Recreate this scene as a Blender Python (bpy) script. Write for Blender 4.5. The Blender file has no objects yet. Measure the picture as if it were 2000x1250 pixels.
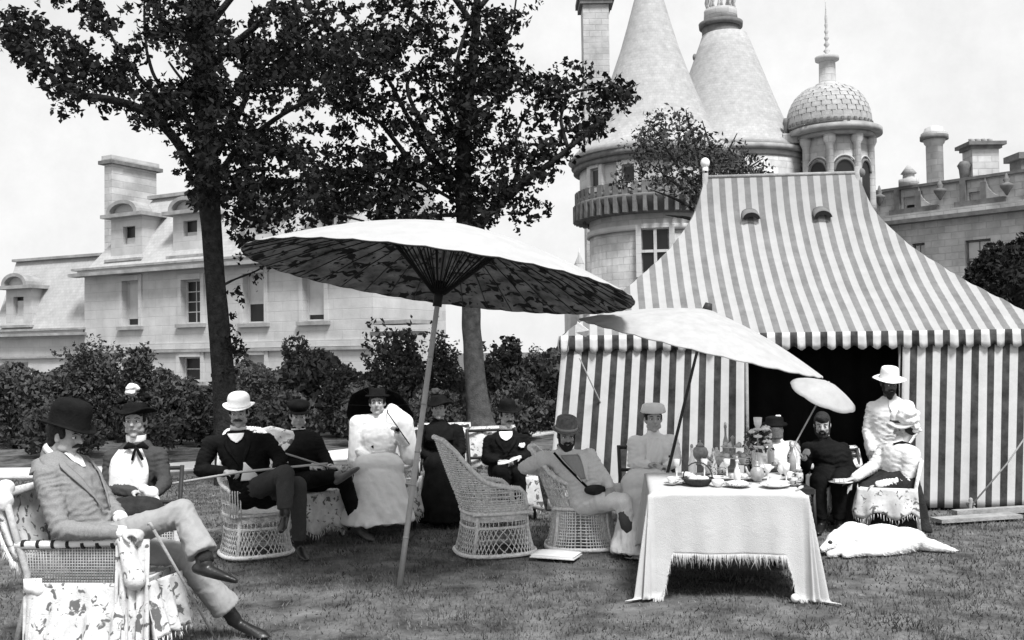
import bpy, math, random
import numpy as np
from mathutils import Vector, Matrix

random.seed(7)
RNG = np.random.default_rng(7)
SC = bpy.context.scene
COL = SC.collection

# ---------------------------------------------------------------- camera
F = 1900.0                      # focal length in photograph pixels (2000 wide)
CAMZ = 1.78
PITCH = math.atan(60 / F)
ROLL = math.radians(0.8)
_r0 = np.array([1.0, 0, 0])
_f0 = np.array([0, math.cos(PITCH), math.sin(PITCH)])
_u0 = np.cross(_r0, _f0)
_R = _r0 * math.cos(ROLL) - _u0 * math.sin(ROLL)
_U = _u0 * math.cos(ROLL) + _r0 * math.sin(ROLL)
_FW = _f0
CAM = np.array([0, 0, CAMZ])
cam_data = bpy.data.cameras.new('camera')
cam = bpy.data.objects.new('camera', cam_data)
COL.objects.link(cam)
cam_data.sensor_width = 36
cam_data.lens = F / 2000 * 36
cam_data.clip_start = 0.1
cam_data.clip_end = 2000
m = Matrix(((_R[0], _U[0], -_FW[0], 0), (_R[1], _U[1], -_FW[1], 0), (_R[2], _U[2], -_FW[2], CAMZ), (0, 0, 0, 1)))
cam.matrix_world = m
SC.camera = cam


def ray(px, py):
    d = _FW + _R * ((px - 1000) / F) + _U * ((625 - py) / F)
    return d


def P(px, py, D):
    """World point seen at photograph pixel (px,py) at distance D along the view's ground direction."""
    d = ray(px, py)
    return CAM + d * (D / d[1])


def G(px, py, z=0.0):
    d = ray(px, py)
    return CAM + d * ((z - CAMZ) / d[2])


# ---------------------------------------------------------------- world and sun
SUN_EL, SUN_AZ = math.radians(57), math.radians(156)    # azimuth from +Y towards +X; the sun stands high behind the camera
w = bpy.data.worlds.new('World')
SC.world = w
w.use_nodes = True
nt = w.node_tree
nt.nodes.clear()
sky = nt.nodes.new('ShaderNodeTexSky')
sky.sky_type = 'NISHITA'
sky.sun_disc = False
sky.sun_elevation = SUN_EL
sky.sun_rotation = SUN_AZ
sky.air_density = 1.0
sky.dust_density = 4.0
bw = nt.nodes.new('ShaderNodeRGBToBW')
nt.links.new(sky.outputs[0], bw.inputs[0])
tc = nt.nodes.new('ShaderNodeTexCoord')
nz = nt.nodes.new('ShaderNodeTexNoise')
nz.inputs['Scale'].default_value = 4.5
nz.inputs['Detail'].default_value = 8
nz.inputs['Roughness'].default_value = 0.72
nt.links.new(tc.outputs['Generated'], nz.inputs['Vector'])
mr = nt.nodes.new('ShaderNodeMapRange')
mr.inputs['From Min'].default_value = 0.3
mr.inputs['From Max'].default_value = 0.7
mr.inputs['To Min'].default_value = 5.2
mr.inputs['To Max'].default_value = 6.6
nt.links.new(nz.outputs['Fac'], mr.inputs['Value'])
mx = nt.nodes.new('ShaderNodeMix')
mx.data_type = 'FLOAT'
mx.inputs[0].default_value = 0.95
nt.links.new(bw.outputs[0], mx.inputs[2])
nt.links.new(mr.outputs[0], mx.inputs[3])
bg = nt.nodes.new('ShaderNodeBackground')
bg.inputs['Strength'].default_value = 0.1
nt.links.new(mx.outputs[0], bg.inputs['Color'])
wo = nt.nodes.new('ShaderNodeOutputWorld')
nt.links.new(bg.outputs[0], wo.inputs['Surface'])

sun_d = bpy.data.lights.new('sun', 'SUN')
sun_d.energy = 3.3
sun_d.angle = math.radians(16)
sun_d.color = (1, 1, 1)
sun = bpy.data.objects.new('sun', sun_d)
COL.objects.link(sun)
sd = Vector((math.sin(SUN_AZ) * math.cos(SUN_EL), math.cos(SUN_AZ) * math.cos(SUN_EL), math.sin(SUN_EL)))
sun.rotation_euler = sd.to_track_quat('Z', 'Y').to_euler()
sun.location = (-6, -4, 12)

SC.view_settings.view_transform = 'Standard'
SC.view_settings.look = 'None'
SC.view_settings.gamma = 1.0
SC.view_settings.exposure = 0.68
SC.view_settings.use_curve_mapping = False
SC.render.engine = 'CYCLES'
SC.cycles.max_bounces = 5
SC.cycles.diffuse_bounces = 2
SC.cycles.glossy_bounces = 2
SC.cycles.transparent_max_bounces = 6

# ---------------------------------------------------------------- materials (the photograph is black and white)
MATS = {}


def mat(name, c, rough=0.85, var=0.25, scale=6.0, bump=0.0, bscale=60.0, spec=0.2, c2=None, thr=None, crease=0.0, transl=0.0):
    """Grey procedural material. var = noise variation of the albedo; c2/thr = blotches of a second albedo."""
    if name in MATS:
        return MATS[name]
    M = bpy.data.materials.new(name)
    M.use_nodes = True
    t = M.node_tree
    t.nodes.clear()
    out = t.nodes.new('ShaderNodeOutputMaterial')
    b = t.nodes.new('ShaderNodeBsdfPrincipled')
    b.inputs['Roughness'].default_value = rough
    b.inputs['Specular IOR Level'].default_value = spec
    tcn = t.nodes.new('ShaderNodeTexCoord')
    n = t.nodes.new('ShaderNodeTexNoise')
    n.inputs['Scale'].default_value = scale
    n.inputs['Detail'].default_value = 6
    n.inputs['Roughness'].default_value = 0.6
    t.links.new(tcn.outputs['Object'], n.inputs['Vector'])
    r = t.nodes.new('ShaderNodeMapRange')
    r.inputs['From Min'].default_value = 0.3
    r.inputs['From Max'].default_value = 0.7
    r.inputs['To Min'].default_value = c * (1 - var)
    r.inputs['To Max'].default_value = c * (1 + var)
    t.links.new(n.outputs['Fac'], r.inputs['Value'])
    last = r.outputs[0]
    if c2 is not None:
        n2 = t.nodes.new('ShaderNodeTexNoise')
        n2.inputs['Scale'].default_value = scale * 1.7
        n2.inputs['Detail'].default_value = 3
        n2.inputs['Distortion'].default_value = 0.8
        t.links.new(tcn.outputs['Object'], n2.inputs['Vector'])
        r2 = t.nodes.new('ShaderNodeMapRange')
        r2.inputs['From Min'].default_value = thr - 0.025
        r2.inputs['From Max'].default_value = thr + 0.025
        t.links.new(n2.outputs['Fac'], r2.inputs['Value'])
        mm = t.nodes.new('ShaderNodeMix')
        mm.data_type = 'FLOAT'
        t.links.new(r2.outputs[0], mm.inputs[0])
        t.links.new(last, mm.inputs[2])
        mm.inputs[3].default_value = c2
        last = mm.outputs[0]
    t.links.new(last, b.inputs['Base Color'])
    if bump > 0:
        n3 = t.nodes.new('ShaderNodeTexNoise')
        n3.inputs['Scale'].default_value = bscale
        n3.inputs['Detail'].default_value = 4
        t.links.new(tcn.outputs['Object'], n3.inputs['Vector'])
        bp = t.nodes.new('ShaderNodeBump')
        bp.inputs['Strength'].default_value = bump
        bp.inputs['Distance'].default_value = 0.02
        t.links.new(n3.outputs['Fac'], bp.inputs['Height'])
        t.links.new(bp.outputs[0], b.inputs['Normal'])
        if crease > 0:
            n4 = t.nodes.new('ShaderNodeTexNoise')
            n4.inputs['Scale'].default_value = 9
            n4.inputs['Detail'].default_value = 3
            n4.inputs['Distortion'].default_value = 1.2
            t.links.new(tcn.outputs['Object'], n4.inputs['Vector'])
            ab = t.nodes.new('ShaderNodeMath')
            ab.operation = 'SUBTRACT'
            ab.inputs[1].default_value = 0.5
            t.links.new(n4.outputs['Fac'], ab.inputs[0])
            ab2 = t.nodes.new('ShaderNodeMath')
            ab2.operation = 'ABSOLUTE'
            t.links.new(ab.outputs[0], ab2.inputs[0])
            bp2 = t.nodes.new('ShaderNodeBump')
            bp2.inputs['Strength'].default_value = crease
            bp2.inputs['Distance'].default_value = 0.12
            t.links.new(ab2.outputs[0], bp2.inputs['Height'])
            t.links.new(bp.outputs[0], bp2.inputs['Normal'])
            t.links.new(bp2.outputs[0], b.inputs['Normal'])
    if transl > 0:
        tr = t.nodes.new('ShaderNodeBsdfTranslucent')
        t.links.new(last, tr.inputs['Color'])
        ms = t.nodes.new('ShaderNodeMixShader')
        ms.inputs[0].default_value = transl
        t.links.new(b.outputs[0], ms.inputs[1])
        t.links.new(tr.outputs[0], ms.inputs[2])
        t.links.new(ms.outputs[0], out.inputs['Surface'])
    else:
        t.links.new(b.outputs[0], out.inputs['Surface'])
    MATS[name] = M
    return M


def courses(name, src, bw_, bh_, mortar, tint, strength=0.35, mort=0.02):
    """Masonry or slate courses as colour and fine relief on top of a noise material."""
    M = MATS[src].copy()
    M.name = name
    t = M.node_tree
    b = [n for n in t.nodes if n.type == 'BSDF_PRINCIPLED'][0]
    old = b.inputs['Base Color'].links[0].from_socket
    tcn = t.nodes.new('ShaderNodeTexCoord')
    sp = t.nodes.new('ShaderNodeSeparateXYZ')
    t.links.new(tcn.outputs['Object'], sp.inputs[0])
    at = t.nodes.new('ShaderNodeMath')
    at.operation = 'MULTIPLY_ADD'
    at.inputs[1].default_value = -0.5
    t.links.new(sp.outputs[1], at.inputs[0])
    t.links.new(sp.outputs[0], at.inputs[2])
    cb = t.nodes.new('ShaderNodeCombineXYZ')
    t.links.new(at.outputs[0], cb.inputs[0])
    t.links.new(sp.outputs[2], cb.inputs[1])
    br = t.nodes.new('ShaderNodeTexBrick')
    br.inputs['Scale'].default_value = 1.0
    br.inputs['Brick Width'].default_value = bw_
    br.inputs['Row Height'].default_value = bh_
    br.inputs['Mortar Size'].default_value = mort
    br.inputs['Mortar Smooth'].default_value = 0.3
    br.inputs['Color1'].default_value = (1, 1, 1, 1)
    br.inputs['Color2'].default_value = (tint, tint, tint, 1)
    br.inputs['Mortar'].default_value = (mortar, mortar, mortar, 1)
    t.links.new(cb.outputs[0], br.inputs['Vector'])
    mu = t.nodes.new('ShaderNodeMix')
    mu.data_type = 'RGBA'
    mu.blend_type = 'MULTIPLY'
    mu.inputs[0].default_value = 1.0
    t.links.new(old, mu.inputs[6])
    t.links.new(br.outputs['Color'], mu.inputs[7])
    t.links.new(mu.outputs[2], b.inputs['Base Color'])
    bp = t.nodes.new('ShaderNodeBump')
    bp.inputs['Strength'].default_value = strength
    bp.inputs['Distance'].default_value = 0.03
    bp.invert = True
    t.links.new(br.outputs['Fac'], bp.inputs['Height'])
    if b.inputs['Normal'].links:
        t.links.new(b.inputs['Normal'].links[0].from_socket, bp.inputs['Normal'])
    t.links.new(bp.outputs[0], b.inputs['Normal'])
    MATS[name] = M
    return M


def stripe_mat(name, light, dark, period, duty=0.5, lo=0.8, hi=1.2):
    """Awning stripes woven in the cloth: the UV map carries metres along the cloth."""
    M = bpy.data.materials.new(name)
    M.use_nodes = True
    t = M.node_tree
    t.nodes.clear()
    out = t.nodes.new('ShaderNodeOutputMaterial')
    b = t.nodes.new('ShaderNodeBsdfPrincipled')
    b.inputs['Roughness'].default_value = 0.9
    b.inputs['Specular IOR Level'].default_value = 0.1
    uv = t.nodes.new('ShaderNodeUVMap')
    sx = t.nodes.new('ShaderNodeSeparateXYZ')
    t.links.new(uv.outputs[0], sx.inputs[0])

    def math_(op, a, bval=None):
        n = t.nodes.new('ShaderNodeMath')
        n.operation = op
        t.links.new(a, n.inputs[0])
        if bval is not None:
            if isinstance(bval, (int, float)):
                n.inputs[1].default_value = bval
            else:
                t.links.new(bval, n.inputs[1])
        return n.outputs[0]
    f = math_('FRACT', math_('DIVIDE', sx.outputs[0], period))
    d = math_('ABSOLUTE', math_('SUBTRACT', f, 0.5))
    r2 = t.nodes.new('ShaderNodeMapRange')
    r2.inputs['From Min'].default_value = duty / 2 - 0.012
    r2.inputs['From Max'].default_value = duty / 2 + 0.012
    r2.inputs['To Min'].default_value = 1
    r2.inputs['To Max'].default_value = 0
    t.links.new(d, r2.inputs['Value'])
    tcn = t.nodes.new('ShaderNodeTexCoord')
    n = t.nodes.new('ShaderNodeTexNoise')
    n.inputs['Scale'].default_value = 5
    n.inputs['Detail'].default_value = 7
    n.inputs['Roughness'].default_value = 0.7
    t.links.new(tcn.outputs['Object'], n.inputs['Vector'])

    def rng(lo, hi):
        r = t.nodes.new('ShaderNodeMapRange')
        r.inputs['From Min'].default_value = 0.35
        r.inputs['From Max'].default_value = 0.65
        r.inputs['To Min'].default_value = lo
        r.inputs['To Max'].default_value = hi
        t.links.new(n.outputs['Fac'], r.inputs['Value'])
        return r.outputs[0]
    mm = t.nodes.new('ShaderNodeMix')
    mm.data_type = 'FLOAT'
    t.links.new(r2.outputs[0], mm.inputs[0])
    t.links.new(rng(light * 0.92, light * 1.05), mm.inputs[2])
    t.links.new(rng(dark * lo, dark * hi), mm.inputs[3])
    t.links.new(mm.outputs[0], b.inputs['Base Color'])
    bp = t.nodes.new('ShaderNodeBump')
    bp.inputs['Strength'].default_value = 0.25
    bp.inputs['Distance'].default_value = 0.02
    t.links.new(n.outputs['Fac'], bp.inputs['Height'])
    t.links.new(bp.outputs[0], b.inputs['Normal'])
    t.links.new(b.outputs[0], out.inputs['Surface'])
    MATS[name] = M
    return M


STONE = mat('pale_stone', 0.50, 0.9, 0.14, 1.2, 0.25, 14)
STONE2 = mat('tower_stone', 0.50, 0.9, 0.26, 1.0, 0.4, 9)
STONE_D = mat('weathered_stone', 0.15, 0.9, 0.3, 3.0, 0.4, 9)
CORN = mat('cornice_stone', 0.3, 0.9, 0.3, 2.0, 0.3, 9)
SLATE = mat('roof_slate', 0.42, 0.7, 0.12, 2.4, 0.2, 20)
SLATE_R = mat('tower_slate', 0.40, 0.75, 0.14, 3.0, 0.3, 16)
GLASS = mat('window_glass', 0.012, 0.35, 0.2, 2.0, 0, 1, 0.4)
BLIND_SKY = mat('blind_and_sky_pane', 0.5, 0.9, 0.08, 3)  # blind cloth; also the pale pane colour standing in for reflected sky
FRAMEM = mat('painted_window_wood', 0.5, 0.6, 0.08, 3)
GRASS = mat('lawn', 0.115, 0.95, 0.75, 3.2, 0.9, 40, 0.05)
BLADE = mat('grass_blade', 0.12, 0.9, 0.8, 2.0, 0, 1, 0.05)
GRAVEL = mat('pale_gravel', 0.7, 0.95, 0.12, 9, 0.5, 70)
EARTH = mat('bed_soil', 0.035, 0.95, 0.4, 4, 0.5, 30)
LEAF = mat('tree_leaf', 0.014, 0.75, 0.5, 5, 0, 1, 0.12, transl=0.12)
SHRUBLEAF = mat('shrub_leaf', 0.06, 0.65, 0.6, 4.0, 0, 1, 0.3, transl=0.1)
DARKLEAF = mat('evergreen_leaf', 0.02, 0.8, 0.5, 6, 0, 1, 0.1)
VINELEAF = mat('small_tree_leaf', 0.055, 0.8, 0.5, 6, 0, 1, 0.1)
BARK = mat('dark_bark', 0.03, 0.95, 0.5, 14, 1.0, 38, 0.05)
BARK2 = mat('grey_bark', 0.08, 0.95, 0.4, 9, 0.9, 34, 0.05)
TABLELINEN = mat('table_linen', 0.54, 0.9, 0.06, 6, 0.35, 200, 0.1, crease=0.05)
WHITE = mat('white_linen', 0.82, 0.9, 0.04, 8, 0.15, 160, 0.1, crease=0.09)
CREAM = mat('cream_cotton', 0.70, 0.9, 0.10, 8, 0.2, 120, 0.1, crease=0.09)
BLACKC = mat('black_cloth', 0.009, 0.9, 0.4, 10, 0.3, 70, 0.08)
DARKC = mat('dark_cloth', 0.03, 0.9, 0.35, 14, 0.4, 90, 0.1, crease=0.09)
TWEED = mat('grey_tweed', 0.23, 0.95, 0.16, 120, 0.2, 220, 0.05, crease=0.09)
LTWEED = mat('light_tweed', 0.70, 0.95, 0.1, 120, 0.2, 220, 0.05, crease=0.09)
TROUS = mat('light_flannel', 0.31, 0.95, 0.05, 60, 0.03, 260, 0.05, crease=0.09)
CHAR = mat('charcoal_cloth', 0.065, 0.95, 0.15, 120, 0.15, 220, 0.05, crease=0.09)
SKIN = mat('skin', 0.44, 0.6, 0.10, 22, 0.1, 120, 0.3)
SKIND = mat('darker_skin', 0.34, 0.6, 0.2, 22, 0.1, 120, 0.3)  # darker tone for some faces, eyelids and mouths
HAIR = mat('dark_hair', 0.018, 0.6, 0.4, 60, 0.6, 150, 0.3)
SHOE = mat('black_leather', 0.015, 0.35, 0.3, 20, 0.1, 60, 0.5)
SHOEG = mat('grey_leather', 0.12, 0.45, 0.3, 20, 0.1, 60, 0.4)
WICKER = mat('pale_wicker', 0.78, 0.75, 0.25, 40, 0.4, 200, 0.2)
CANE = mat('pale_cane', 0.42, 0.75, 0.2, 40, 0.3, 200, 0.2)
POLE = mat('bamboo_pole', 0.42, 0.6, 0.16, 8, 0.2, 60, 0.3)
DWOOD = mat('dark_wood', 0.03, 0.6, 0.3, 8, 0.2, 60, 0.3)
WOODW = mat('weathered_wood', 0.3, 0.8, 0.25, 12, 0.4, 60)
FLORAL = mat('floral_chintz', 0.64, 0.9, 0.25, 11, 0.25, 120, 0.1, c2=0.14, thr=0.60)
PAPER = mat('oiled_paper', 0.66, 0.7, 0.06, 6, 0.25, 40, 0.2, transl=0.4)
CREAMP = mat('cream_paper', 0.55, 0.8, 0.10, 9, 0.2, 60, 0.1, transl=0.35)
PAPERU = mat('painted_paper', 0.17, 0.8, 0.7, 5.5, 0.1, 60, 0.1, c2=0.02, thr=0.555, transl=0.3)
RIB = mat('lacquered_rib', 0.02, 0.5, 0.3, 30)
CHINA = mat('white_china', 0.75, 0.2, 0.03, 9, 0, 1, 0.5)
DCHINA = mat('patterned_china', 0.55, 0.25, 0.1, 30, 0, 1, 0.5, c2=0.05, thr=0.55)
SILVER = mat('dull_silver', 0.3, 0.35, 0.3, 30, 0, 1, 0.8)
BASKET = mat('dark_basket', 0.05, 0.8, 0.4, 50, 0.5, 150)
CAKE = mat('iced_cake', 0.6, 0.9, 0.2, 30, 0.3, 90)
FUR = mat('white_fur', 0.80, 0.95, 0.05, 16, 0.4, 110, 0.05)
ROPE = mat('hemp_rope', 0.3, 0.9, 0.2, 60)
INNER_SHADE = mat('tent_inner_shade', 0.012, 0.95, 0.3, 3)  # near-black colour standing in for the shade inside the tent
SLATE = courses('slate_courses', 'roof_slate', .22, .15, .84, .90, .3, .012)
SLATE_R = courses('tower_slate_courses', 'tower_slate', .20, .14, .86, .88, .3, .012)
STONE = courses('ashlar', 'pale_stone', 1.0, .42, .86, .93, .4, .016)
STONE2 = courses('tower_ashlar', 'tower_stone', .7, .34, .76, .78, .6, .02)
TROOF = stripe_mat('skylit_roof_stripe', 0.36, 0.17, 0.163, 0.48)  # paler than the walls: skylight washing out the cloth, put into the colour
TWALL = stripe_mat('wall_stripe', 0.56, 0.05, 0.163, 0.47, 0.5, 1.7)


# ---------------------------------------------------------------- mesh helpers
def A(x):
    return np.asarray(x, dtype=float)


def unit(v):
    v = A(v)
    n = np.linalg.norm(v)
    return v / n if n > 1e-9 else v


def mesh_np(name, V, faces, smooth=True, uv=None):
    me = bpy.data.meshes.new(name)
    V = np.asarray(V, dtype=np.float32)
    if isinstance(faces, np.ndarray):
        n, k = faces.shape
        me.vertices.add(len(V))
        me.vertices.foreach_set('co', V.ravel())
        me.loops.add(n * k)
        me.loops.foreach_set('vertex_index', faces.astype(np.int32).ravel())
        me.polygons.add(n)
        me.polygons.foreach_set('loop_start', np.arange(0, n * k, k, dtype=np.int32))
        me.polygons.foreach_set('loop_total', np.full(n, k, dtype=np.int32))
        me.update(calc_edges=True)
    else:
        me.from_pydata(V.tolist(), [], [list(f) for f in faces])
        me.update()
    if smooth:
        me.polygons.foreach_set('use_smooth', np.ones(len(me.polygons), dtype=bool))
    if uv is not None:
        ul = me.uv_layers.new(name='UVMap')
        idx = np.empty(len(me.loops), dtype=np.int32)
        me.loops.foreach_get('vertex_index', idx)
        ul.data.foreach_set('uv', np.asarray(uv, dtype=np.float32)[idx].ravel())
    return me


class Part:
    """Collects shapes in world space."""
    def __init__(s):
        s.v, s.f, s.n = [], [], 0

    def add(s, vf):
        v, f = vf
        v = np.asarray(v, dtype=float)
        s.v.append(v)
        s.f += [tuple(i + s.n for i in q) for q in f]
        s.n += len(v)
        return s

    def data(s):
        return np.vstack(s.v), s.f


def merge(lst):
    p = Part()
    for x in lst:
        p.add(x)
    return p.data()


def tag(o, label=None, cat=None, group=None, kind=None):
    if label:
        o['label'] = label
    if cat:
        o['category'] = cat
    if group:
        o['group'] = group
    if kind:
        o['kind'] = kind
    return o


def obj(name, vf, material, parent=None, smooth=True, uv=None, kind=None, label=None):
    """Link world-space geometry as one mesh object; children are stored relative to their parent."""
    v, f = vf
    v = np.asarray(v, dtype=float)
    if parent is not None:
        v = v - A(parent['_o'])
        o = bpy.data.objects.new(name, mesh_np(name, v, f, smooth, uv))
        o.parent = parent
        o['_o'] = list(parent['_o'])
    else:
        org = np.array([(v[:, 0].min() + v[:, 0].max()) / 2, (v[:, 1].min() + v[:, 1].max()) / 2, v[:, 2].min()])
        o = bpy.data.objects.new(name, mesh_np(name, v - org, f, smooth, uv))
        o.location = org
        o['_o'] = list(org)
    o.data.materials.append(material)
    COL.objects.link(o)
    if kind:
        o['kind'] = kind
    if label:
        o['label'] = label
    return o


def thing(name, loc, label, cat, group=None):
    o = bpy.data.objects.new(name, None)
    o.empty_display_size = 0.2
    o.location = loc
    o['_o'] = list(map(float, loc))
    COL.objects.link(o)
    return tag(o, label, cat, group)


def box(x0, y0, z0, x1, y1, z1):
    v = [(x0, y0, z0), (x1, y0, z0), (x1, y1, z0), (x0, y1, z0), (x0, y0, z1), (x1, y0, z1), (x1, y1, z1), (x0, y1, z1)]
    f = [(0, 3, 2, 1), (4, 5, 6, 7), (0, 1, 5, 4), (1, 2, 6, 5), (2, 3, 7, 6), (3, 0, 4, 7)]
    return A(v), f


def obox(c, ex, ey, ez):
    """Oriented box: centre and three half-extent vectors."""
    v, f = box(-1, -1, -1, 1, 1, 1)
    M = np.stack([ex, ey, ez])
    return v @ M + A(c), f


def frames(pts, up=None):
    pts = A(pts)
    n = len(pts)
    t = np.zeros_like(pts)
    t[1:-1] = pts[2:] - pts[:-2]
    t[0] = pts[1] - pts[0]
    t[-1] = pts[-1] - pts[-2]
    t = t / np.maximum(np.linalg.norm(t, axis=1, keepdims=True), 1e-9)
    a = A(up) if up is not None else (A([0, 0, 1]) if abs(t[0][2]) < 0.9 else A([1, 0, 0]))
    s = unit(a - t[0] * np.dot(a, t[0]))
    S = [s]
    for i in range(1, n):
        s = S[-1] - t[i] * np.dot(S[-1], t[i])
        S.append(unit(s))
    S = A(S)
    B = np.cross(t, S)
    return t, S, B


def tube(pts, r, k=8, closed=False, caps=True, ry=None):
    pts = A(pts)
    if closed:
        pts = np.vstack([pts, pts[:1]])
    n = len(pts)
    r = np.broadcast_to(A(r), (n,))
    ry = r if ry is None else np.broadcast_to(A(ry), (n,))
    t, S, B = frames(pts)
    ang = np.arange(k) * 2 * math.pi / k
    V = pts[:, None, :] + S[:, None, :] * (np.cos(ang)[None, :, None] * r[:, None, None]) + B[:, None, :] * (np.sin(ang)[None, :, None] * ry[:, None, None])
    V = V.reshape(-1, 3)
    Fc = []
    for i in range(n - 1):
        for j in range(k):
            a, b = i * k + j, i * k + (j + 1) % k
            Fc.append((a, b, b + k, a + k))
    if caps and not closed:
        Fc.append(tuple(range(k))[::-1])
        Fc.append(tuple((n - 1) * k + j for j in range(k)))
    return V, Fc


def rcone(p1, r1, p2, r2, k=14, m=4):
    """Sphere-swept tapered capsule."""
    p1, p2 = A(p1), A(p2)
    d = p2 - p1
    L = np.linalg.norm(d)
    if L < 1e-6:
        return ell(p1, (r1, r1, r1))
    t = d / L
    pts, rs = [], []
    for i in range(m + 1):
        a = -math.pi / 2 + math.pi / 2 * i / m
        pts.append(p1 + t * r1 * math.sin(a))
        rs.append(max(r1 * math.cos(a), r1 * 0.02))
    for i in range(m + 1):
        a = math.pi / 2 * i / m
        pts.append(p2 + t * r2 * math.sin(a))
        rs.append(max(r2 * math.cos(a), r2 * 0.02))
    return tube(pts, rs, k)


def ell(c, r, M=None, nu=16, nv=10):
    """Ellipsoid; M rows are its three axis directions."""
    V, Fc = [], []
    for i in range(nv + 1):
        a = math.pi * i / nv
        for j in range(nu):
            b = 2 * math.pi * j / nu
            V.append((math.sin(a) * math.cos(b) if 0 < i < nv else 1e-4 * math.cos(b), math.sin(a) * math.sin(b) if 0 < i < nv else 1e-4 * math.sin(b), math.cos(a)))
    for i in range(nv):
        for j in range(nu):
            a, b = i * nu + j, i * nu + (j + 1) % nu
            Fc.append((a, a + nu, b + nu, b))
    Fc.append(tuple(range(nu)))
    Fc.append(tuple(nv * nu + j for j in range(nu))[::-1])
    V = A(V) * A(r)
    if M is not None:
        V = V @ A(M)
    return V + A(c), Fc


def lathe(prof, c=(0, 0, 0), k=24, M=None, oval=(1, 1), closed=True, wob=0):
    V, Fc = [], []
    n = len(prof)
    for r, z in prof:
        for j in range(k):
            b = 2 * math.pi * j / k
            V.append((r * math.cos(b) * oval[0], r * math.sin(b) * oval[1], z))
    for i in range(n - 1):
        for j in range(k):
            a, b = i * k + j, i * k + (j + 1) % k
            Fc.append((a, b, b + k, a + k))
    if closed:
        Fc.append(tuple(range(k))[::-1])
        Fc.append(tuple((n - 1) * k + j for j in range(k)))
    V = A(V)
    if M is not None:
        V = V @ A(M)
    return V + A(c), Fc


def loft(C, S, B, a, b, k=20, p=2.0):
    """Elliptical (superelliptical) sections: centres C, side and depth unit vectors, half widths a,b."""
    n = len(C)
    V, Fc = [], []
    for i in range(n):
        for j in range(k):
            t = 2 * math.pi * j / k
            c, s = math.cos(t), math.sin(t)
            cc = math.copysign(abs(c) ** (2 / p), c)
            ss = math.copysign(abs(s) ** (2 / p), s)
            V.append(A(C[i]) + A(S[i]) * cc * a[i] + A(B[i]) * ss * b[i])
    for i in range(n - 1):
        for j in range(k):
            q, w_ = i * k + j, i * k + (j + 1) % k
            Fc.append((q, w_, w_ + k, q + k))
    Fc.append(tuple(range(k))[::-1])
    Fc.append(tuple((n - 1) * k + j for j in range(k)))
    return A(V), Fc


def grid(fn, nu, nv, close_u=False):
    V, Fc, UV = [], [], []
    for j in range(nv + 1):
        for i in range(nu + (0 if close_u else 1)):
            V.append(fn(i / nu, j / nv))
            UV.append((i / nu, j / nv))
    w_ = nu if close_u else nu + 1
    for j in range(nv):
        for i in range(nu):
            a = j * w_ + i
            b = j * w_ + (i + 1) % w_
            Fc.append((a, b, b + w_, a + w_))
    return A(V), Fc


def thick(vf, t):
    """Give a sheet real thickness (offset copy along vertex normals, closed rim)."""
    v, f = vf
    v = A(v)
    N = np.zeros_like(v)
    for q in f:
        a = v[q[0]]
        nn = np.cross(v[q[1]] - a, v[q[2]] - a)
        if len(q) > 3:
            nn = nn + np.cross(v[q[2]] - a, v[q[3]] - a)
        for i in q:
            N[i] += nn
    N = N / np.maximum(np.linalg.norm(N, axis=1, keepdims=True), 1e-12)
    n = len(v)
    V = np.vstack([v, v - N * t])
    E = {}
    for q in f:
        for i in range(len(q)):
            e = (q[i], q[(i + 1) % len(q)])
            E[e] = 1
    Fc = list(f) + [tuple(i + n for i in q[::-1]) for q in f]
    for (a, b) in E:
        if (b, a) not in E:
            Fc.append((b, a, a + n, b + n))
    return V, Fc


def snoise(X, freq, seed, octs=7):
    """Cheap smooth noise, vectorised."""
    r = np.random.default_rng(seed)
    X = A(X)
    out = np.zeros(len(X))
    fr = A(freq) if np.ndim(freq) else A([freq] * 3)
    for i in range(octs):
        k = r.normal(size=3) * fr
        k2 = r.normal(size=3) * fr * 0.6
        out += np.sin(X @ k + r.uniform(0, 6.28) + 1.6 * np.sin(X @ k2 + r.uniform(0, 6.28)))
    return out / octs * 1.5


def normals(v, f):
    f = np.asarray(f)
    N = np.zeros_like(v)
    nn = np.cross(v[f[:, 2]] - v[f[:, 0]], v[f[:, 3 if f.shape[1] > 3 else 1]] - v[f[:, 1 if f.shape[1] > 3 else 0]])
    for c in range(f.shape[1]):
        np.add.at(N, f[:, c], nn)
    return N / np.maximum(np.linalg.norm(N, axis=1, keepdims=True), 1e-12)


def fuse(shapes, voxel, smooth_it=3, factor=0.6):
    """Fuse closed shapes into one continuous skin (voxel union)."""
    v, f = merge(shapes)
    me = mesh_np('tmp', v, f, False)
    o = bpy.data.objects.new('tmp', me)
    COL.objects.link(o)
    md = o.modifiers.new('r', 'REMESH')
    md.mode = 'VOXEL'
    md.voxel_size = voxel
    if smooth_it:
        ms = o.modifiers.new('s', 'SMOOTH')
        ms.iterations = smooth_it
        ms.factor = factor
    dg = bpy.context.evaluated_depsgraph_get()
    ev = o.evaluated_get(dg)
    em = ev.to_mesh()
    n = len(em.vertices)
    V = np.empty(n * 3, dtype=np.float32)
    em.vertices.foreach_get('co', V)
    V = V.reshape(-1, 3).astype(float)
    nl = len(em.loops)
    L = np.empty(nl, dtype=np.int32)
    em.loops.foreach_get('vertex_index', L)
    Fq = L.reshape(-1, 4) if nl == 4 * len(em.polygons) else None
    if Fq is None:
        Fq = [tuple(p.vertices) for p in em.polygons]
    ev.to_mesh_clear()
    bpy.data.objects.remove(o)
    bpy.data.meshes.remove(me)
    return V, Fq


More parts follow.
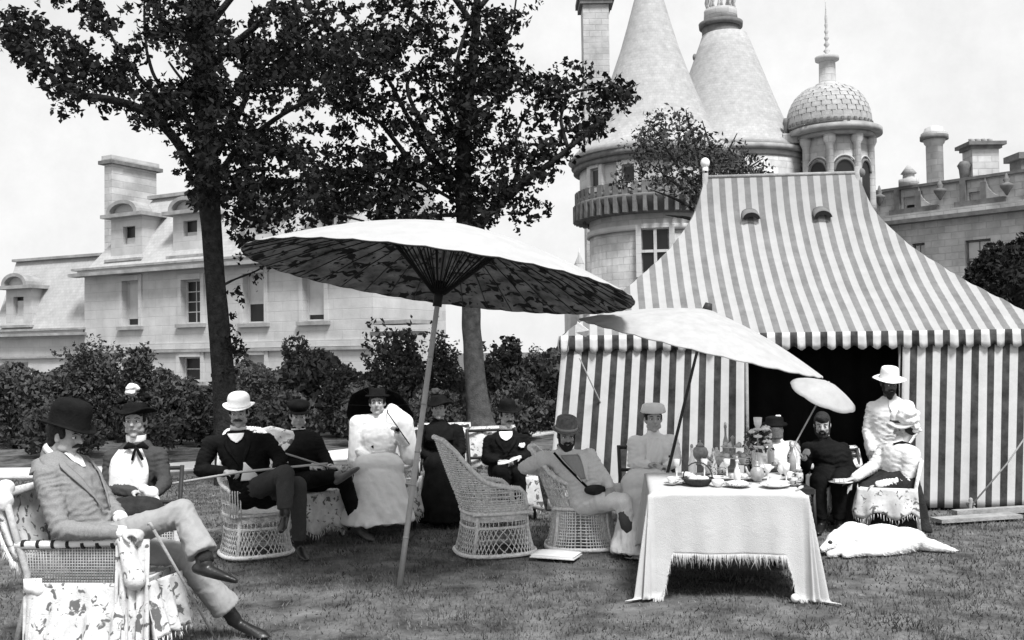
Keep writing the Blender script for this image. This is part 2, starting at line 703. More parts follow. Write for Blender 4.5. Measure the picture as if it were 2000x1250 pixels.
def wrinkle(vf, amp, freq, seed, floor=None):
    v, f = vf
    N = normals(v, np.asarray(f))
    n = snoise(v, freq, seed)
    n = 1 - 2 * np.abs(n)            # creases
    n2 = snoise(v, np.asarray(freq) * 0.4, seed + 1)
    n3 = 1 - 2 * np.abs(snoise(v, np.asarray(freq) * 2.1, seed + 2))
    v = v + N * (amp * 0.55 * n + amp * 0.9 * n2 + amp * 0.12 * n3)[:, None]
    if floor is not None:
        v[:, 2] = np.maximum(v[:, 2], floor)
    return v, f


def joint_folds(vf, joints, seed=0):
    """Creases bunching at bent joints: (centre, direction across the folds, reach, depth, spacing)."""
    v, f = vf
    N = normals(v, np.asarray(f))
    nz_ = snoise(v, 20, seed)
    for (c, d, rch, dep, sp) in joints:
        q_ = v - A(c)
        w_ = np.exp(-(np.sum(q_ * q_, 1)) / (rch * rch))
        a_ = (q_ @ unit(d)) / sp * math.pi + nz_ * 2.2
        v = v + N * (w_ * dep * (0.5 - np.abs(np.sin(a_))) * 1.6)[:, None]
    return v, f


def leaves(C, size, seed, up=0.2, aspect=0.6):
    """Leaf-shaped faces (two triangles folded along the midrib) at centres C."""
    r = np.random.default_rng(seed)
    C = A(C)
    n = len(C)
    d = r.normal(size=(n, 3))
    d[:, 2] -= 0.2
    d /= np.linalg.norm(d, axis=1, keepdims=True)
    a = r.normal(size=(n, 3))
    a[:, 2] += up
    s = np.cross(d, a)
    s /= np.maximum(np.linalg.norm(s, axis=1, keepdims=True), 1e-6)
    nn = np.cross(s, d)
    L = size * r.uniform(0.45, 1.6, size=(n, 1))
    W = L * aspect * r.uniform(0.7, 1.2, size=(n, 1))
    p0 = C - d * L / 2
    p1 = C + s * W / 2 + nn * W * 0.18
    p2 = C + d * L / 2
    p3 = C - s * W / 2 + nn * W * 0.18
    V = np.stack([p0, p1, p2, p3], 1).reshape(-1, 3)
    b = np.arange(n)[:, None] * 4
    Fc = np.concatenate([b + np.array([[0, 1, 2]]), b + np.array([[0, 2, 3]])], 0)
    return V, Fc
# ================================================================ ground
gx, gy = np.meshgrid(np.concatenate([np.linspace(-500, -16, 12), np.linspace(-14, 14, 57), np.linspace(16, 500, 12)]),
                     np.concatenate([np.linspace(-60, 2, 8), np.linspace(3, 24, 43), np.linspace(27, 900, 16)]))
gz = 0.012 * snoise(np.stack([gx.ravel(), gy.ravel(), gx.ravel() * 0], 1), 0.9, 3) * (np.abs(gx.ravel()) < 14) * (gy.ravel() < 24) - 0.012
gv = np.stack([gx.ravel(), gy.ravel(), gz], 1)
nxx = gx.shape[1]
ii, jj = np.meshgrid(np.arange(nxx - 1), np.arange(gx.shape[0] - 1))
q = (jj * nxx + ii).ravel()
o = obj('lawn', (gv, np.stack([q, q + 1, q + 1 + nxx, q + nxx], 1)), GRASS, kind='structure')

# short mown grass
n = 260000
bx = RNG.uniform(-8.5, 8.5, n)
by = 4.6 + (RNG.uniform(0, 1, n) ** 1.45) * 13
keep = (np.abs(bx) < by * 0.6 + 0.4) & (by < np.interp(bx, [-9, -5.5, -3, -1.2, 0.2], [14.2, 14.4, 15.2, 17.5, 18]))
bx, by = bx[keep], by[keep]
dens = snoise(np.stack([bx, by, bx * 0], 1), 3.2, 21)
keep = RNG.uniform(-1.2, 1.2, len(bx)) < dens + 0.55
bx, by, dens = bx[keep], by[keep], dens[keep]
n = len(bx)
h = 0.008 + 0.017 * RNG.uniform(0, 1, n) + 0.006 * dens
ang = RNG.uniform(0, math.pi, n)
lean = RNG.normal(size=(n, 2)) * 0.012
wd = 0.00055 * by + 0.0005 + 0.002 * RNG.uniform(0, 1, n)
b0 = np.stack([bx - np.cos(ang) * wd, by - np.sin(ang) * wd, np.full(n, -0.012)], 1)
b1 = np.stack([bx + np.cos(ang) * wd, by + np.sin(ang) * wd, np.full(n, -0.012)], 1)
b2 = np.stack([bx + lean[:, 0], by + lean[:, 1], h], 1)
V = np.stack([b0, b1, b2], 1).reshape(-1, 3)
o = obj('grass', (V, np.arange(3 * n).reshape(-1, 3)), BLADE, kind='stuff', smooth=False)
o['label'] = 'short mown grass of the lawn around the chairs'
o['category'] = 'grass'


n = 420
C = np.stack([RNG.uniform(-5, 5.5, n), RNG.uniform(5.2, 13, n), RNG.uniform(0.012, 0.022, n)], 1)
V, Fc = leaves(C, 0.035, 91)
V[:, 2] = 0.008 + np.abs(V[:, 2] - 0.016) * 0.6
o = obj('fallen_leaves', (V, Fc), mat('dry_leaf', 0.2, 0.9, 0.4, 20), kind='stuff', smooth=False)
o['label'] = 'scattered fallen leaves and clover tufts on the lawn'
o['category'] = 'leaves'


def strip(ctr, width, z, name, m):
    """A path laid along a polyline of ground points."""
    c = A(ctr)
    t = np.gradient(c, axis=0)
    t /= np.linalg.norm(t, axis=1, keepdims=True)
    nrm = np.stack([-t[:, 1], t[:, 0], t[:, 2] * 0], 1)
    wv = np.broadcast_to(A(width), (len(c),))[:, None]
    a, b = c - nrm * wv / 2, c + nrm * wv / 2
    top = np.stack([a, b], 1).reshape(-1, 3)
    top[:, 2] = z
    bot = top.copy()
    bot[:, 2] = -0.06
    n_ = len(c)
    v = np.vstack([top, bot])
    f = []
    k = 2 * n_
    for i in range(n_ - 1):
        f.append((2 * i, 2 * i + 2, 2 * i + 3, 2 * i + 1))
        f.append((2 * i, k + 2 * i, k + 2 * i + 2, 2 * i + 2))
        f.append((2 * i + 1, 2 * i + 3, k + 2 * i + 3, k + 2 * i + 1))
    return obj(name, (v, f), m, kind='structure', smooth=False)


pts = [(-150, 925), (100, 922), (250, 918), (390, 909), (520, 900), (660, 889), (780, 876), (890, 862), (980, 848), (1060, 836), (1150, 824), (1300, 812)]
strip([G(a, b) for a, b in pts], [1.1, 1.1, 1.1, 1.15, 1.25, 1.3, 1.5, 1.6, 1.7, 1.9, 2.0, 2.0], 0.012, 'gravel_path', GRAVEL)
pts = [(560, 852), (620, 848), (660, 846), (700, 844), (740, 842)]
strip([G(a, b) for a, b in pts], 0.5, 0.010, 'path_edge', GRAVEL)
# planting bed behind the path
pts = [(-300, 848), (0, 845), (300, 836), (600, 822), (900, 806), (1200, 792)]
strip([G(a, b) for a, b in pts], 6.0, 0.008, 'planting_bed', EARTH)


# ================================================================ far buildings
class Facade:
    def __init__(s, px0, D0, px1, D1, py=690):
        a, b = P(px0, py, D0), P(px1, py, D1)
        s.a = A([a[0], a[1], 0])
        d = A([b[0] - a[0], b[1] - a[1], 0])
        s.e = unit(d)
        s.n = A([s.e[1], -s.e[0], 0])        # towards the camera
        if s.n[1] > 0:
            s.n = -s.n
        s.L = np.linalg.norm(d)

    def uz(s, px, py, off=0.0):
        d = ray(px, py)
        t = np.dot(s.a + s.n * off - CAM, s.n) / np.dot(d, s.n)
        p = CAM + d * t
        return np.dot(p - s.a, s.e), p[2]

    def pt(s, u, off, z):
        return s.a + s.e * u + s.n * off + A([0, 0, z])

    def bx(s, u0, z0, u1, z1, o0, o1):
        """Box on the wall: u/z extents, from offset o0 to o1 (positive = proud of the wall)."""
        v = []
        for z in (z0, z1):
            for (u, o) in ((u0, o0), (u1, o0), (u1, o1), (u0, o1)):
                v.append(s.pt(u, o, z))
        f = [(0, 3, 2, 1), (4, 5, 6, 7), (0, 1, 5, 4), (1, 2, 6, 5), (2, 3, 7, 6), (3, 0, 4, 7)]
        return A(v), f

    def pb(s, x0, y0, x1, y1, o0, o1):
        """The same from photograph pixels: left-top to right-bottom."""
        u0, z1 = s.uz(x0, y0, o1)
        u1, _ = s.uz(x1, y0, o1)
        _, z0 = s.uz(x0, y1, o1)
        return s.bx(u0, z0, u1, z1, o0, o1)


def window(fc, th, x0, y0, x1, y1, cols=2, rows=3, blind=0.0, blind_bottom=None, off=0.0, surround=True, gm=None, bm=None):
    """Window with stone surround, wooden frame, panes and (optionally) a blind; pixels of its opening."""
    u0, z1 = fc.uz(x0, y0)
    u1, _ = fc.uz(x1, y0)
    _, z0 = fc.uz(x0, y1)
    W, H = u1 - u0, z1 - z0
    fr = obj('window', merge([fc.bx(u0, z0, u0 + 0.07, z1, off - 0.02, off + 0.06), fc.bx(u1 - 0.07, z0, u1, z1, off - 0.02, off + 0.06),
                              fc.bx(u0 + 0.07, z0, u1 - 0.07, z0 + 0.08, off - 0.02, off + 0.06), fc.bx(u0 + 0.07, z1 - 0.08, u1 - 0.07, z1, off - 0.02, off + 0.06)]),
             bm or FRAMEM, th, smooth=False)
    gz0 = z0 + 0.08
    gz1 = z1 - 0.08
    if blind > 0:
        obj('blind', fc.bx(u0 + 0.07, gz1 - (gz1 - gz0) * blind, u1 - 0.07, gz1, off + 0.005, off + 0.02), BLIND_SKY, fr, smooth=False)
    cw, rh = (W - 0.14) / cols, (gz1 - gz0) / rows
    for i in range(cols):
        for j in range(rows):
            obj('pane', fc.bx(u0 + 0.07 + i * cw + 0.02, gz0 + j * rh + 0.02, u0 + 0.07 + (i + 1) * cw - 0.02, gz0 + (j + 1) * rh - 0.02, off - 0.015, off + 0.003), gm or GLASS, fr, smooth=False)
    bars = [fc.bx(u0 + 0.07 + i * cw - 0.02, gz0, u0 + 0.07 + i * cw + 0.02, gz1, off - 0.01, off + 0.035) for i in range(1, cols)]
    bars += [fc.bx(u0 + 0.07, gz0 + j * rh - 0.02, u1 - 0.07, gz0 + j * rh + 0.02, off - 0.01, off + 0.03) for j in range(1, rows)]
    if bars:
        obj('glazing_bar', merge(bars), bm or FRAMEM, fr, smooth=False)
    if surround:
        obj('window_surround', merge([fc.bx(u0 - 0.22, z0 - 0.18, u0, z1 + 0.25, off - 0.02, off + 0.13), fc.bx(u1, z0 - 0.18, u1 + 0.22, z1 + 0.25, off - 0.02, off + 0.13),
                                      fc.bx(u0, z1, u1, z1 + 0.25, off - 0.02, off + 0.17), fc.bx(u0 - 0.3, z0 - 0.34, u1 + 0.3, z0 - 0.18, off - 0.02, off + 0.24)]), STONE, th, smooth=False)
    return fr


def pierced(fc, x_edges_px, u_left, u_right, z_bot, z_top, holes, depth=0.5):
    """Wall with real window openings. holes: list of (u0,z0,u1,z1)."""
    us = sorted(set([u_left, u_right] + [h_[0] for h_ in holes] + [h_[2] for h_ in holes]))
    zs = sorted(set([z_bot, z_top] + [h_[1] for h_ in holes] + [h_[3] for h_ in holes]))
    P_ = Part()
    for i in range(len(us) - 1):
        run = None
        for j in range(len(zs) - 1):
            cu, cz = (us[i] + us[i + 1]) / 2, (zs[j] + zs[j + 1]) / 2
            hole = any(h_[0] < cu < h_[2] and h_[1] < cz < h_[3] for h_ in holes)
            if not hole:
                if run is None:
                    run = zs[j]
                end = zs[j + 1]
            if (hole or j == len(zs) - 2) and run is not None:
                P_.add(fc.bx(us[i], run, us[i + 1], end, -depth, 0))
                run = None
    return P_.data()


# ---------------------------------------------------------------- the pale wing behind the first tree
FL = Facade(165, 46.5, 440, 42.0)
wing = thing('country_house_wing', FL.pt(4, 0, -1.5), 'pale stone wing of the house behind the tree trunk, with arched attic dormers', 'building')
uL, zc = FL.uz(165, 542)
uR, _ = FL.uz(728, 520)
_, zsill = FL.uz(165, 686)
openings = []
wins = [(240, 549, 272, 638, 1, 2, 0.86), (355, 547, 393, 633, 2, 4, 0.0), (476, 535, 517, 632, 1, 2, 0.62), (592, 530, 634, 628, 1, 2, 0.9),
        (352, 697, 393, 745, 1, 2, 0.0), (240, 702, 272, 750, 1, 2, 0.3), (477, 693, 518, 742, 1, 2, 0.5)]
for (x0, y0, x1, y1, c_, r_, b_) in wins:
    u0, z1 = FL.uz(x0, y0)
    u1, _ = FL.uz(x1, y0)
    _, z0 = FL.uz(x0, y1)
    openings.append((u0, z0, u1, z1))
obj('wall', pierced(FL, None, uL, uR, -1.5, zc, openings), STONE, wing, smooth=False)
for (x0, y0, x1, y1, c_, r_, b_) in wins:
    window(FL, wing, x0, y0, x1, y1, c_, r_, b_, off=-0.32, surround=False)
    u0, z1 = FL.uz(x0, y0)
    u1, _ = FL.uz(x1, y0)
    _, z0 = FL.uz(x0, y1)
    obj('window_surround', merge([FL.bx(u0 - 0.2, z0, u0, z1 + 0.24, -0.01, 0.07), FL.bx(u1, z0, u1 + 0.2, z1 + 0.24, -0.01, 0.07), FL.bx(u0, z1, u1, z1 + 0.24, -0.01, 0.09)]), STONE, wing, smooth=False)
    obj('window_sill', FL.bx(u0 - 0.28, z0 - 0.16, u1 + 0.28, z0, -0.01, 0.16), CORN, wing, smooth=False)
# room darkness behind the openings
obj('room_dark_sheet', FL.bx(uL + 0.5, -1.4, uR - 0.3, zc - 0.2, -3.2, -3.0), BLACKC, wing, smooth=False)
for dz, h_, o_ in ((0.0, 0.16, 0.55), (0.30, 0.10, 0.38)):
    obj('cornice', FL.bx(uL - 0.5, zc + dz, uR + 0.3, zc + dz + h_, -0.05, o_), CORN, wing, smooth=False)
obj('cornice', FL.bx(uL - 0.2, zc + 0.16, uR, zc + 0.30, -0.05, 0.25), STONE, wing, smooth=False)
obj('string_course', FL.bx(uL, zsill - 0.12, uR, zsill, -0.01, 0.14), CORN, wing, smooth=False)
obj('string_course', FL.bx(uL, zsill + 0.02, uR, zsill + 0.3, -0.01, 0.05), STONE, wing, smooth=False)
# mansard roof
_, zr = FL.uz(330, 386, -2.2)
zt = zc + 0.40
v = [FL.pt(uL + 0.2, 0.0, zt), FL.pt(uR, 0.0, zt), FL.pt(uR, -2.2, zr), FL.pt(uL + 2.2, -2.2, zr), FL.pt(uL + 0.2, -5.2, zt), FL.pt(uR, -5.2, zt), FL.pt(uR, -4.0, zr), FL.pt(uL + 2.2, -4.0, zr)]
obj('roof', (A(v), [(0, 1, 2, 3), (4, 0, 3, 7), (5, 4, 7, 6), (1, 5, 6, 2), (3, 2, 6, 7), (0, 4, 5, 1)]), SLATE, wing, smooth=False)
obj('roof_ridge', FL.bx(uL + 2.0, zr, uR, zr + 0.16, -2.5, -2.0), CORN, wing, smooth=False)
obj('end_wall', FL.bx(uR - 0.5, -1.5, uR, zt, -4.7, -0.5), STONE, wing, smooth=False)
obj('rear_wall', FL.bx(uL, -1.5, uR, zt, -5.2, -4.7), STONE, wing, smooth=False)
obj('end_wall', FL.bx(uL, -1.5, uL + 0.5, zt, -4.7, -0.5), STONE, wing, smooth=False)


def dormer(fc, th, x0, y0, x1, y1, wx0, wy0, wx1, wy1, off=-0.35, dark=0.0, rows=3):
    """Attic dormer: box with arched pediment; px of its front and of the window."""
    u0, z1 = fc.uz(x0, y0, off)
    u1, _ = fc.uz(x1, y0, off)
    _, z0 = fc.uz(x0, y1, off)
    a0, b1 = fc.uz(wx0, wy0, off)
    a1, _ = fc.uz(wx1, wy0, off)
    _, b0 = fc.uz(wx0, wy1, off)
    D_ = 2.6
    d = obj('dormer', merge([fc.bx(u0, z0, a0, z1, off - D_, off), fc.bx(a1, z0, u1, z1, off - D_, off), fc.bx(a0, b1, a1, z1, off - D_, off), fc.bx(a0, z0, a1, b0, off - D_, off)]), STONE, th, smooth=False)
    obj('window_pane', fc.bx(a0, b0, a1, b1, off - 0.3, off - 0.25), GLASS, d, smooth=False)
    if dark < 1:
        obj('blind', fc.bx(a0 + 0.05, b0, a1 - 0.05, b0 + (b1 - b0) * (1 - dark), off - 0.24, off - 0.2), BLIND_SKY, d, smooth=False)
    obj('dormer_cornice', fc.bx(u0 - 0.35, z1, u1 + 0.35, z1 + 0.17, off - D_, off + 0.35), CORN, d, smooth=False)
    obj('window_sill', fc.bx(u0 - 0.2, z0 - 0.12, u1 + 0.2, z0, off - 0.1, off + 0.25), CORN, d, smooth=False)
    # segmental pediment
    um, hw, hh = (u0 + u1) / 2, (u1 - u0) / 2 * 0.98, 0.62
    top, inner = [], []
    for i in range(13):
        a = math.pi * i / 12
        top.append((um - hw * math.cos(a), z1 + 0.17 + hh * math.sin(a) ** 0.9))
        inner.append((um - (hw - 0.22) * math.cos(a), z1 + 0.17 + max(0, (hh - 0.17)) * math.sin(a) ** 0.9))
    V_, F_ = [], []
    for (ta, ia) in zip(top, inner):
        for o_ in (off + 0.32, off - 0.6):
            V_.append(fc.pt(ta[0], o_, ta[1]))
            V_.append(fc.pt(ia[0], o_, ia[1]))
    for i in range(12):
        b = i * 4
        F_ += [(b, b + 1, b + 5, b + 4), (b, b + 4, b + 6, b + 2), (b + 1, b + 3, b + 7, b + 5), (b + 2, b + 6, b + 7, b + 3)]
    obj('dormer_pediment', (A(V_), F_), CORN, d, smooth=False)
    V_ = [fc.pt(a[0], off + 0.02, a[1]) for a in inner] + [fc.pt(a[0], off - 0.55, a[1]) for a in inner]
    F_ = [tuple(range(13)), tuple(range(13, 26))[::-1]] + [(i, i + 1, i + 14, i + 13) for i in range(12)]
    obj('tympanum', (A(V_), F_), STONE, d, smooth=False)
    return d


dormer(FL, wing, 217, 428, 278, 508, 240, 443, 264, 478, dark=0.62)
dormer(FL, wing, 338, 422, 398, 501, 358, 432, 385, 462, dark=0.72)
dormer(FL, wing, 478, 412, 536, 495, 497, 424, 521, 458, dark=0.6)
dormer(FL, wing, 610, 405, 668, 488, 628, 418, 652, 452, dark=0.6)
# slab chimney
ch = None
u0, _ = FL.uz(204, 400, -1.2)
u1, _ = FL.uz(219, 400, -1.2)
_, zct = FL.uz(204, 322, -1.2)
ch = obj('chimney', FL.bx(u0, zt, u0 + 0.55, zct, -3.9, -1.2), STONE2, wing, smooth=False)
obj('chimney_cap', FL.bx(u0 - 0.22, zct, u0 + 0.75, zct + 0.18, -4.15, -1.0), STONE_D, ch, smooth=False)
obj('chimney_cap', FL.bx(u0 - 0.1, zct + 0.18, u0 + 0.65, zct + 0.42, -4.0, -1.1), STONE2, ch, smooth=False)
# balcony at the far end
bl = obj('balcony', merge([FL.pb(716, 627, 800, 634, 0, 1.6), FL.pb(722, 648, 800, 656, 0, 1.2)]), CORN, wing, smooth=False)

# ---------------------------------------------------------------- low wing at the edge of the picture
FW2 = Facade(-160, 52.0, 178, 46.6)
low = thing('low_house_wing', FW2.pt(3, 0, -1.5), 'lower mansard wing of the house with a single arched dormer', 'building')
uL, zc = FW2.uz(-160, 672)
_, zc = FW2.uz(60, 657)
uR, _ = FW2.uz(166, 650)
opn = []
lw = [(15, 708, 55, 760, 1, 2, 0.3), (-110, 712, -70, 765, 1, 2, 0.3)]
for (x0, y0, x1, y1, c_, r_, b_) in lw:
    u0, z1 = FW2.uz(x0, y0)
    u1, _ = FW2.uz(x1, y0)
    _, z0 = FW2.uz(x0, y1)
    opn.append((u0, z0, u1, z1))
obj('wall', pierced(FW2, None, uL, uR, -1.5, zc, opn), STONE, low, smooth=False)
for (x0, y0, x1, y1, c_, r_, b_) in lw:
    window(FW2, low, x0, y0, x1, y1, c_, r_, b_, off=-0.3, surround=False)
obj('room_dark_sheet', FW2.bx(uL + 0.5, -1.4, uR - 0.3, zc - 0.2, -3.0, -2.8), BLACKC, low, smooth=False)  # black sheet stands in for the unlit room
obj('side_wall', FW2.bx(uR - 0.4, -1.5, uR, zc, -4, -0.5), STONE, low, smooth=False)
obj('cornice', FW2.bx(uL, zc, uR + 0.35, zc + 0.13, -0.1, 0.42), CORN, low, smooth=False)
obj('cornice', FW2.bx(uL, zc + 0.26, uR + 0.3, zc + 0.36, -0.1, 0.32), CORN, low, smooth=False)
obj('cornice', FW2.bx(uL, zc + 0.13, uR + 0.1, zc + 0.26, -0.1, 0.2), STONE, low, smooth=False)
_, zs = FW2.uz(0, 697)
obj('string_course', FW2.bx(uL, zs - 0.1, uR, zs, -0.01, 0.12), CORN, low, smooth=False)
_, zr2 = FW2.uz(100, 507, -1.4)
ua, _ = FW2.uz(32, 507, -1.4)
ue = uR
un, _ = FW2.uz(-12, 600, 0)
v = [FW2.pt(un, 0.0, zc + 0.36), FW2.pt(ue, 0.0, zc + 0.36), FW2.pt(ue, -1.4, zr2), FW2.pt(ua, -1.4, zr2), FW2.pt(un, -6, zc + 0.36), FW2.pt(ue, -6, zc + 0.36), FW2.pt(ue, -4.5, zr2), FW2.pt(ua, -4.5, zr2)]
obj('roof', (A(v), [(0, 1, 2, 3), (4, 0, 3, 7), (5, 4, 7, 6), (1, 5, 6, 2), (3, 2, 6, 7), (0, 4, 5, 1)]), SLATE, low, smooth=False)
obj('roof_ridge', FW2.bx(ua - 0.1, zr2, ue + 0.4, zr2 + 0.13, -1.7, -1.2), CORN, low, smooth=False)
dormer(FW2, low, 12, 566, 62, 636, 26, 580, 46, 630, off=-0.1, dark=0.15)


# ---------------------------------------------------------------- round towers
def zat(px, py, D):
    return P(px, py, D)[2]


def ringband(c, r0, r1, z0, z1, k=64):
    """Ring between radii r0 (inner) and r1 (outer)."""
    V_, F_ = [], []
    for j in range(k):
        a = 2 * math.pi * j / k
        x, y = math.cos(a), math.sin(a)
        for r, z in ((r0, z0), (r1, z0), (r1, z1), (r0, z1)):
            V_.append((c[0] + x * r, c[1] + y * r, z))
    for j in range(k):
        a, b = j * 4, ((j + 1) % k) * 4
        for s in range(4):
            F_.append((a + s, b + s, b + (s + 1) % 4, a + (s + 1) % 4))
    return A(V_), F_


D1 = 47.0
c1 = P(1290, 690, D1)
cx1, cy1 = c1[0], c1[1]
s1 = F / D1
t1 = thing('round_tower', (cx1, cy1, -1.5), 'great round stone tower with conical slate roof and crenellated gallery behind the tent', 'tower')
z_g0, z_g1 = zat(1130, 436, D1), zat(1130, 402, D1)
z_c = zat(1120, 330, D1)
r_b, r_g, r_u, r_c = 134 / s1, 163 / s1, 152 / s1, 168 / s1
obj('lower_drum', lathe([(r_b, -1.5), (r_b, z_g0)], (cx1, cy1, 0), 64), STONE2, t1)
obj('upper_drum', lathe([(r_u, z_g1 - 0.1), (r_u, z_c)], (cx1, cy1, 0), 64), STONE, t1)
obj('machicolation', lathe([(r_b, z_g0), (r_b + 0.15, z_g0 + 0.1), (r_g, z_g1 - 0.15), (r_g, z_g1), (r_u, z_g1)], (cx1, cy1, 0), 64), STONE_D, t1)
for j in range(54):          # merlons
    a = 2 * math.pi * j / 54
    e = A([math.cos(a), math.sin(a), 0])
    t = A([-e[1], e[0], 0])
    obj('merlon', obox(A([cx1, cy1, z_g1 + 0.28]) + e * (r_g - 0.12), t * 0.14, e * 0.1, A([0, 0, 0.28])), STONE_D, t1, smooth=False)
    obj('corbel', obox(A([cx1, cy1, z_g1 - 0.45]) + e * (r_g - 0.16), t * 0.08, e * 0.24, A([0, 0, 0.38])), STONE_D, t1, smooth=False)
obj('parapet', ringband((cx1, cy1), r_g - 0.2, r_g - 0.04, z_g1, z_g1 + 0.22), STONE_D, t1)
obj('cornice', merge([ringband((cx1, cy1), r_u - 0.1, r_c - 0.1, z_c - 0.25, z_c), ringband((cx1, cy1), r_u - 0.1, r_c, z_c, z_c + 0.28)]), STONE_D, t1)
prof = [(r_c - 0.1, z_c + 0.28)]
for py, hw in ((300, 150), (280, 132), (255, 116), (220, 103), (180, 87), (150, 76), (100, 58), (50, 43), (0, 29), (-60, 10), (-80, 3)):
    prof.append((hw / s1, zat(1280, py, D1)))
obj('cone_roof', lathe(prof, (cx1 - 0.25, cy1, 0), 64), SLATE_R, t1)


def tower_window(th, cx, cy, r, az, z0, z1, w_, cols, rows, D_):
    """Mullioned window on a round tower; az = angle of its outward direction."""
    e = A([math.cos(az), math.sin(az), 0])
    t = A([-e[1], e[0], 0])
    if t[0] < 0:
        t = -t
    c = A([cx, cy, (z0 + z1) / 2])
    H = (z1 - z0) / 2
    rr = math.sqrt(max(r * r - (w_ / 2) ** 2, 0.1))
    fr = obj('window', merge([obox(c + e * (r + 0.02) - t * (w_ / 2 + 0.12), t * 0.12, e * 0.14, A([0, 0, H + 0.15])), obox(c + e * (r + 0.02) + t * (w_ / 2 + 0.12), t * 0.12, e * 0.14, A([0, 0, H + 0.15])),
                              obox(c + e * (r + 0.04) + A([0, 0, H + 0.12]), t * (w_ / 2), e * 0.16, A([0, 0, 0.1])), obox(c + e * (r + 0.04) - A([0, 0, H + 0.12]), t * (w_ / 2), e * 0.2, A([0, 0, 0.1]))]), STONE, th, smooth=False)
    cw, rh = w_ / cols, 2 * H / rows
    for i in range(cols):
        for j in range(rows):
            p = c + t * (-w_ / 2 + (i + 0.5) * cw) + A([0, 0, -H + (j + 0.5) * rh])
            obj('pane', obox(p + e * (r + 0.0), t * (cw / 2 - 0.07), e * 0.03, A([0, 0, rh / 2 - 0.07])), GLASS, fr, smooth=False)
    bars = [obox(c + e * (r + 0.03) + t * (-w_ / 2 + i * cw), t * 0.07, e * 0.1, A([0, 0, H])) for i in range(1, cols)]
    bars += [obox(c + e * (r + 0.025) + A([0, 0, -H + j * rh]), t * (w_ / 2), e * 0.085, A([0, 0, 0.06])) for j in range(1, rows)]
    if bars:
        obj('mullion', merge(bars), STONE, fr, smooth=False)


tower_window(t1, cx1, cy1, r_b, math.radians(-101), zat(1255, 535, D1 - 3.2), zat(1255, 447, D1 - 3.2), 1.25, 2, 2, D1)
tower_window(t1, cx1, cy1, r_u, math.radians(-118), zat(1200, 360, D1 - 3), zat(1200, 325, D1 - 3), 0.6, 1, 1, D1)
tower_window(t1, cx1, cy1, r_u, math.radians(-146), zat(1150, 372, D1 - 1.5), zat(1150, 335, D1 - 1.5), 0.6, 1, 1, D1)
obj('string_course', ringband((cx1, cy1), r_b - 0.05, r_b + 0.14, z_g0 - 0.75, z_g0 - 0.5), STONE, t1)

D2 = 52.0
c2 = P(1432, 690, D2)
s2 = F / D2
t2 = thing('square_roofed_tower', (c2[0], c2[1], -1.5), 'second slate cone cut off by a railed platform, behind the small tree', 'tower')
zc2 = zat(1570, 318, D2)
obj('drum', lathe([(150 / s2, -1.5), (150 / s2, zc2)], (c2[0], c2[1], 0), 64), STONE2, t2)
obj('cornice', merge([ringband(c2, 3.5, 158 / s2, zc2, zc2 + 0.25), ringband(c2, 3.5, 152 / s2, zc2 - 0.3, zc2 - 0.05)]), CORN, t2)
prof = [(156 / s2, zc2 + 0.25)]
for py, hw in ((296, 140), (270, 124), (250, 113), (200, 93), (150, 74), (100, 55), (70, 44)):
    prof.append((hw / s2, zat(1428, py, D2)))
ztp = zat(1428, 62, D2)
obj('cone_roof', lathe(prof, (c2[0] - 0.1, c2[1], 0), 64), SLATE_R, t2)
obj('platform', merge([lathe([(36 / s2, ztp - 0.6), (37 / s2, ztp + 0.2)], (c2[0] - 0.3, c2[1], 0), 40), lathe([(42 / s2, ztp + 0.2), (43 / s2, ztp + 0.45), (38 / s2, ztp + 0.5)], (c2[0] - 0.3, c2[1], 0), 40)]), STONE_D, t2)
obj('lantern_drum', lathe([(33 / s2, ztp + 0.5), (32 / s2, ztp + 1.0), (32 / s2, ztp + 1.15)], (c2[0] - 0.3, c2[1], 0), 32), STONE2, t2)
for j in range(10):
    a = 2 * math.pi * (j + 0.3) / 10
    px_, py_ = c2[0] - 0.3 + math.cos(a) * 0.74, c2[1] + math.sin(a) * 0.74
    obj('baluster', lathe([(0.10, ztp + 1.15), (0.05, ztp + 1.4), (0.12, ztp + 1.65), (0.05, ztp + 2.0), (0.11, ztp + 2.3)], (px_, py_, 0), 8), STONE2, t2)
obj('railing', ringband((c2[0] - 0.3, c2[1]), 0.62, 0.86, ztp + 2.3, ztp + 2.5, 32), STONE2, t2)
pf = P(1357, 112, D2)
obj('roof_finial', ell(pf, (0.12, 0.12, 0.2)), STONE_D, t2)

# tall chimney beside the tower
D3 = 55.0
s3 = F / D3
a = P(1148, 600, D3)
b = P(1199, 600, D3)
zt3 = zat(1170, 8, D3)
ch = thing('tall_chimney', (a[0], D3, 4), 'tall plain stone chimney shaft rising beside the round tower', 'chimney')
obj('shaft', box(a[0], D3, 3, b[0], D3 + 1.6, zt3), STONE2, ch, smooth=False)
obj('cap', merge([box(a[0] - 0.18, D3 - 0.18, zt3, b[0] + 0.2, D3 + 1.8, zt3 + 0.3), box(a[0] - 0.3, D3 - 0.3, zt3 + 0.3, b[0] + 0.35, D3 + 1.9, zt3 + 0.6)]), STONE_D, ch, smooth=False)
for k_ in range(3):
    obj('chimney_pot', lathe([(0.17, zt3 + 0.6), (0.13, zt3 + 1.3), (0.16, zt3 + 1.35)], (a[0] + 0.25 + 0.45 * k_, D3 + 0.8, 0), 12), STONE_D, ch)
obj('roof_block', box(a[0] - 1.0, D3 - 0.4, -1.5, b[0] + 3, D3 + 6, 4.5), STONE, ch, smooth=False)

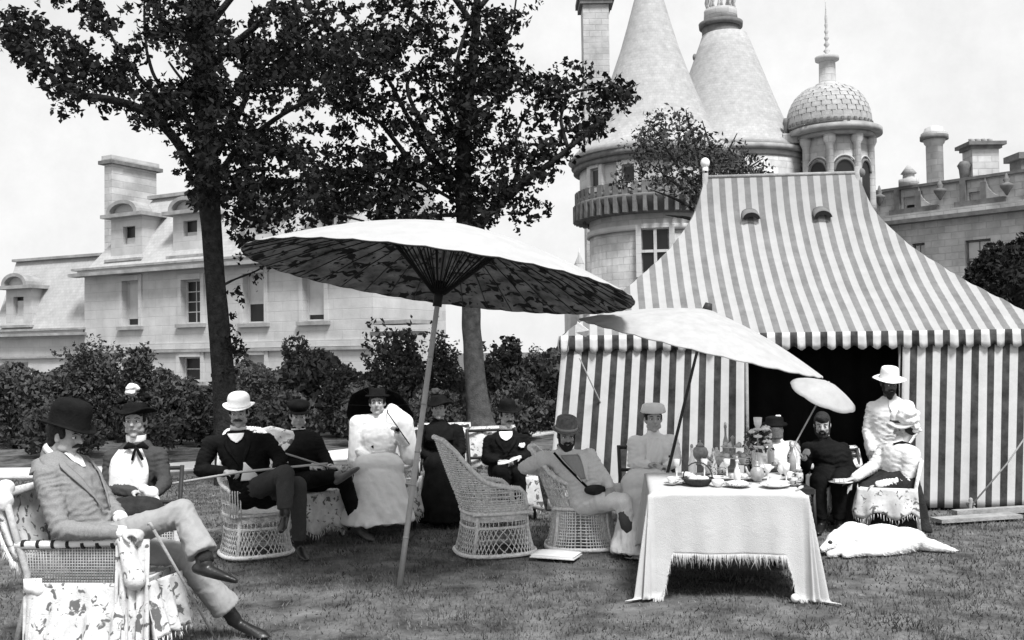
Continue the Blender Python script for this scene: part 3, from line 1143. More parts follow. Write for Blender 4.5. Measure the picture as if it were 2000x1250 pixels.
# ---------------------------------------------------------------- domed cupola
D4 = 49.0
s4 = F / D4
c4 = P(1640, 690, D4)
cu = thing('domed_cupola', (c4[0], c4[1], -1.5), 'round belvedere with arched openings, scaled dome and spired lantern', 'cupola')
zb = zat(1640, 300, D4)
zk = zat(1640, 272, D4)
cc4 = (c4[0], c4[1], 0)
obj('drum', lathe([(1.72, -1.5), (1.72, zat(1640, 420, D4)), (1.6, zat(1640, 410, D4)), (1.6, zk)], cc4, 48), STONE2, cu)
obj('cornice', merge([ringband(c4, 1.2, 1.95, zk - 0.1, zk + 0.1), ringband(c4, 1.2, 2.3, zk + 0.1, zk + 0.38), ringband(c4, 1.2, 2.05, zk + 0.38, zk + 0.5)]), CORN, cu)
cd = (c4[0] - 0.28, c4[1], 0)
prof = [(2.05, zk + 0.5), (2.1, zk + 0.7)]
for i in range(1, 11):
    a = math.pi / 2 * i / 11
    prof.append((0.42 + 1.62 * math.cos(a), zk + 0.75 + 1.95 * math.sin(a)))
zd = zk + 0.75 + 1.95
dome = obj('dome', lathe(prof + [(0.4, zd)], cd, 48), SLATE_R, cu)
for row in range(8):       # fish-scale tiles on the dome, each row its own ring of scales
    a = math.pi / 2 * (row + 0.5) / 11
    rr_, zz_ = 0.42 + 1.62 * math.cos(a) + 0.02, zk + 0.75 + 1.95 * math.sin(a)
    nsc = 26 if row < 5 else 16
    S_ = []
    for j in range(nsc):
        b_ = 2 * math.pi * (j + 0.5 * (row % 2)) / nsc
        e = A([math.cos(b_), math.sin(b_), 0])
        t = A([-e[1], e[0], 0])
        up_ = unit(A([0, 0, 1]) * math.cos(a) - e * math.sin(a) + A([0, 0, 0.1]))
        nrm_ = unit(np.cross(t, up_))
        S_.append(obox(A(cd) + e * rr_ + A([0, 0, zz_]), t * (rr_ * 2.6 / nsc), nrm_ * 0.018, up_ * 0.13))
    obj('scale_tile', merge(S_), SLATE_R, cu, smooth=False, kind='stuff')
obj('dentil', merge([obox(A(cd) + A([math.cos(a), math.sin(a), 0]) * 2.09 + A([0, 0, zk + 0.62]), A([-math.sin(a), math.cos(a), 0]) * 0.07, A([math.cos(a), math.sin(a), 0]) * 0.05, A([0, 0, 0.07])) for a in np.linspace(0, 2 * math.pi, 40, endpoint=False)]), STONE_D, cu, smooth=False, kind='stuff')
obj('lantern', lathe([(0.58, zd - 0.12), (0.6, zd + 0.1), (0.42, zd + 0.14), (0.4, zd + 1.25), (0.58, zd + 1.32), (0.6, zd + 1.5), (0.3, zd + 1.6)], cd, 24), STONE2, cu)
zl = zd + 1.6
prof = [(0.16, zl)]
for k_ in range(6):
    prof += [(0.06, zl + 0.1 + k_ * 0.33), (0.17 - 0.02 * k_, zl + 0.22 + k_ * 0.33), (0.06, zl + 0.34 + k_ * 0.33)]
prof += [(0.03, zl + 2.3), (0.02, zl + 3.2)]
obj('spire', lathe(prof, cd, 12), STONE2, cu)
for az in (-93, -48, -138, -3, 177):
    e = A([math.cos(math.radians(az)), math.sin(math.radians(az)), 0])
    t = A([-e[1], e[0], 0])
    zo, zs_ = zat(1640, 400, D4), zat(1640, 345, D4)
    hw = 0.42
    V_, F_ = [], []
    pts_ = [(-hw, zo), (hw, zo)] + [(hw * math.cos(q_), zs_ + hw * 1.25 * math.sin(q_)) for q_ in np.linspace(0, math.pi, 11)]
    for (u_, z_) in pts_:
        V_.append(A(cc4) + e * 1.62 + t * u_ + A([0, 0, z_]))
    for (u_, z_) in pts_:
        V_.append(A(cc4) + e * 1.3 + t * u_ + A([0, 0, z_]))
    n_ = len(pts_)
    F_ = [tuple(range(n_)), tuple(range(n_, 2 * n_))[::-1]] + [(i, (i + 1) % n_, n_ + (i + 1) % n_, n_ + i) for i in range(n_)]
    ar = obj('arched_opening', (A(V_), F_), GLASS, cu, smooth=False)
    for rr_, th_ in ((hw + 0.07, 0.07), (hw + 0.24, 0.05)):
        arc = [A(cc4) + e * 1.64 + t * (rr_ * math.cos(q_)) + A([0, 0, zs_ + rr_ * 1.2 * math.sin(q_)]) for q_ in np.linspace(0, math.pi, 15)]
        obj('arch_moulding', tube(arc, th_, 6), STONE_D if th_ > 0.06 else STONE, ar)
    e2 = A([math.cos(math.radians(az + 22)), math.sin(math.radians(az + 22)), 0])
    obj('pilaster', lathe([(0.24, zat(1640, 420, D4)), (0.2, zo), (0.18, zk - 0.6), (0.3, zk - 0.35), (0.3, zk - 0.1)], A(cc4) + e2 * 1.72, 12), STONE2, cu)
# balustrade fragments left of the dome
pb_ = P(1535, 262, D4)
for k_ in range(4):
    obj('baluster', lathe([(0.12, pb_[2]), (0.08, pb_[2] + 0.3), (0.16, pb_[2] + 0.55), (0.1, pb_[2] + 0.8)], (pb_[0] + 0.25 * k_, pb_[1], 0), 8), STONE_D, cu)
obj('parapet', box(pb_[0] - 0.2, pb_[1] - 0.2, pb_[2] - 0.5, pb_[0] + 1.6, pb_[1] + 0.3, pb_[2]), STONE2, cu, smooth=False)

# ---------------------------------------------------------------- wing on the far right
FR = Facade(1716, 51.0, 2000, 45.5)
rw = thing('parapet_house_wing', FR.pt(4, 0, -1.5), 'grey stone wing with dark cornice and clustered chimneys beyond the tent roof', 'building')
uL, zc = FR.uz(1700, 446)
uR, _ = FR.uz(2120, 400)
_, zp = FR.uz(1725, 376)
wr = [(1781, 476, 1806, 560), (1884, 470, 1935, 575), (1998, 455, 2050, 570)]
opn = []
for (x0, y0, x1, y1) in wr:
    u0, z1 = FR.uz(x0, y0)
    u1, _ = FR.uz(x1, y0)
    _, z0 = FR.uz(x0, y1)
    opn.append((u0, z0, u1, z1))
wt = [(1764, 386, 1786, 414), (1892, 376, 1913, 404), (2030, 366, 2052, 392)]
opa = []
for (x0, y0, x1, y1) in wt:
    u0, z1 = FR.uz(x0, y0)
    u1, _ = FR.uz(x1, y0)
    _, z0 = FR.uz(x0, y1)
    opa.append((u0, z0, u1, z1))
obj('wall', pierced(FR, None, uL, uR, -1.5, zc, opn), STONE2, rw, smooth=False)
obj('attic_wall', pierced(FR, None, uL, uR, zc + 0.5, zp, opa), STONE2, rw, smooth=False)
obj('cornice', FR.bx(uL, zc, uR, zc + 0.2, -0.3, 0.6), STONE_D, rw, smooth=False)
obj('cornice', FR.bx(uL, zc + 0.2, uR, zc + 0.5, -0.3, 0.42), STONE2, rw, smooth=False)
obj('parapet_coping', FR.bx(uL, zp, uR, zp + 0.14, -0.4, 0.2), STONE_D, rw, smooth=False)
obj('room_dark_sheet', FR.bx(uL, -1, uR, zp - 0.2, -3, -2.8), BLACKC, rw, smooth=False)  # black sheet put in as darkness of the rooms
for (x0, y0, x1, y1) in wr:
    window(FR, rw, x0, y0, x1, y1, 2, 3, 0, off=-0.25, surround=True, gm=BLIND_SKY, bm=STONE_D)  # sky reflection is given to the panes as a pale colour
for (x0, y0, x1, y1) in wt:
    fr = window(FR, rw, x0, y0, x1, y1, 1, 2, 0.5, off=-0.25, surround=False)
    u0, z1 = FR.uz(x0 - 14, y0 - 8, 0.1)
    u1, _ = FR.uz(x1 + 8, y0 - 8, 0.1)
    _, z0 = FR.uz(x0, y1 + 10, 0.1)
    obj('attic_pier', merge([FR.bx(u0 - 0.05, z0, u0 + 0.22, zp + 0.0, -0.01, 0.22), FR.bx(u1 - 0.1, z0, u1 + 0.15, zp - 0.2, -0.01, 0.22)]), STONE_D, rw, smooth=False)
    um = (u0 + u1) / 2
    obj('balustrade', FR.bx(u0 - 0.3, zc + 0.5, u1 + 1.0, zc + 0.78, -0.01, 0.3), STONE_D, rw, smooth=False)
    if x0 < 1800:
        obj('finial', lathe([(0.5, 0.14), (0.5, 0.5), (0.3, 0.55), (0.28, 0.75), (0.4, 0.8), (0.05, 1.25)], FR.pt(um, -0.1, zp), 12), STONE2, rw)
for px_ in (1722, 1840, 1970):
    u0, z1 = FR.uz(px_, 388 if px_ < 1800 else 376 if px_ < 1900 else 366, 0.2)
    obj('urn', lathe([(0.04, -0.40), (0.10, -0.28), (0.28, 0.02), (0.30, 0.10), (0.20, 0.16), (0.10, 0.22), (0.16, 0.34), (0.10, 0.42), (0.03, 0.66)], FR.pt(u0, 0.42, z1), 12), STONE_D, rw)
# scroll buttresses beside the attic windows
for px_ in (1795, 1925):
    u0, z1 = FR.uz(px_, 395, 0.1)
    V_ = [FR.pt(u0 + a_ * 0.95, o_, zc + 0.78 + (1 - math.sqrt(max(0, 1 - (1 - a_) ** 2))) * 1.2) for a_ in np.linspace(0, 1, 7) for o_ in (0.0, 0.16)]
    V_ += [FR.pt(u0 + 0.0, 0.0, zc + 0.78), FR.pt(u0 + 0.0, 0.16, zc + 0.78)]
    F_ = [(2 * i, 2 * i + 1, 2 * i + 3, 2 * i + 2) for i in range(6)] + [tuple([14] + [2 * i for i in range(7)]), tuple([15] + [2 * i + 1 for i in range(7)])[::-1], (14, 15, 1, 0)]
    obj('scroll_buttress', (A(V_), F_), STONE2, rw, smooth=False)
# chimneys
Dc = 50.5
sc_ = F / Dc
cp = P(1828, 400, Dc)
ztc = zat(1828, 258, Dc)
obj('round_chimney', lathe([(0.42, 5), (0.42, ztc - 0.7), (0.5, ztc - 0.6), (0.62, ztc - 0.25), (0.66, ztc - 0.1), (0.5, ztc + 0.05), (0.45, ztc + 0.2), (0.2, ztc + 0.32)], (cp[0], cp[1], 0), 20), STONE2, rw)
obj('chimney_band', ringband(cp, 0.4, 0.7, ztc - 0.42, ztc - 0.2, 20), STONE_D, rw)
a, b = P(1902, 400, 49.5), P(1954, 400, 49.5)
ztc = zat(1928, 290, 49.5)
sc4 = obj('square_chimney', box(a[0], a[1], 5, b[0], a[1] + 1.1, ztc), STONE2, rw, smooth=False)
obj('chimney_cap', merge([box(a[0] - 0.12, a[1] - 0.12, ztc, b[0] + 0.12, a[1] + 1.2, ztc + 0.16), box(a[0] - 0.28, a[1] - 0.28, ztc + 0.16, b[0] + 0.28, a[1] + 1.35, ztc + 0.34)]), STONE_D, sc4, smooth=False)
obj('chimney_pot', merge([lathe([(0.16, ztc + 0.34), (0.13, ztc + 0.55), (0.15, ztc + 0.6)], (a[0] + 0.2 + 0.32 * k_, a[1] + 0.5, 0), 10) for k_ in range(4)]), STONE2, sc4, kind='stuff')
obj('side_flue', lathe([(0.2, ztc - 1.6), (0.26, ztc - 1.0), (0.34, ztc - 0.8), (0.2, ztc - 0.6)], (a[0] - 0.3, a[1] + 0.3, 0), 12), STONE_D, sc4)
a, b = P(1997, 400, 47), P(2040, 400, 47)
ztc = zat(2010, 310, 47)
obj('square_chimney', merge([box(a[0], a[1], 5, b[0], a[1] + 1.1, ztc), box(a[0] - 0.2, a[1] - 0.2, ztc, b[0] + 0.2, a[1] + 1.3, ztc + 0.3)]), STONE_D, rw, smooth=False)
# roof of the right wing so that it is a solid block
obj('roof', FR.bx(uL, zp - 0.6, uR, zp - 0.3, -9, -0.5), SLATE, rw, smooth=False)
obj('end_wall', FR.bx(uL, -1.5, uL + 0.5, zp - 0.6, -9, -0.5), STONE2, rw, smooth=False)
# small spike beside the tower foot
ps = P(1132, 545, 30)
sp_ = thing('garden_urn_post', (ps[0], ps[1], 0), 'thin stone post with an urn finial standing past the parasol edge', 'ornament')
obj('post', lathe([(0.16, 0), (0.16, 0.2), (0.09, 0.3), (0.09, ps[2] - 0.3), (0.2, ps[2] - 0.2)], (ps[0], ps[1], 0), 12), STONE, sp_)
obj('urn_finial', lathe([(0.1, ps[2] - 0.2), (0.22, ps[2] + 0.0), (0.1, ps[2] + 0.15), (0.16, ps[2] + 0.45), (0.05, ps[2] + 0.7), (0.02, ps[2] + 0.95)], (ps[0], ps[1], 0), 12), STONE2, sp_)
# ================================================================ trees
ROWS_T = [
 # 24 rows of 20 px; 64 columns of 20 px: four 16-column blocks each
 "   . +.+##  + ##" "++###    .+#++++" "+++.+#+#+++..++ " "   ..           ",
 "+# .    +#..  ++" ".+###.  .#++#+#+" "+.. .+.+++++.++#" "+#+.            ",
 "+#+#.   ++#. .+#" "#+###++.+..###++" "+.++++.+##++..++" "#++.            ",
 "##+#+#+.  +  ++#" "####+#. +..+#+#+" "#+######+#++ .+#" "#+.             ",
 "+##+.++++  +.++." "++###++######+##" "##++###+..++.+##" "++.             ",
 " +##+ ###. +#+. " ".+###+##########" "#####+#. .##.+.+" "#+.             ",
 "  .#++###++##.  " " ..##+ +########" "#+#####.++++++#+" "##+.  .++.      ",
 "   +++.+.+##+..." "  +##..+######+#" "###++++++#######" "###+++++.+ ..   ",
 "    ++###.### ++" "+#####+###+++#++" "#+##..+..+++####" "##+#+##++++##+  ",
 "     +++++..  ##" "###+##++++++.##+" "###++++..#++#+++" "#+ .+##.+..+##  ",
 "     .++ .+++.##" "##+##+#..++.++. " "+####+.++.++##+." ".. .+++.++#.+   ",
 "      +     .#+#" "##++#+++..   .. " ".+.++++.++..+###" ".+.++.+++.#+    ",
 "             .++" "+++##.#+#+++++++" "+#..++###.+####+" "++..++ ++##.    ",
 "                " "..+###+#####+.. " ".++..+ .+#+####+" " .+..++.#.      ",
 "                " "  +##.#######+++" "++++++. ++#++#++" "#+#.+#++.       ",
 "                " " ++## ++#+ .##++" "+++##++#++.++#+." "+++###++        ",
 "                " " ++##+++#+.+++##" "+#+##+###+#++#++" "++.+++.         ",
 "                " "  +##+####+..+++" "####+++#++##+#++" "+.+#++          ",
 "                " "   ##+####+##+##" "#+##+###.+++#+##" "##+..           ",
 "                " "  .##++##++#####" "#+######+...+##+" "##+++           ",
 "                " "     ..#+#++.++#" "##+++#+#+.++++##" "+.++.+          ",
 "                " "      +.+.++++++" ".+  +#++#+#..++#" "  ++.           ",
 "                " "      +...+.+.. " "             ++ " "  .             ",
 "                " "      .+.       " "                " "                ",
]


def tree_pts(tree, DT, seed, extra_up=14):
    """Leaf centres of one tree from the crown plan: 20 px cells, density per cell."""
    r = np.random.default_rng(seed)
    C = []
    for j, row in enumerate(ROWS_T):
        assert len(row) == 64, (j, len(row))
        for i, ch_ in enumerate(row):
            if ch_ == ' ':
                continue
            xm, ym = i * 20 + 10, j * 20 + 10
            split = 660 - 0.25 * ym + 70 * math.sin(ym * 0.021)
            mine = 1 if xm < split else 2
            if mine != tree:
                continue
            nl = {'#': 90, '+': 27, '.': 9}[ch_]
            nclump = {'#': 6, '+': 4, '.': 2}[ch_]
            cen = r.uniform(-9, 9, (nclump, 2))
            k = r.integers(0, nclump, nl)
            spread = {'#': 7.5, '+': 4.4, '.': 3.0}[ch_]
            xy = cen[k] + r.normal(size=(nl, 2)) * spread
            cd_ = r.normal(size=nclump) * 0.9
            dep = cd_[k] + r.normal(size=nl) * 0.22
            for q_ in range(nl):
                C.append((xm + xy[q_, 0], ym + xy[q_, 1], DT + dep[q_]))
    return C


def grow_crown(tree, DT, size, seed, top, cx_px, half_px):
    C = tree_pts(tree, DT, seed)
    W_ = A([P(a, b, d) for a, b, d in C])
    r = np.random.default_rng(seed + 5)
    # the crown above the frame and round the trunk, out of the camera's sight
    n_ = 5200
    X = r.uniform(-1, 1, (n_ * 3, 3))
    X = X[np.linalg.norm(X, axis=1) < 1][:n_]
    base = P(cx_px, -20, DT)
    R_ = half_px / F * DT
    cen = base + A([0, 0, top * 0.5])
    X = X * A([R_, R_ * 0.7, top * 0.5]) + cen
    nsx = snoise(X, 1.3, seed + 9)
    X = X[(nsx > -0.35)]
    X = X[X[:, 2] > base[2] + 0.1]
    return np.vstack([W_, X])


def limb(th, pts, D, r0, r1, m, seed=0, dep=None):
    """Branch through photograph pixels; r in metres."""
    n_ = len(pts)
    dd = dep or [0] * n_
    w_ = [P(x, y, D + dd[i]) for i, (x, y) in enumerate(pts)]
    w_ = A(w_)
    # subdivide smoothly
    t = np.linspace(0, n_ - 1, (n_ - 1) * 5 + 1)
    sm = np.stack([np.interp(t, range(n_), w_[:, c]) for c in range(3)], 1)
    for _ in range(2):
        sm[1:-1] = (sm[:-2] + 2 * sm[1:-1] + sm[2:]) / 4
    rr = np.interp(t, [0, n_ - 1], [r0, r1])
    sm = sm + snoise(sm, 3.0, seed)[:, None] * np.minimum(rr, 0.03)[:, None] * A([1, 0.5, 0.3])
    return tube(sm, rr, 9)


def bark(vf, amp, seed):
    v, f = vf
    v = A(v)
    n1 = snoise(v, (16, 16, 4), seed)
    n2 = snoise(v, (3, 3, 1.2), seed + 3)
    ctr_off = (n1 * amp + n2 * amp * 1.5)[:, None]
    N = np.zeros_like(v)
    for q_ in f:
        if len(q_) == 4:
            nn = np.cross(v[q_[2]] - v[q_[0]], v[q_[3]] - v[q_[1]])
            for i in q_:
                N[i] += nn
    N /= np.maximum(np.linalg.norm(N, axis=1, keepdims=True), 1e-9)
    return v + N * ctr_off, f


def trunk_tube(pts, D, px_w, k=26, flare=None):
    """Trunk through pixels with widths in pixels."""
    n_ = len(pts)
    w_ = A([P(x, y, D) for x, y in pts])
    rr = A(px_w) / 2 / F * D
    t = np.linspace(0, n_ - 1, (n_ - 1) * 8 + 1)
    sm = np.stack([np.interp(t, range(n_), w_[:, c]) for c in range(3)], 1)
    rs = np.interp(t, range(n_), rr)
    for _ in range(3):
        sm[1:-1] = (sm[:-2] + 2 * sm[1:-1] + sm[2:]) / 4
        rs[1:-1] = (rs[:-2] + 2 * rs[1:-1] + rs[2:]) / 4
    return tube(sm, rs, k)


DT1, DT2 = 13.5, 19.5
g1 = G(452, 698 + 3382 / DT1)
tree1 = thing('tree', G(450, 697 + 3382 / DT1), 'tall dark-barked tree rising behind the man in the white bowler', 'tree', 'garden trees')
obj('trunk', bark(trunk_tube([(455, 958), (447, 900), (440, 800), (436, 740), (428, 640), (420, 540), (413, 440), (408, 380), (404, 280), (400, 180), (398, 80), (396, -40), (400, -260), (410, -520)],
                             DT1, [72, 51, 45, 43, 41, 39, 40, 42, 44, 46, 44, 40, 28, 10]), 0.008, 1), BARK, tree1)
B1 = [([(388, 335), (345, 272), (300, 225), (255, 205), (200, 192), (150, 186), (110, 165), (75, 120), (45, 70), (10, 45)], 0.075, 0.018, [0, -.1, -.2, -.3, -.4, -.4, -.4, -.3, -.2, 0]),
      ([(110, 165), (90, 130), (80, 90), (60, 60)], 0.03, 0.01, [-.4, -.3, -.2, -.2]),
      ([(225, 198), (205, 150), (180, 120), (165, 95)], 0.025, 0.008, None),
      ([(395, 270), (350, 215), (300, 180), (260, 140), (225, 90), (205, 50), (190, 0)], 0.05, 0.012, [0, .2, .3, .4, .5, .5, .5]),
      ([(340, 205), (300, 150), (285, 100), (283, 40), (282, -20)], 0.03, 0.01, [.2, .2, .2, .3, .3]),
      ([(398, 230), (360, 160), (330, 120)], 0.03, 0.01, None),
      ([(412, 130), (440, 100), (470, 75), (500, 48), (525, 20), (540, -20)], 0.065, 0.03, [0, -.1, -.2, -.3, -.3, -.3]),
      ([(425, 215), (455, 190), (480, 160), (520, 120), (580, 90)], 0.04, 0.012, [0, .1, .2, .4, .5]),
      ([(420, 300), (455, 240), (475, 200), (490, 160)], 0.07, 0.03, [0, .1, .2, .3]),
      ([(425, 330), (470, 305), (520, 290), (575, 310), (640, 330)], 0.035, 0.01, [0, -.1, -.2, -.3, -.3]),
      ([(425, 390), (480, 370), (540, 350), (600, 355), (660, 375)], 0.04, 0.01, [0, .1, .3, .4, .4]),
      ([(420, 350), (470, 280), (540, 230), (610, 190), (650, 140)], 0.05, 0.015, [0, -.2, -.4, -.6, -.6]),
      ([(400, 60), (440, 10), (500, -60), (600, -160)], 0.06, 0.02, None),
      ([(396, 40), (330, -20), (240, -110), (120, -180)], 0.06, 0.02, None),
      ([(390, 330), (365, 300), (350, 280), (330, 285)], 0.02, 0.008, None),
      ([(430, 560), (460, 545), (500, 530), (530, 510)], 0.022, 0.006, [0, .2, .2, .2]),
      ([(432, 690), (455, 670), (470, 660)], 0.02, 0.006, [0, -.2, -.3])]
for i, (p_, a_, b_, dd) in enumerate(B1):
    obj('branch', bark(limb(tree1, p_, DT1, a_, b_, BARK, i, dd), 0.003, i), BARK, tree1)
V, Fc = leaves(grow_crown(1, DT1, 0.07, 31, 4.2, 380, 520), 0.082, 32)
extra = []
r = np.random.default_rng(4)
for (x, y, s_, n_) in [(448, 676, 22, 130), (470, 690, 14, 60), (440, 720, 16, 50), (460, 570, 10, 22), (470, 590, 8, 14), (480, 470, 12, 26), (500, 480, 12, 24), (470, 500, 10, 20), (455, 615, 7, 10), (455, 640, 7, 10), (500, 545, 12, 20), (520, 520, 10, 16), (462, 430, 10, 20)]:
    for _ in range(n_):
        extra.append(P(x + r.normal() * s_ * .6, y + r.normal() * s_ * .6, DT1 + r.normal() * 0.25))
V2, F2 = leaves(extra, 0.075, 33)
V = np.vstack([V, V2])
Fc = np.vstack([Fc, F2 + len(V) - len(V2)])
obj('crown', (V, Fc), LEAF, tree1, smooth=False, kind='stuff')

tree2 = thing('tree', G(938, 686 + 3382 / 19.0), 'tree with a bare grey forked trunk rising over the big parasol near the tent', 'tree', 'garden trees')
obj('trunk', bark(trunk_tube([(946, 868), (941, 848), (936, 820), (932, 780), (928, 740), (924, 680), (921, 620), (918, 560), (915, 480), (912, 440)], DT2 - 0.5,
                             [86, 66, 52, 45, 41, 38, 37, 36, 36, 40]), 0.012, 7), BARK2, tree2)
B2 = [([(913, 470), (905, 400), (903, 330), (905, 260), (915, 190), (925, 120), (930, 40), (935, -60)], 0.19, 0.06, None),
      ([(916, 462), (945, 425), (985, 392), (1030, 350), (1075, 320), (1110, 290), (1160, 250), (1200, 210)], 0.11, 0.02, [0, -.2, -.4, -.5, -.6, -.6, -.6, -.5]),
      ([(1110, 290), (1090, 230), (1110, 180), (1170, 172), (1215, 170)], 0.04, 0.015, [-.6, -.5, -.4, -.3, -.2]),
      ([(1000, 380), (1010, 330), (1005, 260), (1040, 200)], 0.045, 0.015, None),
      ([(905, 400), (870, 340), (835, 300), (800, 235), (765, 160), (720, 110)], 0.09, 0.02, [0, .2, .3, .4, .5, .5]),
      ([(895, 350), (850, 290), (800, 190), (795, 160), (830, 110)], 0.06, 0.02, None),
      ([(900, 300), (880, 230), (850, 190), (800, 150)], 0.05, 0.015, [0, -.3, -.4, -.4]),
      ([(795, 305), (760, 260), (745, 240), (700, 210), (660, 170)], 0.06, 0.02, [.3, .4, .4, .4, .4]),
      ([(905, 420), (860, 420), (800, 425), (730, 415), (660, 400)], 0.05, 0.012, [0, -.3, -.5, -.6, -.6]),
      ([(903, 400), (850, 370), (790, 340), (700, 330)], 0.045, 0.01, [0, -.3, -.5, -.7]),
      ([(905, 250), (885, 150), (900, 90), (915, 40), (935, 0)], 0.05, 0.02, [0, -.3, -.3, -.3, -.3]),
      ([(915, 190), (960, 140), (1000, 60), (1010, -20)], 0.05, 0.015, [0, .3, .4, .4]),
      ([(912, 230), (960, 200), (1020, 170), (1060, 150)], 0.05, 0.012, [0, .2, .3, .3]),
      ([(640, 414), (670, 422), (712, 432)], 0.02, 0.02, [-1, -1, -1]),
      ([(930, 60), (860, -40), (760, -130)], 0.07, 0.02, None), ([(932, 20), (1000, -60), (1060, -160)], 0.06, 0.02, None)]
for i, (p_, a_, b_, dd) in enumerate(B2):
    obj('branch', bark(limb(tree2, p_, DT2 - 0.5, a_, b_, BARK, 40 + i, dd), 0.004, i), BARK if i else BARK, tree2)
V, Fc = leaves(grow_crown(2, DT2 - 0.5, 0.1, 61, 5.0, 880, 330), 0.112, 62)
obj('crown', (V, Fc), LEAF, tree2, smooth=False, kind='stuff')

# small leafy tree behind the tent ridge, in front of the towers
SMALL = [
 "        .        ",
 "     .++.+++     ",
 "     +++.+++.    ",
 "   .+++#+.+++.   ",
 "   +++##+++#++.. ",
 " . ++###++##+##++. . ",
 "  .+##+#+++##+###++..",
 "   +++.+++#+#######+++.",
 ". .+++.+++++########++..",
 "+. .++++++++++#########+.",
 ".+ ..++++.+++#..#######..",
 "++.. .+++.+++# .#######. ",
 "  .    ..++++++         ",
 "          .++##         ",
 "           +##          ",
]
DT3 = 17.5
t3 = thing('tree', P(1386, 700, DT3) * A([1, 1, 0]), 'small many-stemmed tree standing behind the tent ridge in front of the round tower', 'tree', 'garden trees')
r = np.random.default_rng(12)
C = []
for j, row in enumerate(SMALL):
    for i, ch_ in enumerate(row):
        if ch_ == ' ':
            continue
        xm, ym = 1205 + i * 12.6, 212 + j * 13.5
        nl = {'#': 44, '+': 20, '.': 7}[ch_]
        for _ in range(nl):
            C.append(P(xm + r.normal() * 6, ym + r.normal() * 6.5, DT3 + r.normal() * 0.7))
V, Fc = leaves(C, 0.082, 13, aspect=0.5)
obj('crown', (V, Fc), VINELEAF, t3, smooth=False, kind='stuff')
obj('trunk', bark(trunk_tube([(1384, 800), (1384, 600), (1384, 470), (1386, 420), (1388, 390)], DT3, [34, 30, 26, 24, 20]), 0.006, 3), BARK, t3)
for i, p_ in enumerate([[(1386, 420), (1360, 370), (1330, 330), (1300, 290), (1290, 250)], [(1386, 410), (1372, 350), (1360, 290), (1342, 230), (1340, 214)], [(1388, 410), (1392, 350), (1388, 290), (1372, 235)],
                        [(1388, 405), (1402, 350), (1420, 300), (1440, 260)], [(1388, 410), (1420, 365), (1450, 335), (1490, 310)], [(1384, 430), (1350, 405), (1310, 385), (1270, 370)],
                        [(1384, 425), (1345, 375), (1305, 345), (1270, 320)], [(1384, 415), (1380, 340), (1375, 280)], [(1383, 440), (1340, 425), (1300, 420)]]):
    obj('branch', limb(t3, p_, DT3, 0.05, 0.008, BARK, 90 + i), BARK, t3)

# dark clipped evergreen beyond the right end of the tent
DT4 = 19.0
e4 = P(2010, 600, DT4)
r = np.random.default_rng(3)
ev = thing('evergreen_tree', (e4[0] + 0.3, DT4, 0), 'dense dark rounded evergreen beyond the end of the tent roof', 'tree')
X = r.normal(size=(15000, 3))
X /= np.linalg.norm(X, axis=1, keepdims=True)
lump = 1 + 0.09 * snoise(X, 5, 4) + 0.04 * snoise(X, 14, 5)
X = X * (lump * r.uniform(0.86, 1.04, len(X)))[:, None]
RR = 128 / F * DT4
cen = P(2010, 600, DT4)
V, Fc = leaves(X * A([RR, RR, RR * 1.02]) + cen, 0.11, 5, aspect=0.5)
obj('crown', (V, Fc), DARKLEAF, ev, smooth=False, kind='stuff')
obj('inner_crown', ell(cen, (RR * 0.88, RR * 0.88, RR * 0.9)), DARKLEAF, ev)
obj('trunk', rcone((cen[0], cen[1], -0.1), 0.16, (cen[0], cen[1], cen[2]), 0.12), BARK, ev)

# ================================================================ shrubs behind the path
# centre x, top y, base y, half width px, distance, looseness, label
SH = [(-60, 700, 850, 75, 20.0, .2, 'broad dull shrub at the outer end of the shrubbery'),
      (35, 706, 850, 72, 19.4, .3, 'low rounded shrub under the single-dormer wing, first along the bed'),
      (112, 708, 848, 52, 20.4, .3, 'low thin-topped shrub beside the tall spiky one'),
      (182, 652, 845, 58, 20.8, .9, 'tall loose spiky shrub standing above its neighbours behind the flowered hat'),
      (268, 672, 845, 46, 20.2, .8, 'narrow upright shrub directly behind the flowered hat'),
      (345, 716, 842, 55, 19.6, .3, 'low bushy shrub just before the dark tree trunk'),
      (300, 790, 858, 62, 17.8, .2, 'small dense shrub at the bed edge behind the flowered hat'),
      (120, 792, 860, 90, 17.6, .2, 'wide low shrub behind the black top hat'),
      (395, 735, 838, 42, 19.0, .4, 'slender shrub partly hidden by the dark tree trunk'),
      (505, 690, 835, 50, 20.2, .3, 'dark shrub just past the dark tree trunk'),
      (597, 648, 830, 60, 22.0, .15, 'round-topped dark shrub under the parasol rim'),
      (560, 752, 838, 70, 18.6, .2, 'low mottled shrub behind the black cap'),
      (672, 690, 830, 52, 20.8, .3, 'pale-leaved shrub between the round-topped and the ragged one'),
      (775, 622, 826, 66, 20.8, .9, 'tall ragged open shrub seen beside the bamboo pole'),
      (720, 745, 832, 70, 18.8, .2, 'low dense shrub behind the woman in white'),
      (868, 640, 822, 42, 21.2, .5, 'upright shrub between the bamboo pole and the grey trunk'),
      (850, 740, 828, 62, 19.0, .2, 'low dark shrub behind the woman in black'),
      (985, 652, 818, 52, 21.0, .4, 'shrub just past the grey trunk'),
      (1050, 656, 816, 60, 21.6, .3, 'broad shrub next to the striped tent wall'),
      (1010, 738, 820, 66, 19.6, .2, 'low shrub behind the man with the pocket handkerchief'),
      (1130, 690, 815, 60, 22.6, .3, 'shrub mostly hidden behind the striped tent wall')]
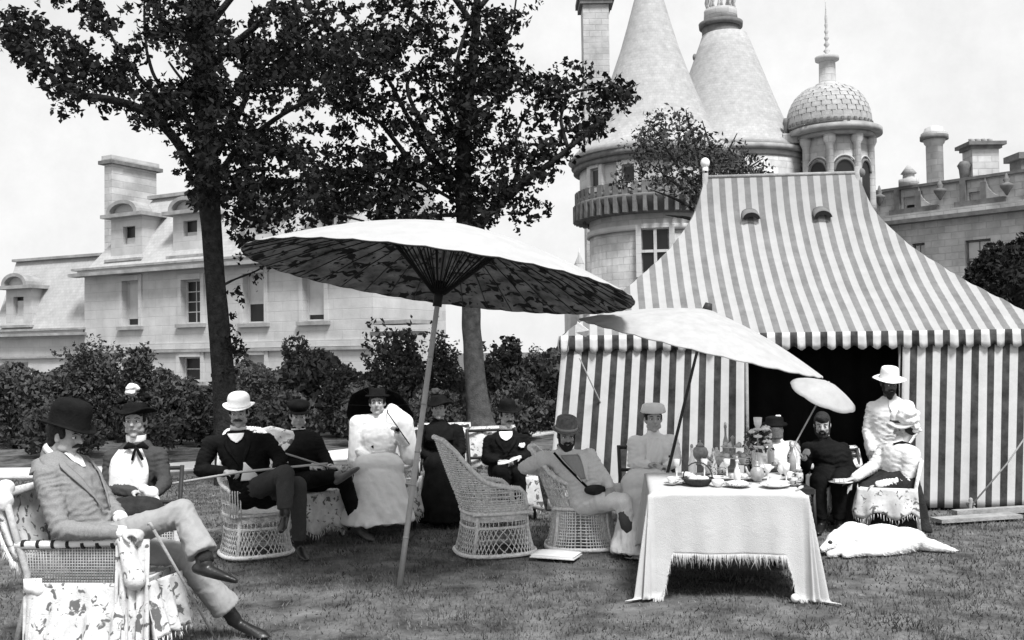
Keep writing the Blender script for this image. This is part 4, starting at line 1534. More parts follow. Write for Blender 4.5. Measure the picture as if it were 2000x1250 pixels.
for i, (cx, ty, by_, hw, D_, loose, lab) in enumerate(SH):
    r = np.random.default_rng(100 + i)
    g = P(cx, 690, D_)
    ztop = P(cx, ty, D_)[2]
    R_ = hw / F * D_
    sh = thing('shrub', (g[0], g[1], 0), lab, 'shrub', 'shrubs in the bed behind the path')
    n_l = 5 + int(loose * 3)
    C = []
    nleaf = int(2300 * (R_ * ztop) / 1.1 + 500)
    for l in range(n_l + 1):
        if l == 0:
            c = A([g[0], g[1], ztop * 0.42])
            rad = A([R_ * 0.95, R_ * 0.7, ztop * 0.44])
            k = int(nleaf * 0.5)
        else:
            a = r.uniform(0, 6.28)
            hh = r.uniform(0.35, 1)
            rad = A([R_ * r.uniform(.32, .5), R_ * .4, ztop * r.uniform(.14, .24)])
            c = A([g[0] + math.cos(a) * R_ * 0.62 * (1.2 - hh * 0.7), g[1] + math.sin(a) * R_ * 0.4, max(rad[2], ztop * hh - rad[2])])
            k = int(nleaf * 0.5 / n_l)
        X = r.normal(size=(k, 3))
        X /= np.linalg.norm(X, axis=1, keepdims=True)
        X *= (r.uniform(0.35, 1.0, k) ** 0.4 * (1 + 0.2 * snoise(X, 4, i * 9 + l)))[:, None]
        C.append(c + X * rad)
    if loose > 0.35:      # shoots
        for _ in range(int(26 * loose)):
            a = r.uniform(-1, 1)
            b0_ = A([g[0] + a * R_ * 0.7, g[1] + r.uniform(-.3, .3), ztop * r.uniform(.5, .75)])
            tip = b0_ + A([a * 0.35 + r.normal() * .1, r.normal() * .1, r.uniform(.2, .5) * ztop * .6])
            tt = r.uniform(0, 1, 22)[:, None]
            C.append(b0_ + (tip - b0_) * tt + r.normal(size=(22, 3)) * 0.03)
    C = np.vstack(C)
    C[:, 2] = np.abs(C[:, 2]) + 0.02
    V, Fc = leaves(C, 0.085 + 0.02 * (i % 3), 200 + i, aspect=0.55)
    obj('foliage', (V, Fc), SHRUBLEAF, sh, smooth=False, kind='stuff')
    st = []
    for k in range(5):
        a = r.uniform(0, 6.28)
        st.append(tube([(g[0] + 0.08 * math.cos(a), g[1] + 0.08 * math.sin(a), -0.03), (g[0] + R_ * .3 * math.cos(a), g[1] + R_ * .3 * math.sin(a), ztop * .4), (g[0] + R_ * .55 * math.cos(a), g[1] + R_ * .4 * math.sin(a), ztop * .78)], [0.025, 0.018, 0.007], 6))
    obj('stem', merge(st), BARK, sh)
# dark hedge mass behind the shrubs so that they read as one deep bed
C = []
r = np.random.default_rng(77)
for k in range(24000):
    px_ = r.uniform(-350, 1260)
    D_ = r.uniform(20.8, 24.0)
    g = P(px_, 690, D_)
    top = 1.42 + 0.22 * math.sin(px_ * 0.013) + 0.2 * math.sin(px_ * 0.041 + 1)
    C.append((g[0], g[1], top * r.uniform(0, 1) ** 0.7))
V, Fc = leaves(C, 0.15, 78)
o = obj('hedge_undergrowth', (V, Fc), SHRUBLEAF, None, smooth=False, kind='stuff')
tag(o, 'low tangled undergrowth filling the back of the shrubbery bed', 'undergrowth')
# ================================================================ the striped tent
TH = math.radians(5)
TU = A([math.cos(TH), -math.sin(TH), 0])
TV = A([math.sin(TH), math.cos(TH), 0])
_c = P(1572, 690, 10.75)
TO = A([_c[0], _c[1], 0])
ZE, ZR = 1.93, 4.06
HW, HR, DEP = 2.70, 0.98, 4.0        # half width at the eaves, half ridge, depth
tent = thing('marquee_tent', TO + TV * 2, 'large marquee with a striped hipped roof, scalloped valance and open dark doorway', 'tent')


def TP(u, v, z):
    return TO + TU * u + TV * v + A([0, 0, z])


WF = [0, .04, .08, .3, .58, .84, 1]
ZF = [1, .86, .75, .50, .28, .11, 0]


def zfrac(w_):
    return float(np.interp(w_, WF, ZF)) if w_ > 0 else 1.0


_wt = np.linspace(0, 1, 60)
_zs = np.interp(_wt, WF, ZF)
for _ in range(10):
    _zs[1:-1] = (_zs[:-2] + 2 * _zs[1:-1] + _zs[2:]) / 4


def zroof(w_):
    return ZE + (ZR - ZE) * float(np.interp(w_, _wt, _zs))


RS = 0.16      # the ridge stands slightly to the right
def roof_pt(side, s, w_):
    """side 0 front,1 right,2 back,3 left; s in 0..1 along, w 0 ridge..1 eave."""
    pleat = 0.0
    z = zroof(w_)
    if side in (0, 2):
        h0, h1 = -HR + RS, HR + RS
        u = (h0 + (h1 - h0) * s) * (1 - w_) + (-HW + 2 * HW * s) * w_
        v = DEP / 2 * (1 - w_) if side == 0 else DEP / 2 + DEP / 2 * w_
        z += 0.012 * w_ * math.sin(u / 0.163 * 2 * math.pi) - 0.03 * math.sin(math.pi * s) * math.sin(math.pi * w_)
        return TP(u, v, z), u
    sg = 1 if side == 1 else -1
    u = (sg * HR + RS) * (1 - w_) + sg * HW * w_
    v = DEP / 2 + (s - 0.5) * DEP * w_
    return TP(u, v, z), v


for side, nm in ((0, 'front'), (1, 'side'), (2, 'back'), (3, 'side')):
    nu, nv = 90, 36
    V, UV, Fc = [], [], []
    for j in range(nv + 1):
        for i in range(nu + 1):
            p, c = roof_pt(side, i / nu, j / nv)
            V.append(p)
            UV.append((c + 0.04, j / nv))
    for j in range(nv):
        for i in range(nu):
            a = j * (nu + 1) + i
            Fc.append((a, a + nu + 1, a + nu + 2, a + 1) if side in (0, 3) else (a, a + 1, a + nu + 2, a + nu + 1))
    # outer cloth
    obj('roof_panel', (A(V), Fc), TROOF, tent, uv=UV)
    V2 = A(V) - A([0, 0, 0.02])
    obj('roof_shade_sheet', (V2 + (TO + TV * 2 - V2) * A([0.006, 0.006, 0]), Fc), INNER_SHADE, tent)  # dark sheet added under the cloth to blacken the interior


# valance with pointed scallops
def valance(p0, p1, out, c0, name='valance'):
    p0, p1 = A(p0), A(p1)
    L = np.linalg.norm(p1 - p0)
    d = (p1 - p0) / L
    n_ = int(L / 0.163 * 8)
    V, UV, Fc = [], [], []
    for i in range(n_ + 1):
        c = i / n_ * L
        ph = ((c + c0 + 0.04) / 0.163 + 0.5) % 1.0
        sc = abs(ph - 0.5) * 2
        hang = 0.145 + 0.06 * (1 - sc) ** 0.8
        for j in range(4):
            z = -hang * j / 3
            o_ = out * (0.02 + 0.014 * math.sin(c * 19 + 1) * j / 3 + 0.012 * math.sin(c * 53) * j / 3)
            V.append(p0 + d * c + o_ + A([0, 0, z + 0.01]))
            UV.append((c + c0 + 0.04, z))
    for i in range(n_):
        for j in range(3):
            a = i * 4 + j
            Fc.append((a, a + 1, a + 5, a + 4))
    v, f = thick((A(V), Fc), 0.004)
    return obj(name, (v, f), TWALL, tent, uv=np.vstack([UV, UV]))


valance(TP(-HW, 0, ZE), TP(HW, 0, ZE), -TV, -HW)
valance(TP(-HW, DEP, ZE), TP(-HW, 0, ZE), -TU, 0)
valance(TP(HW, 0, ZE), TP(HW, DEP, ZE), TU, 0)

# walls: hanging cloth with slack folds
uD0 = None


def u_at(px, v=0.0, z=1.7):
    d = ray(px, 680)
    n_ = TV
    t = np.dot(TO + TV * v - CAM, n_) / np.dot(d, n_)
    return float(np.dot(CAM + d * t - TO, TU))


uD0, uD1 = u_at(1456), u_at(1766)


def wall(p_fn, c0, c1, seed, lean0=(0, 0), lean1=(0, 0), nu=None, name='wall_panel', lift=0.0, sgn=1):
    nu = nu or int(abs(c1 - c0) / 0.035)
    nv = 20
    V, UV, Fc = [], [], []
    for j in range(nv + 1):
        t = j / nv
        for i in range(nu + 1):
            s = i / nu
            c = c0 + (c1 - c0) * s
            cc = c + (lean0[0] * (1 - s) + lean1[0] * s) * t
            fold = (0.018 * math.sin(c * 9.5 + seed) + 0.010 * math.sin(c * 21 + 2 * seed + t * 1.5)) * (0.25 + t)
            fold += (lean0[1] * (1 - s) + lean1[1] * s) * t
            V.append(p_fn(cc, -fold, (ZE - 0.02) * (1 - t) + (0.015 + lift) * t))
            UV.append((c + 0.04, t))
    for j in range(nv):
        for i in range(nu):
            a = j * (nu + 1) + i
            Fc.append((a, a + nu + 1, a + nu + 2, a + 1))
    v, f = thick((A(V), Fc), 0.004 * sgn)
    o = obj(name, (v, f), TWALL, tent, uv=np.vstack([UV, UV]))
    v2 = A(V) + (TO + TV * 2 - A(V)) * A([0.012, 0.012, 0])
    obj('wall_shade_sheet', (v2, Fc), INNER_SHADE, tent)  # added dark inner sheet, keeps the doorway black
    return o


wall(lambda c, f, z: TP(c, f + 0.03, z), -HW + 0.03, uD0, 1.3, lean0=(-0.20, 0.16), lean1=(-0.05, 0.02))
wall(lambda c, f, z: TP(c, f + 0.03, z), uD1, HW - 0.03, 2.1, lean0=(-0.10, 0.05), lean1=(-0.13, 0.10))
wall(lambda c, f, z: TP(-HW + 0.03 + f, c, z), 0.03, DEP - 0.03, 0.4, sgn=-1)
wall(lambda c, f, z: TP(HW - 0.03 - f, c, z), 0.03, DEP - 0.03, 0.9)
wall(lambda c, f, z: TP(c, DEP - 0.03 - f, z), -HW + 0.03, HW - 0.03, 0.2, sgn=-1)
# black sheets added on the floor and across the back for the unlit interior
obj('floor_shade_sheet', thick((A([TP(-HW + 0.1, 0.25, 0.012), TP(HW - 0.1, 0.25, 0.012), TP(HW - 0.1, DEP - 0.1, 0.012), TP(-HW + 0.1, DEP - 0.1, 0.012)]), [(0, 1, 2, 3)]), 0.008), INNER_SHADE, tent, smooth=False)
obj('back_shade_sheet', merge([thick(grid(lambda s, t: TP(-1.6 + 3.3 * s, 1.1 + 0.04 * math.sin(s * 60), 2.3 - 2.28 * t), 90, 2), 0.01)]), INNER_SHADE, tent)

# scalloped binding sticks, ridge balls, poles
for u_ in (-HR + RS, HR + RS):
    pl = obj('ridge_pole', tube([TP(u_, DEP / 2, 0), TP(u_, DEP / 2, ZR + 0.06)], 0.04, 10), WOODW, tent)
    if u_ < 0:
        obj('pole_ball', merge([ell(TP(u_, DEP / 2, ZR + 0.17), (0.062, 0.062, 0.07)), tube([TP(u_, DEP / 2, ZR + 0.03), TP(u_, DEP / 2, ZR + 0.11)], 0.04, 10)]), WHITE, pl)
    else:
        obj('pole_ball', ell(TP(u_ + 0.05, DEP / 2, ZR - 0.02), (0.05, 0.05, 0.06)), STONE_D, pl)
obj('ridge_bar', tube([TP(-HR + RS, DEP / 2, ZR - 0.02), TP(HR + RS, DEP / 2, ZR - 0.02)], 0.025, 8), WOODW, tent)
# half-round ventilation hoods
for px_ in (1471, 1611):
    w_ = 0.115
    ud = u_at(px_, DEP / 2 * (1 - w_))
    c = TP(ud, DEP / 2 * (1 - w_) - 0.02, zroof(w_) + 0.0)
    arc = []
    for q_ in np.linspace(0, math.pi, 13):
        arc.append((0.10 * math.cos(q_), 0.085 * math.sin(q_)))
    V_, F_ = [], []
    for (a_, b_) in arc:
        V_.append(c + TU * a_ * 1.15 - TV * 0.07 + A([0, 0, b_ * 1.0 - 0.03]))
        V_.append(c + TU * a_ * 1.15 + TV * 0.08 + A([0, 0, b_ + 0.05]))
    F_ = [(2 * i, 2 * i + 1, 2 * i + 3, 2 * i + 2) for i in range(12)]
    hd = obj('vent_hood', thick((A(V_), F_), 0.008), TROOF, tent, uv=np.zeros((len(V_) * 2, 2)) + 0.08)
    V_ = [c + TU * a_ * 1.05 - TV * 0.075 + A([0, 0, b_ - 0.03]) for (a_, b_) in arc]
    V_ += [c + TU * a_ * 0.66 - TV * 0.082 + A([0, 0, b_ * 0.5 - 0.042]) for (a_, b_) in arc]
    F_ = [(i, i + 1, 14 + i, 13 + i) for i in range(12)]
    obj('vent_opening', (A(V_), F_), INNER_SHADE, hd)
# eave poles, slender
for u_ in (-HW + 0.04, uD0 + 0.02, uD1 - 0.02, HW - 0.04):
    obj('eave_pole', tube([TP(u_ + (-0.02), 0.07, 0), TP(u_, 0.07, ZE)], 0.022, 8), WOODW, tent)
# front corner flap of cloth turned up under the parasol
fl = P(1128, 628, 10.6)
obj('corner_flap', thick((A([fl, fl + A([0.12, -0.1, -0.10]), fl + A([0.09, -0.03, -0.17]), fl + A([-0.02, 0.02, -0.12])]), [(0, 1, 2, 3)]), 0.005), WHITE, tent, smooth=False)

# guy ropes and pegs
ropes = []


def guy(pa, da, pb, label, r_=0.008, peg=True):
    a = P(pa[0], pa[1], da)
    b = G(pb[0], pb[1])
    mid = (a + b) / 2 - A([0, 0, 0.02])
    o = thing('guy_rope', (b[0], b[1], 0), label, 'rope', 'guy ropes of the marquee')
    obj('rope', tube([a, mid, b + A([0, 0, 0.06])], r_, 6), ROPE, o)
    if peg:
        d = unit(b - a) * A([1, 1, 0])
        obj('peg', merge([rcone(b + A([0, 0, -0.05]), 0.014, b - d * 0.0 + A([0.02, 0, 0.15]), 0.022, 8), rcone(b + A([0.0, 0, 0.12]), 0.012, b + A([0.06, 0.01, 0.10]), 0.012, 8)]), WOODW, o)
    return o


guy((1132, 700), 10.55, (1262, 968), 'thin pale guy rope slanting down across the striped wall beside the white dress')
guy((1112, 655), 10.5, (1078, 900), 'dark guy rope dropping at the corner of the tent nearest the bushes', 0.006)
guy((2040, 800), 10.2, (1893, 1004), 'guy rope running down to a stout wooden peg in front of the striped wall', 0.009)
g = G(1905, 1008)
pg = thing('tent_peg', (g[0], g[1], 0), 'stout wooden tent peg leaning in the grass at the foot of the striped wall', 'tent peg')
obj('shaft', rcone(P(1917, 1014, 10.35), 0.028, P(1893, 985, 10.35), 0.03, 10), WOODW, pg)
obj('head', ell(P(1895, 984, 10.33), (0.045, 0.04, 0.035)), WOODW, pg)
a, b = G(1828, 1022), G(1985, 1012)
d = unit(b - a)
pd_ = A([-d[1], d[0], 0])
bd = obox((a + b) / 2 + A([0, 0, 0.03]), d * np.linalg.norm(b - a) / 2, pd_ * 0.09, A([0, 0, 0.018]))
o = obj('plank', bd, WOODW, None, smooth=False)
tag(o, 'pale weathered plank lying on the grass below the striped wall', 'plank')
bd = obox(G(1960, 1009) + A([0, 0.16, 0.035]), d * 0.5, pd_ * 0.045, A([0, 0, 0.03]))
o = obj('plank', bd, WOODW, None, smooth=False)
tag(o, 'narrow wooden batten lying between the plank and the tent wall', 'plank')


# ================================================================ paper parasols
def parasol(name, label, base, top, R, hc, nrib, dome=0.0, rib_r=0.006, pole_r=0.022, upole=None, under=True, center=None, mat_top=PAPER, tag_cat='parasol', grp=None):
    """base/top: ends of the pole; R radius; hc height of the canopy; the apex stands at top."""
    base, top = A(base), A(top)
    ax = unit(top - base)
    s = unit(np.cross(ax, A([0, 1, 0])))
    b = np.cross(s, ax)
    th = thing(name, base, label, tag_cat, grp)
    L = np.linalg.norm(top - base)

    def cz(r):       # height of the canopy over the rim plane
        q_ = r / R
        return hc * (1 - q_) + dome * math.sin(math.pi * q_) * 0.5
    rimc = top - ax * hc

    def cp(r, a, off=0.0):
        sag = -0.008 * abs(math.sin(a * nrib / 2)) * (r / R)
        return rimc + (s * math.cos(a) + b * math.sin(a)) * r + ax * (cz(r) + off + sag)
    nu, nv = nrib * 4, 14
    V, Fc = [], []
    for j in range(nv + 1):
        for i in range(nu):
            rr_ = R * (0.02 + 0.98 * j / nv)
            V.append(cp(rr_, 2 * math.pi * i / nu))
    for j in range(nv):
        for i in range(nu):
            q_, w_ = j * nu + i, j * nu + (i + 1) % nu
            Fc.append((q_, q_ + nu, w_ + nu, w_))
    obj('canopy', (A(V), Fc), mat_top, th)
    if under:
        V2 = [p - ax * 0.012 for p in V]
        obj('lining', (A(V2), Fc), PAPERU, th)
    rim = [cp(R, a, -0.006) for a in np.linspace(0, 2 * math.pi, nu, endpoint=False)]
    obj('rim_cord', tube(rim, 0.006, 5, closed=True), RIB if under else mat_top, th)
    pole = obj('pole', tube([base - ax * 0.02, base + ax * L * 0.35, base + ax * L * 0.7, top], [pole_r, pole_r, pole_r * 0.95, pole_r * 0.8], 14), upole or POLE, th)
    if upole is None:
        for t in (0.13, 0.27, 0.36, 0.49, 0.62):
            q_ = base + ax * L * t
            obj('node', tube([q_ - ax * 0.006, q_, q_ + ax * 0.006], [pole_r * 0.98, pole_r * 1.12, pole_r * 0.98], 14), WOODW, pole)
    for i in range(nrib):
        a = 2 * math.pi * (i + 0.5) / nrib
        pts_ = [rimc + (s * math.cos(a) + b * math.sin(a)) * r + ax * (cz(r) - 0.022) for r in (0.05, R * 0.35, R * 0.7, R * 0.995)]
        obj('rib', tube(pts_, [rib_r, rib_r, rib_r * 0.8, rib_r * 0.6], 5), RIB, th)
    if under:
        run = rimc - ax * 0.16
        obj('runner', tube([run - ax * 0.05, run + ax * 0.1], 0.036, 12), RIB, th)
        obj('runner_collar', tube([run + ax * 0.1, run + ax * 0.15], 0.05, 12), RIB, th)
        for i in range(nrib):
            a = 2 * math.pi * (i + 0.5) / nrib
            e = s * math.cos(a) + b * math.sin(a)
            obj('strut', tube([run + e * 0.045 + ax * 0.05, rimc + e * R * 0.33 + ax * (cz(R * 0.33) - 0.03)], 0.006, 4), RIB, th)
        # strengthening paper cone round the hub
    obj('ferrule', tube([top - ax * 0.03, top + ax * (0.05 if upole is not None else 0.015)], [0.05, 0.03], 12), (DWOOD if upole is not None else mat_top), th)
    return th


bs = G(780, 1146)
hubD = bs[1] + 0.17
rimcen = P(860, 552, hubD)
ax = unit(rimcen - bs)
top = rimcen + ax * 0.49
parasol('giant_parasol', 'giant paper parasol on a bamboo pole stuck in the lawn, dark painted underside', bs, top, 1.52, 0.47, 40, dome=0.12)

D = 8.35
rc = P(1364, 676, D)
axp = unit(A([0.25, -0.075, 1.0]))
top = rc + axp * 0.33
bpt = rc - axp * ((rc[2]) / axp[2])
parasol('cream_parasol', 'plain cream parasol with a dark pole, tilted behind the tea table', bpt, top, 1.045, 0.33, 28, dome=0.08, rib_r=0.004, pole_r=0.014, upole=DWOOD, under=False, mat_top=CREAMP)

D = 9.2
rc = P(1607, 772, D)
axp = unit(A([0.30, -0.38, 0.87]))
top = rc + axp * 0.10
hand_end = P(1568, 893, D - 0.1)
ps3 = thing('small_parasol', hand_end, 'small white hand parasol held up over the seated man in the dark doorway', 'parasol')
s = unit(np.cross(axp, A([0, 1, 0])))
b = np.cross(s, axp)
V, Fc = [], []
for j in range(9):
    for i in range(48):
        rr_ = 0.315 * (0.02 + 0.98 * j / 8)
        a = 2 * math.pi * i / 48
        V.append(rc + (s * math.cos(a) + b * math.sin(a)) * rr_ + axp * (0.13 * (1 - (rr_ / 0.315) ** 1.7) - 0.01 * abs(math.sin(a * 4)) * rr_ / 0.315))
for j in range(8):
    for i in range(48):
        q_, w_ = j * 48 + i, j * 48 + (i + 1) % 48
        Fc.append((q_, q_ + 48, w_ + 48, w_))
obj('canopy', thick((A(V), Fc), 0.004), CREAMP, ps3)
obj('handle', tube([hand_end, P(1552, 868, D - 0.05), rc + axp * 0.15], 0.007, 8), POLE, ps3)
for i in range(8):
    a = 2 * math.pi * (i + .5) / 8
    obj('rib', tube([rc + axp * 0.11, rc + (s * math.cos(a) + b * math.sin(a)) * 0.31 - axp * 0.012], 0.003, 4), DWOOD, ps3)
# ================================================================ people
def hand(wr, d, n, side, curl, k=1.0):
    """wr wrist, d finger direction, n palm normal (towards which fingers curl), side +-1 thumb side."""
    d, n = unit(d), A(n)
    n = unit(n - d * np.dot(n, d))
    t = np.cross(d, n) * side
    S = [loft([wr - d * .01 * k, wr + d * .03 * k, wr + d * .07 * k, wr + d * .095 * k], [t] * 4, [n] * 4, [.026 * k, .036 * k, .042 * k, .038 * k], [.019 * k, .017 * k, .016 * k, .012 * k], 12)]
    for i, (o, L) in enumerate(((-.031, .058), (-.011, .072), (.010, .078), (.030, .070))):
        p = wr + d * .088 * k + t * o * k
        a = 0.0
        seg = L * k / 2.6
        for q_, c_ in enumerate((0.55, 0.8, 0.6)):
            a += curl * c_ + 0.06 * i
            v = d * math.cos(a) + n * math.sin(a) + t * o * 1.5
            p2 = p + unit(v) * seg * (1.15 if q_ == 0 else 0.95)
            S.append(rcone(p, (.0098 - .0012 * q_) * k, p2, (.0090 - .0012 * q_) * k, 8, 2))
            p = p2
    p = wr + d * .022 * k + t * .028 * k
    v = unit(d * .7 + t * .75 + n * .35)
    p2 = p + v * .042 * k
    p3 = p2 + unit(d * .9 + t * .15 + n * (.2 + curl * .6)) * .034 * k
    S += [rcone(p, .015 * k, p2, .0115 * k, 8, 2), rcone(p2, .0112 * k, p3, .009 * k, 8, 2)]
    return S


class Head:
    def __init__(s, c, f, up=(0, 0, 1), k=1.0):
        s.c = A(c)
        s.f = unit(f)
        u = A(up)
        s.u = unit(u - s.f * np.dot(u, s.f))
        s.s = np.cross(s.f, s.u)
        s.k = k
        s.M = np.stack([s.s, s.f, s.u])

    def p(s, a, b, c):
        return s.c + (s.s * a + s.f * b + s.u * c) * s.k

    def shapes(s):
        k = s.k
        S = [ell(s.p(0, -.014, .028), (.074 * k, .094 * k, .090 * k), s.M, 20, 14),
             ell(s.p(0, .016, -.035), (.060 * k, .068 * k, .078 * k), s.M, 18, 12),
             ell(s.p(0, .060, -.098), (.026 * k, .022 * k, .020 * k), s.M),
             rcone(s.p(0, .083, .014), .009 * k, s.p(0, .104, -.020), .0135 * k, 10),
             rcone(s.p(-.009, .094, -.024), .009 * k, s.p(.009, .094, -.024), .009 * k, 8),
             rcone(s.p(-.033, .069, .026), .013 * k, s.p(.033, .069, .026), .013 * k, 8),
             rcone(s.p(-.016, .078, -.056), .009 * k, s.p(.016, .078, -.056), .009 * k, 8)]
        for q_ in (-1, 1):
            S += [ell(s.p(.036 * q_, .056, -.024), (.026 * k, .022 * k, .026 * k), s.M),
                  ell(s.p(.048 * q_, .018, -.066), (.022 * k, .036 * k, .024 * k), s.M),
                  ell(s.p(.077 * q_, -.006, -.008), (.010 * k, .019 * k, .031 * k), s.M, 10, 8)]
        return S


BROW = [(-.052, .074, .026), (-.034, .084, .034), (-.016, .083, .028)]


def person(label, base, **kw):
    """Seated or standing figure. All joints are world points."""
    g = dict(hip=None, neck=None, head=None, face=(0, -1, 0), up=(0, 0, 1), sl=None, sr=None, el=None, er=None, wl=None, wr=None, hl=None, hr=None, curl=(0.7, 0.7),
             pl=(0, 0, -1), pr=(0, 0, -1), kl=None, kr=None, al=None, ar=None, tl=None, tr=None, female=False, hk=1.0, jacket=BLACKC, legs=BLACKC, shoe=SHOE, skin=SKIN,
             skirt=None, vox=.0105, seed=1, thin=1.0, fold=.010, gloves=None, hsp=None, arms=None, hem=0.02, fk=1.0)
    g.update(kw)
    G_ = lambda k_: None if g[k_] is None else A(g[k_])
    hip, neck, head = G_('hip'), G_('neck'), G_('head')
    sl, sr = G_('sl'), G_('sr')
    th = thing('person', base, label, 'person')
    side = unit(sr - sl)
    upv = unit(neck - hip)
    fwd = unit(np.cross(upv, side))
    if np.dot(fwd, A(g['face'])) < 0 and np.dot(fwd, (A(g['kl']) if g['kl'] is not None else hip + A(g['face'])) - hip) < 0:
        fwd = -fwd
    hs = unit(A(g['hsp'])) if g['hsp'] is not None else side
    hs = unit(hs)
    if np.dot(hs, side) < 0:
        hs = -hs
    T = g['thin']
    fm = g['female']

    def torso(gr, ts=None):
        tt = [-.16, 0, .22, .45, .68, .86, .97, 1.04]
        aa = [.135, .168, .150 if not fm else .118, .160 if not fm else .142, .176 if not fm else .156, .168 if not fm else .145, .10, .065]
        bb = [.095, .128, .122 if not fm else .092, .126 if not fm else .122, .124 if not fm else .118, .100, .078, .060]
        C, S_, B_ = [], [], []
        for t in tt:
            belly = 0.02 * math.sin(math.pi * min(max(t, 0), 1))
            C.append(hip + (neck - hip) * t + fwd * belly)
            q_ = min(max(t, 0), 1)
            s_ = unit(hs * (1 - q_) + side * q_)
            S_.append(s_)
            B_.append(unit(np.cross(upv, s_)) * 1.0)
        return loft(C, S_, B_, [a * T + gr for a in aa], [b * T + gr for b in bb], 22, 2.2), (C, S_, B_, [a * T + gr for a in aa], [b * T + gr for b in bb], tt)

    H = Head(head, g['face'], g['up'], g['hk'])
    # ---- body: one continuous skin
    bt, _ = torso(-.012)
    B = [bt] + H.shapes()
    B.append(rcone(H.p(0, -.022, -.05), .052 * g['hk'], neck + upv * .0, .056, 12))
    arms = []
    for s_, e_, w_, h_, cu, pn, sd in ((sl, G_('el'), G_('wl'), G_('hl'), g['curl'][0], g['pl'], -1), (sr, G_('er'), G_('wr'), G_('hr'), g['curl'][1], g['pr'], 1)):
        if e_ is None:
            continue
        B += [rcone(s_, .052 * T, e_, .040 * T), rcone(e_, .040 * T, w_, .026 * T), rcone(neck - upv * .05, .05, s_, .05)]
        if h_ is not None:
            B += hand(w_, h_ - w_, pn, sd, cu, 0.95 if not fm else .86)
        arms.append((s_, e_, w_))
    hipj = [hip - hs * .085, hip + hs * .085]
    legs = []
    for j, (k_, a_, t_) in enumerate(((G_('kl'), G_('al'), G_('tl')), (G_('kr'), G_('ar'), G_('tr')))):
        if k_ is None:
            continue
        B += [rcone(hipj[j], .082 * T, k_, .052 * T), rcone(k_, .052 * T, a_, .034 * T)]
        if t_ is not None:
            _d = unit(t_ - a_)
            _s = unit(np.cross(_d, unit(k_ - a_)))
            _u = np.cross(_s, _d)
            B.append(rcone(a_ - _u * .02, .022, a_ - _u * .035 + (t_ - a_) * .6, .014))
        legs.append((hipj[j], k_, a_, t_))
    bv = fuse(B, g['vox'] * .86, 2, .5)
    bv[0][:, 2] = np.maximum(bv[0][:, 2], 0.004)
    body = obj('body', bv, g['skin'], th)
    # ---- face details
    for q_ in (-1, 1):
        e = obj('eye', ell(H.p(.031 * q_, .0735, .006), (.0135 * H.k, .010 * H.k, .0085 * H.k), H.M, 10, 8), CHINA if False else WHITE, body)
        obj('iris', ell(H.p(.031 * q_, .0805, .006), (.0065 * H.k, .004 * H.k, .0068 * H.k), H.M, 8, 6), HAIR, e) if False else None
        obj('pupil', ell(H.p(.030 * q_, .0815, .006), (.0068 * H.k, .0045 * H.k, .0070 * H.k), H.M, 8, 6), HAIR, body)
        obj('eyelid', rcone(H.p(.018 * q_, .080, .0125), .0035 * H.k, H.p(.045 * q_, .073, .0125), .0035 * H.k, 6, 2), SKIND if g['skin'] is SKIN else HAIR, body)
        obj('eyebrow', tube([H.p(a * q_, b, c) for a, b, c in BROW], [.002 * H.k, .0034 * H.k, .0028 * H.k], 6), HAIR, body)
    obj('mouth', rcone(H.p(-.018, .0835, -.0565), .0032 * H.k, H.p(.018, .0835, -.0565), .0032 * H.k, 6, 2), SKIND, body)
    # ---- clothes
    jt, tor = torso(.022)
    J = [jt]
    for (s_, e_, w_) in arms:
        we = e_ + (w_ - e_) * (.93 if g['arms'] != 'rolled' else .5)
        pf = .082 if g.get('puff') else .068
        J += [rcone(s_, (pf + .004) * T, e_, .054 * T), rcone(e_, .055 * T, we, .040 * T), rcone(neck - upv * .055, .06, s_, .066 * T)]
    J.append(rcone(neck - upv * .02, .072, neck + upv * .03, .060))
    if g['skirt'] is None:
        for (h_, k_, a_, t_) in legs:
            J.append(rcone(h_, .125 * T, h_ + (k_ - h_) * .22, .112 * T))
    jv = fuse(J, g['vox'] * 1.2, 3)
    jv = wrinkle(jv, g['fold'] * .62, (27, 27, 40), g['seed'], 0.006)
    jf = []
    for (s_, e_, w_) in arms:
        dd_ = unit(unit(e_ - s_) + unit(w_ - e_) * .6)
        jf += [(e_, dd_, .085, .010 * g['fk'], .036), (s_ * .8 + e_ * .2, unit(e_ - s_) + fwd * .3, .10, .009 * g['fk'], .034), (e_ * .45 + w_ * .55, unit(w_ - e_), .09, .007 * g['fk'], .030)]
    jf += [(hip + fwd * .10 + upv * .12, upv + side * .25, .16, .011 * g['fk'], .042), (hip * .5 + neck * .5 + side * .12, upv * .8 + side * .6, .13, .007, .05), (hip * .5 + neck * .5 - side * .12, upv * .8 - side * .6, .13, .007, .05)]
    jv = joint_folds(jv, jf, g['seed'])
    jacket = obj('jacket' if not fm else 'bodice', jv, g['jacket'], th)
    th['_t'] = 0
    if g['skirt'] is None and legs:
        L_ = [rcone(hipj[0], .098 * T, hipj[1], .098 * T)]
        for (h_, k_, a_, t_) in legs:
            cf_, fr_ = g.get('cuff', .056) * T, g.get('cuffat', .93)
            L_ += [rcone(h_, .098 * T, k_, .072 * T), tube([k_, k_ + (a_ - k_) * .25, k_ + (a_ - k_) * .6, k_ + (a_ - k_) * fr_], [.070 * T, .068 * T, (.066 * T + cf_) / 2, cf_], 16)]
        lv = wrinkle(fuse(L_, g['vox'] * 1.15, 3), g['fold'] * .55, (30, 30, 22), g['seed'] + 5, 0.03)
        tf = []
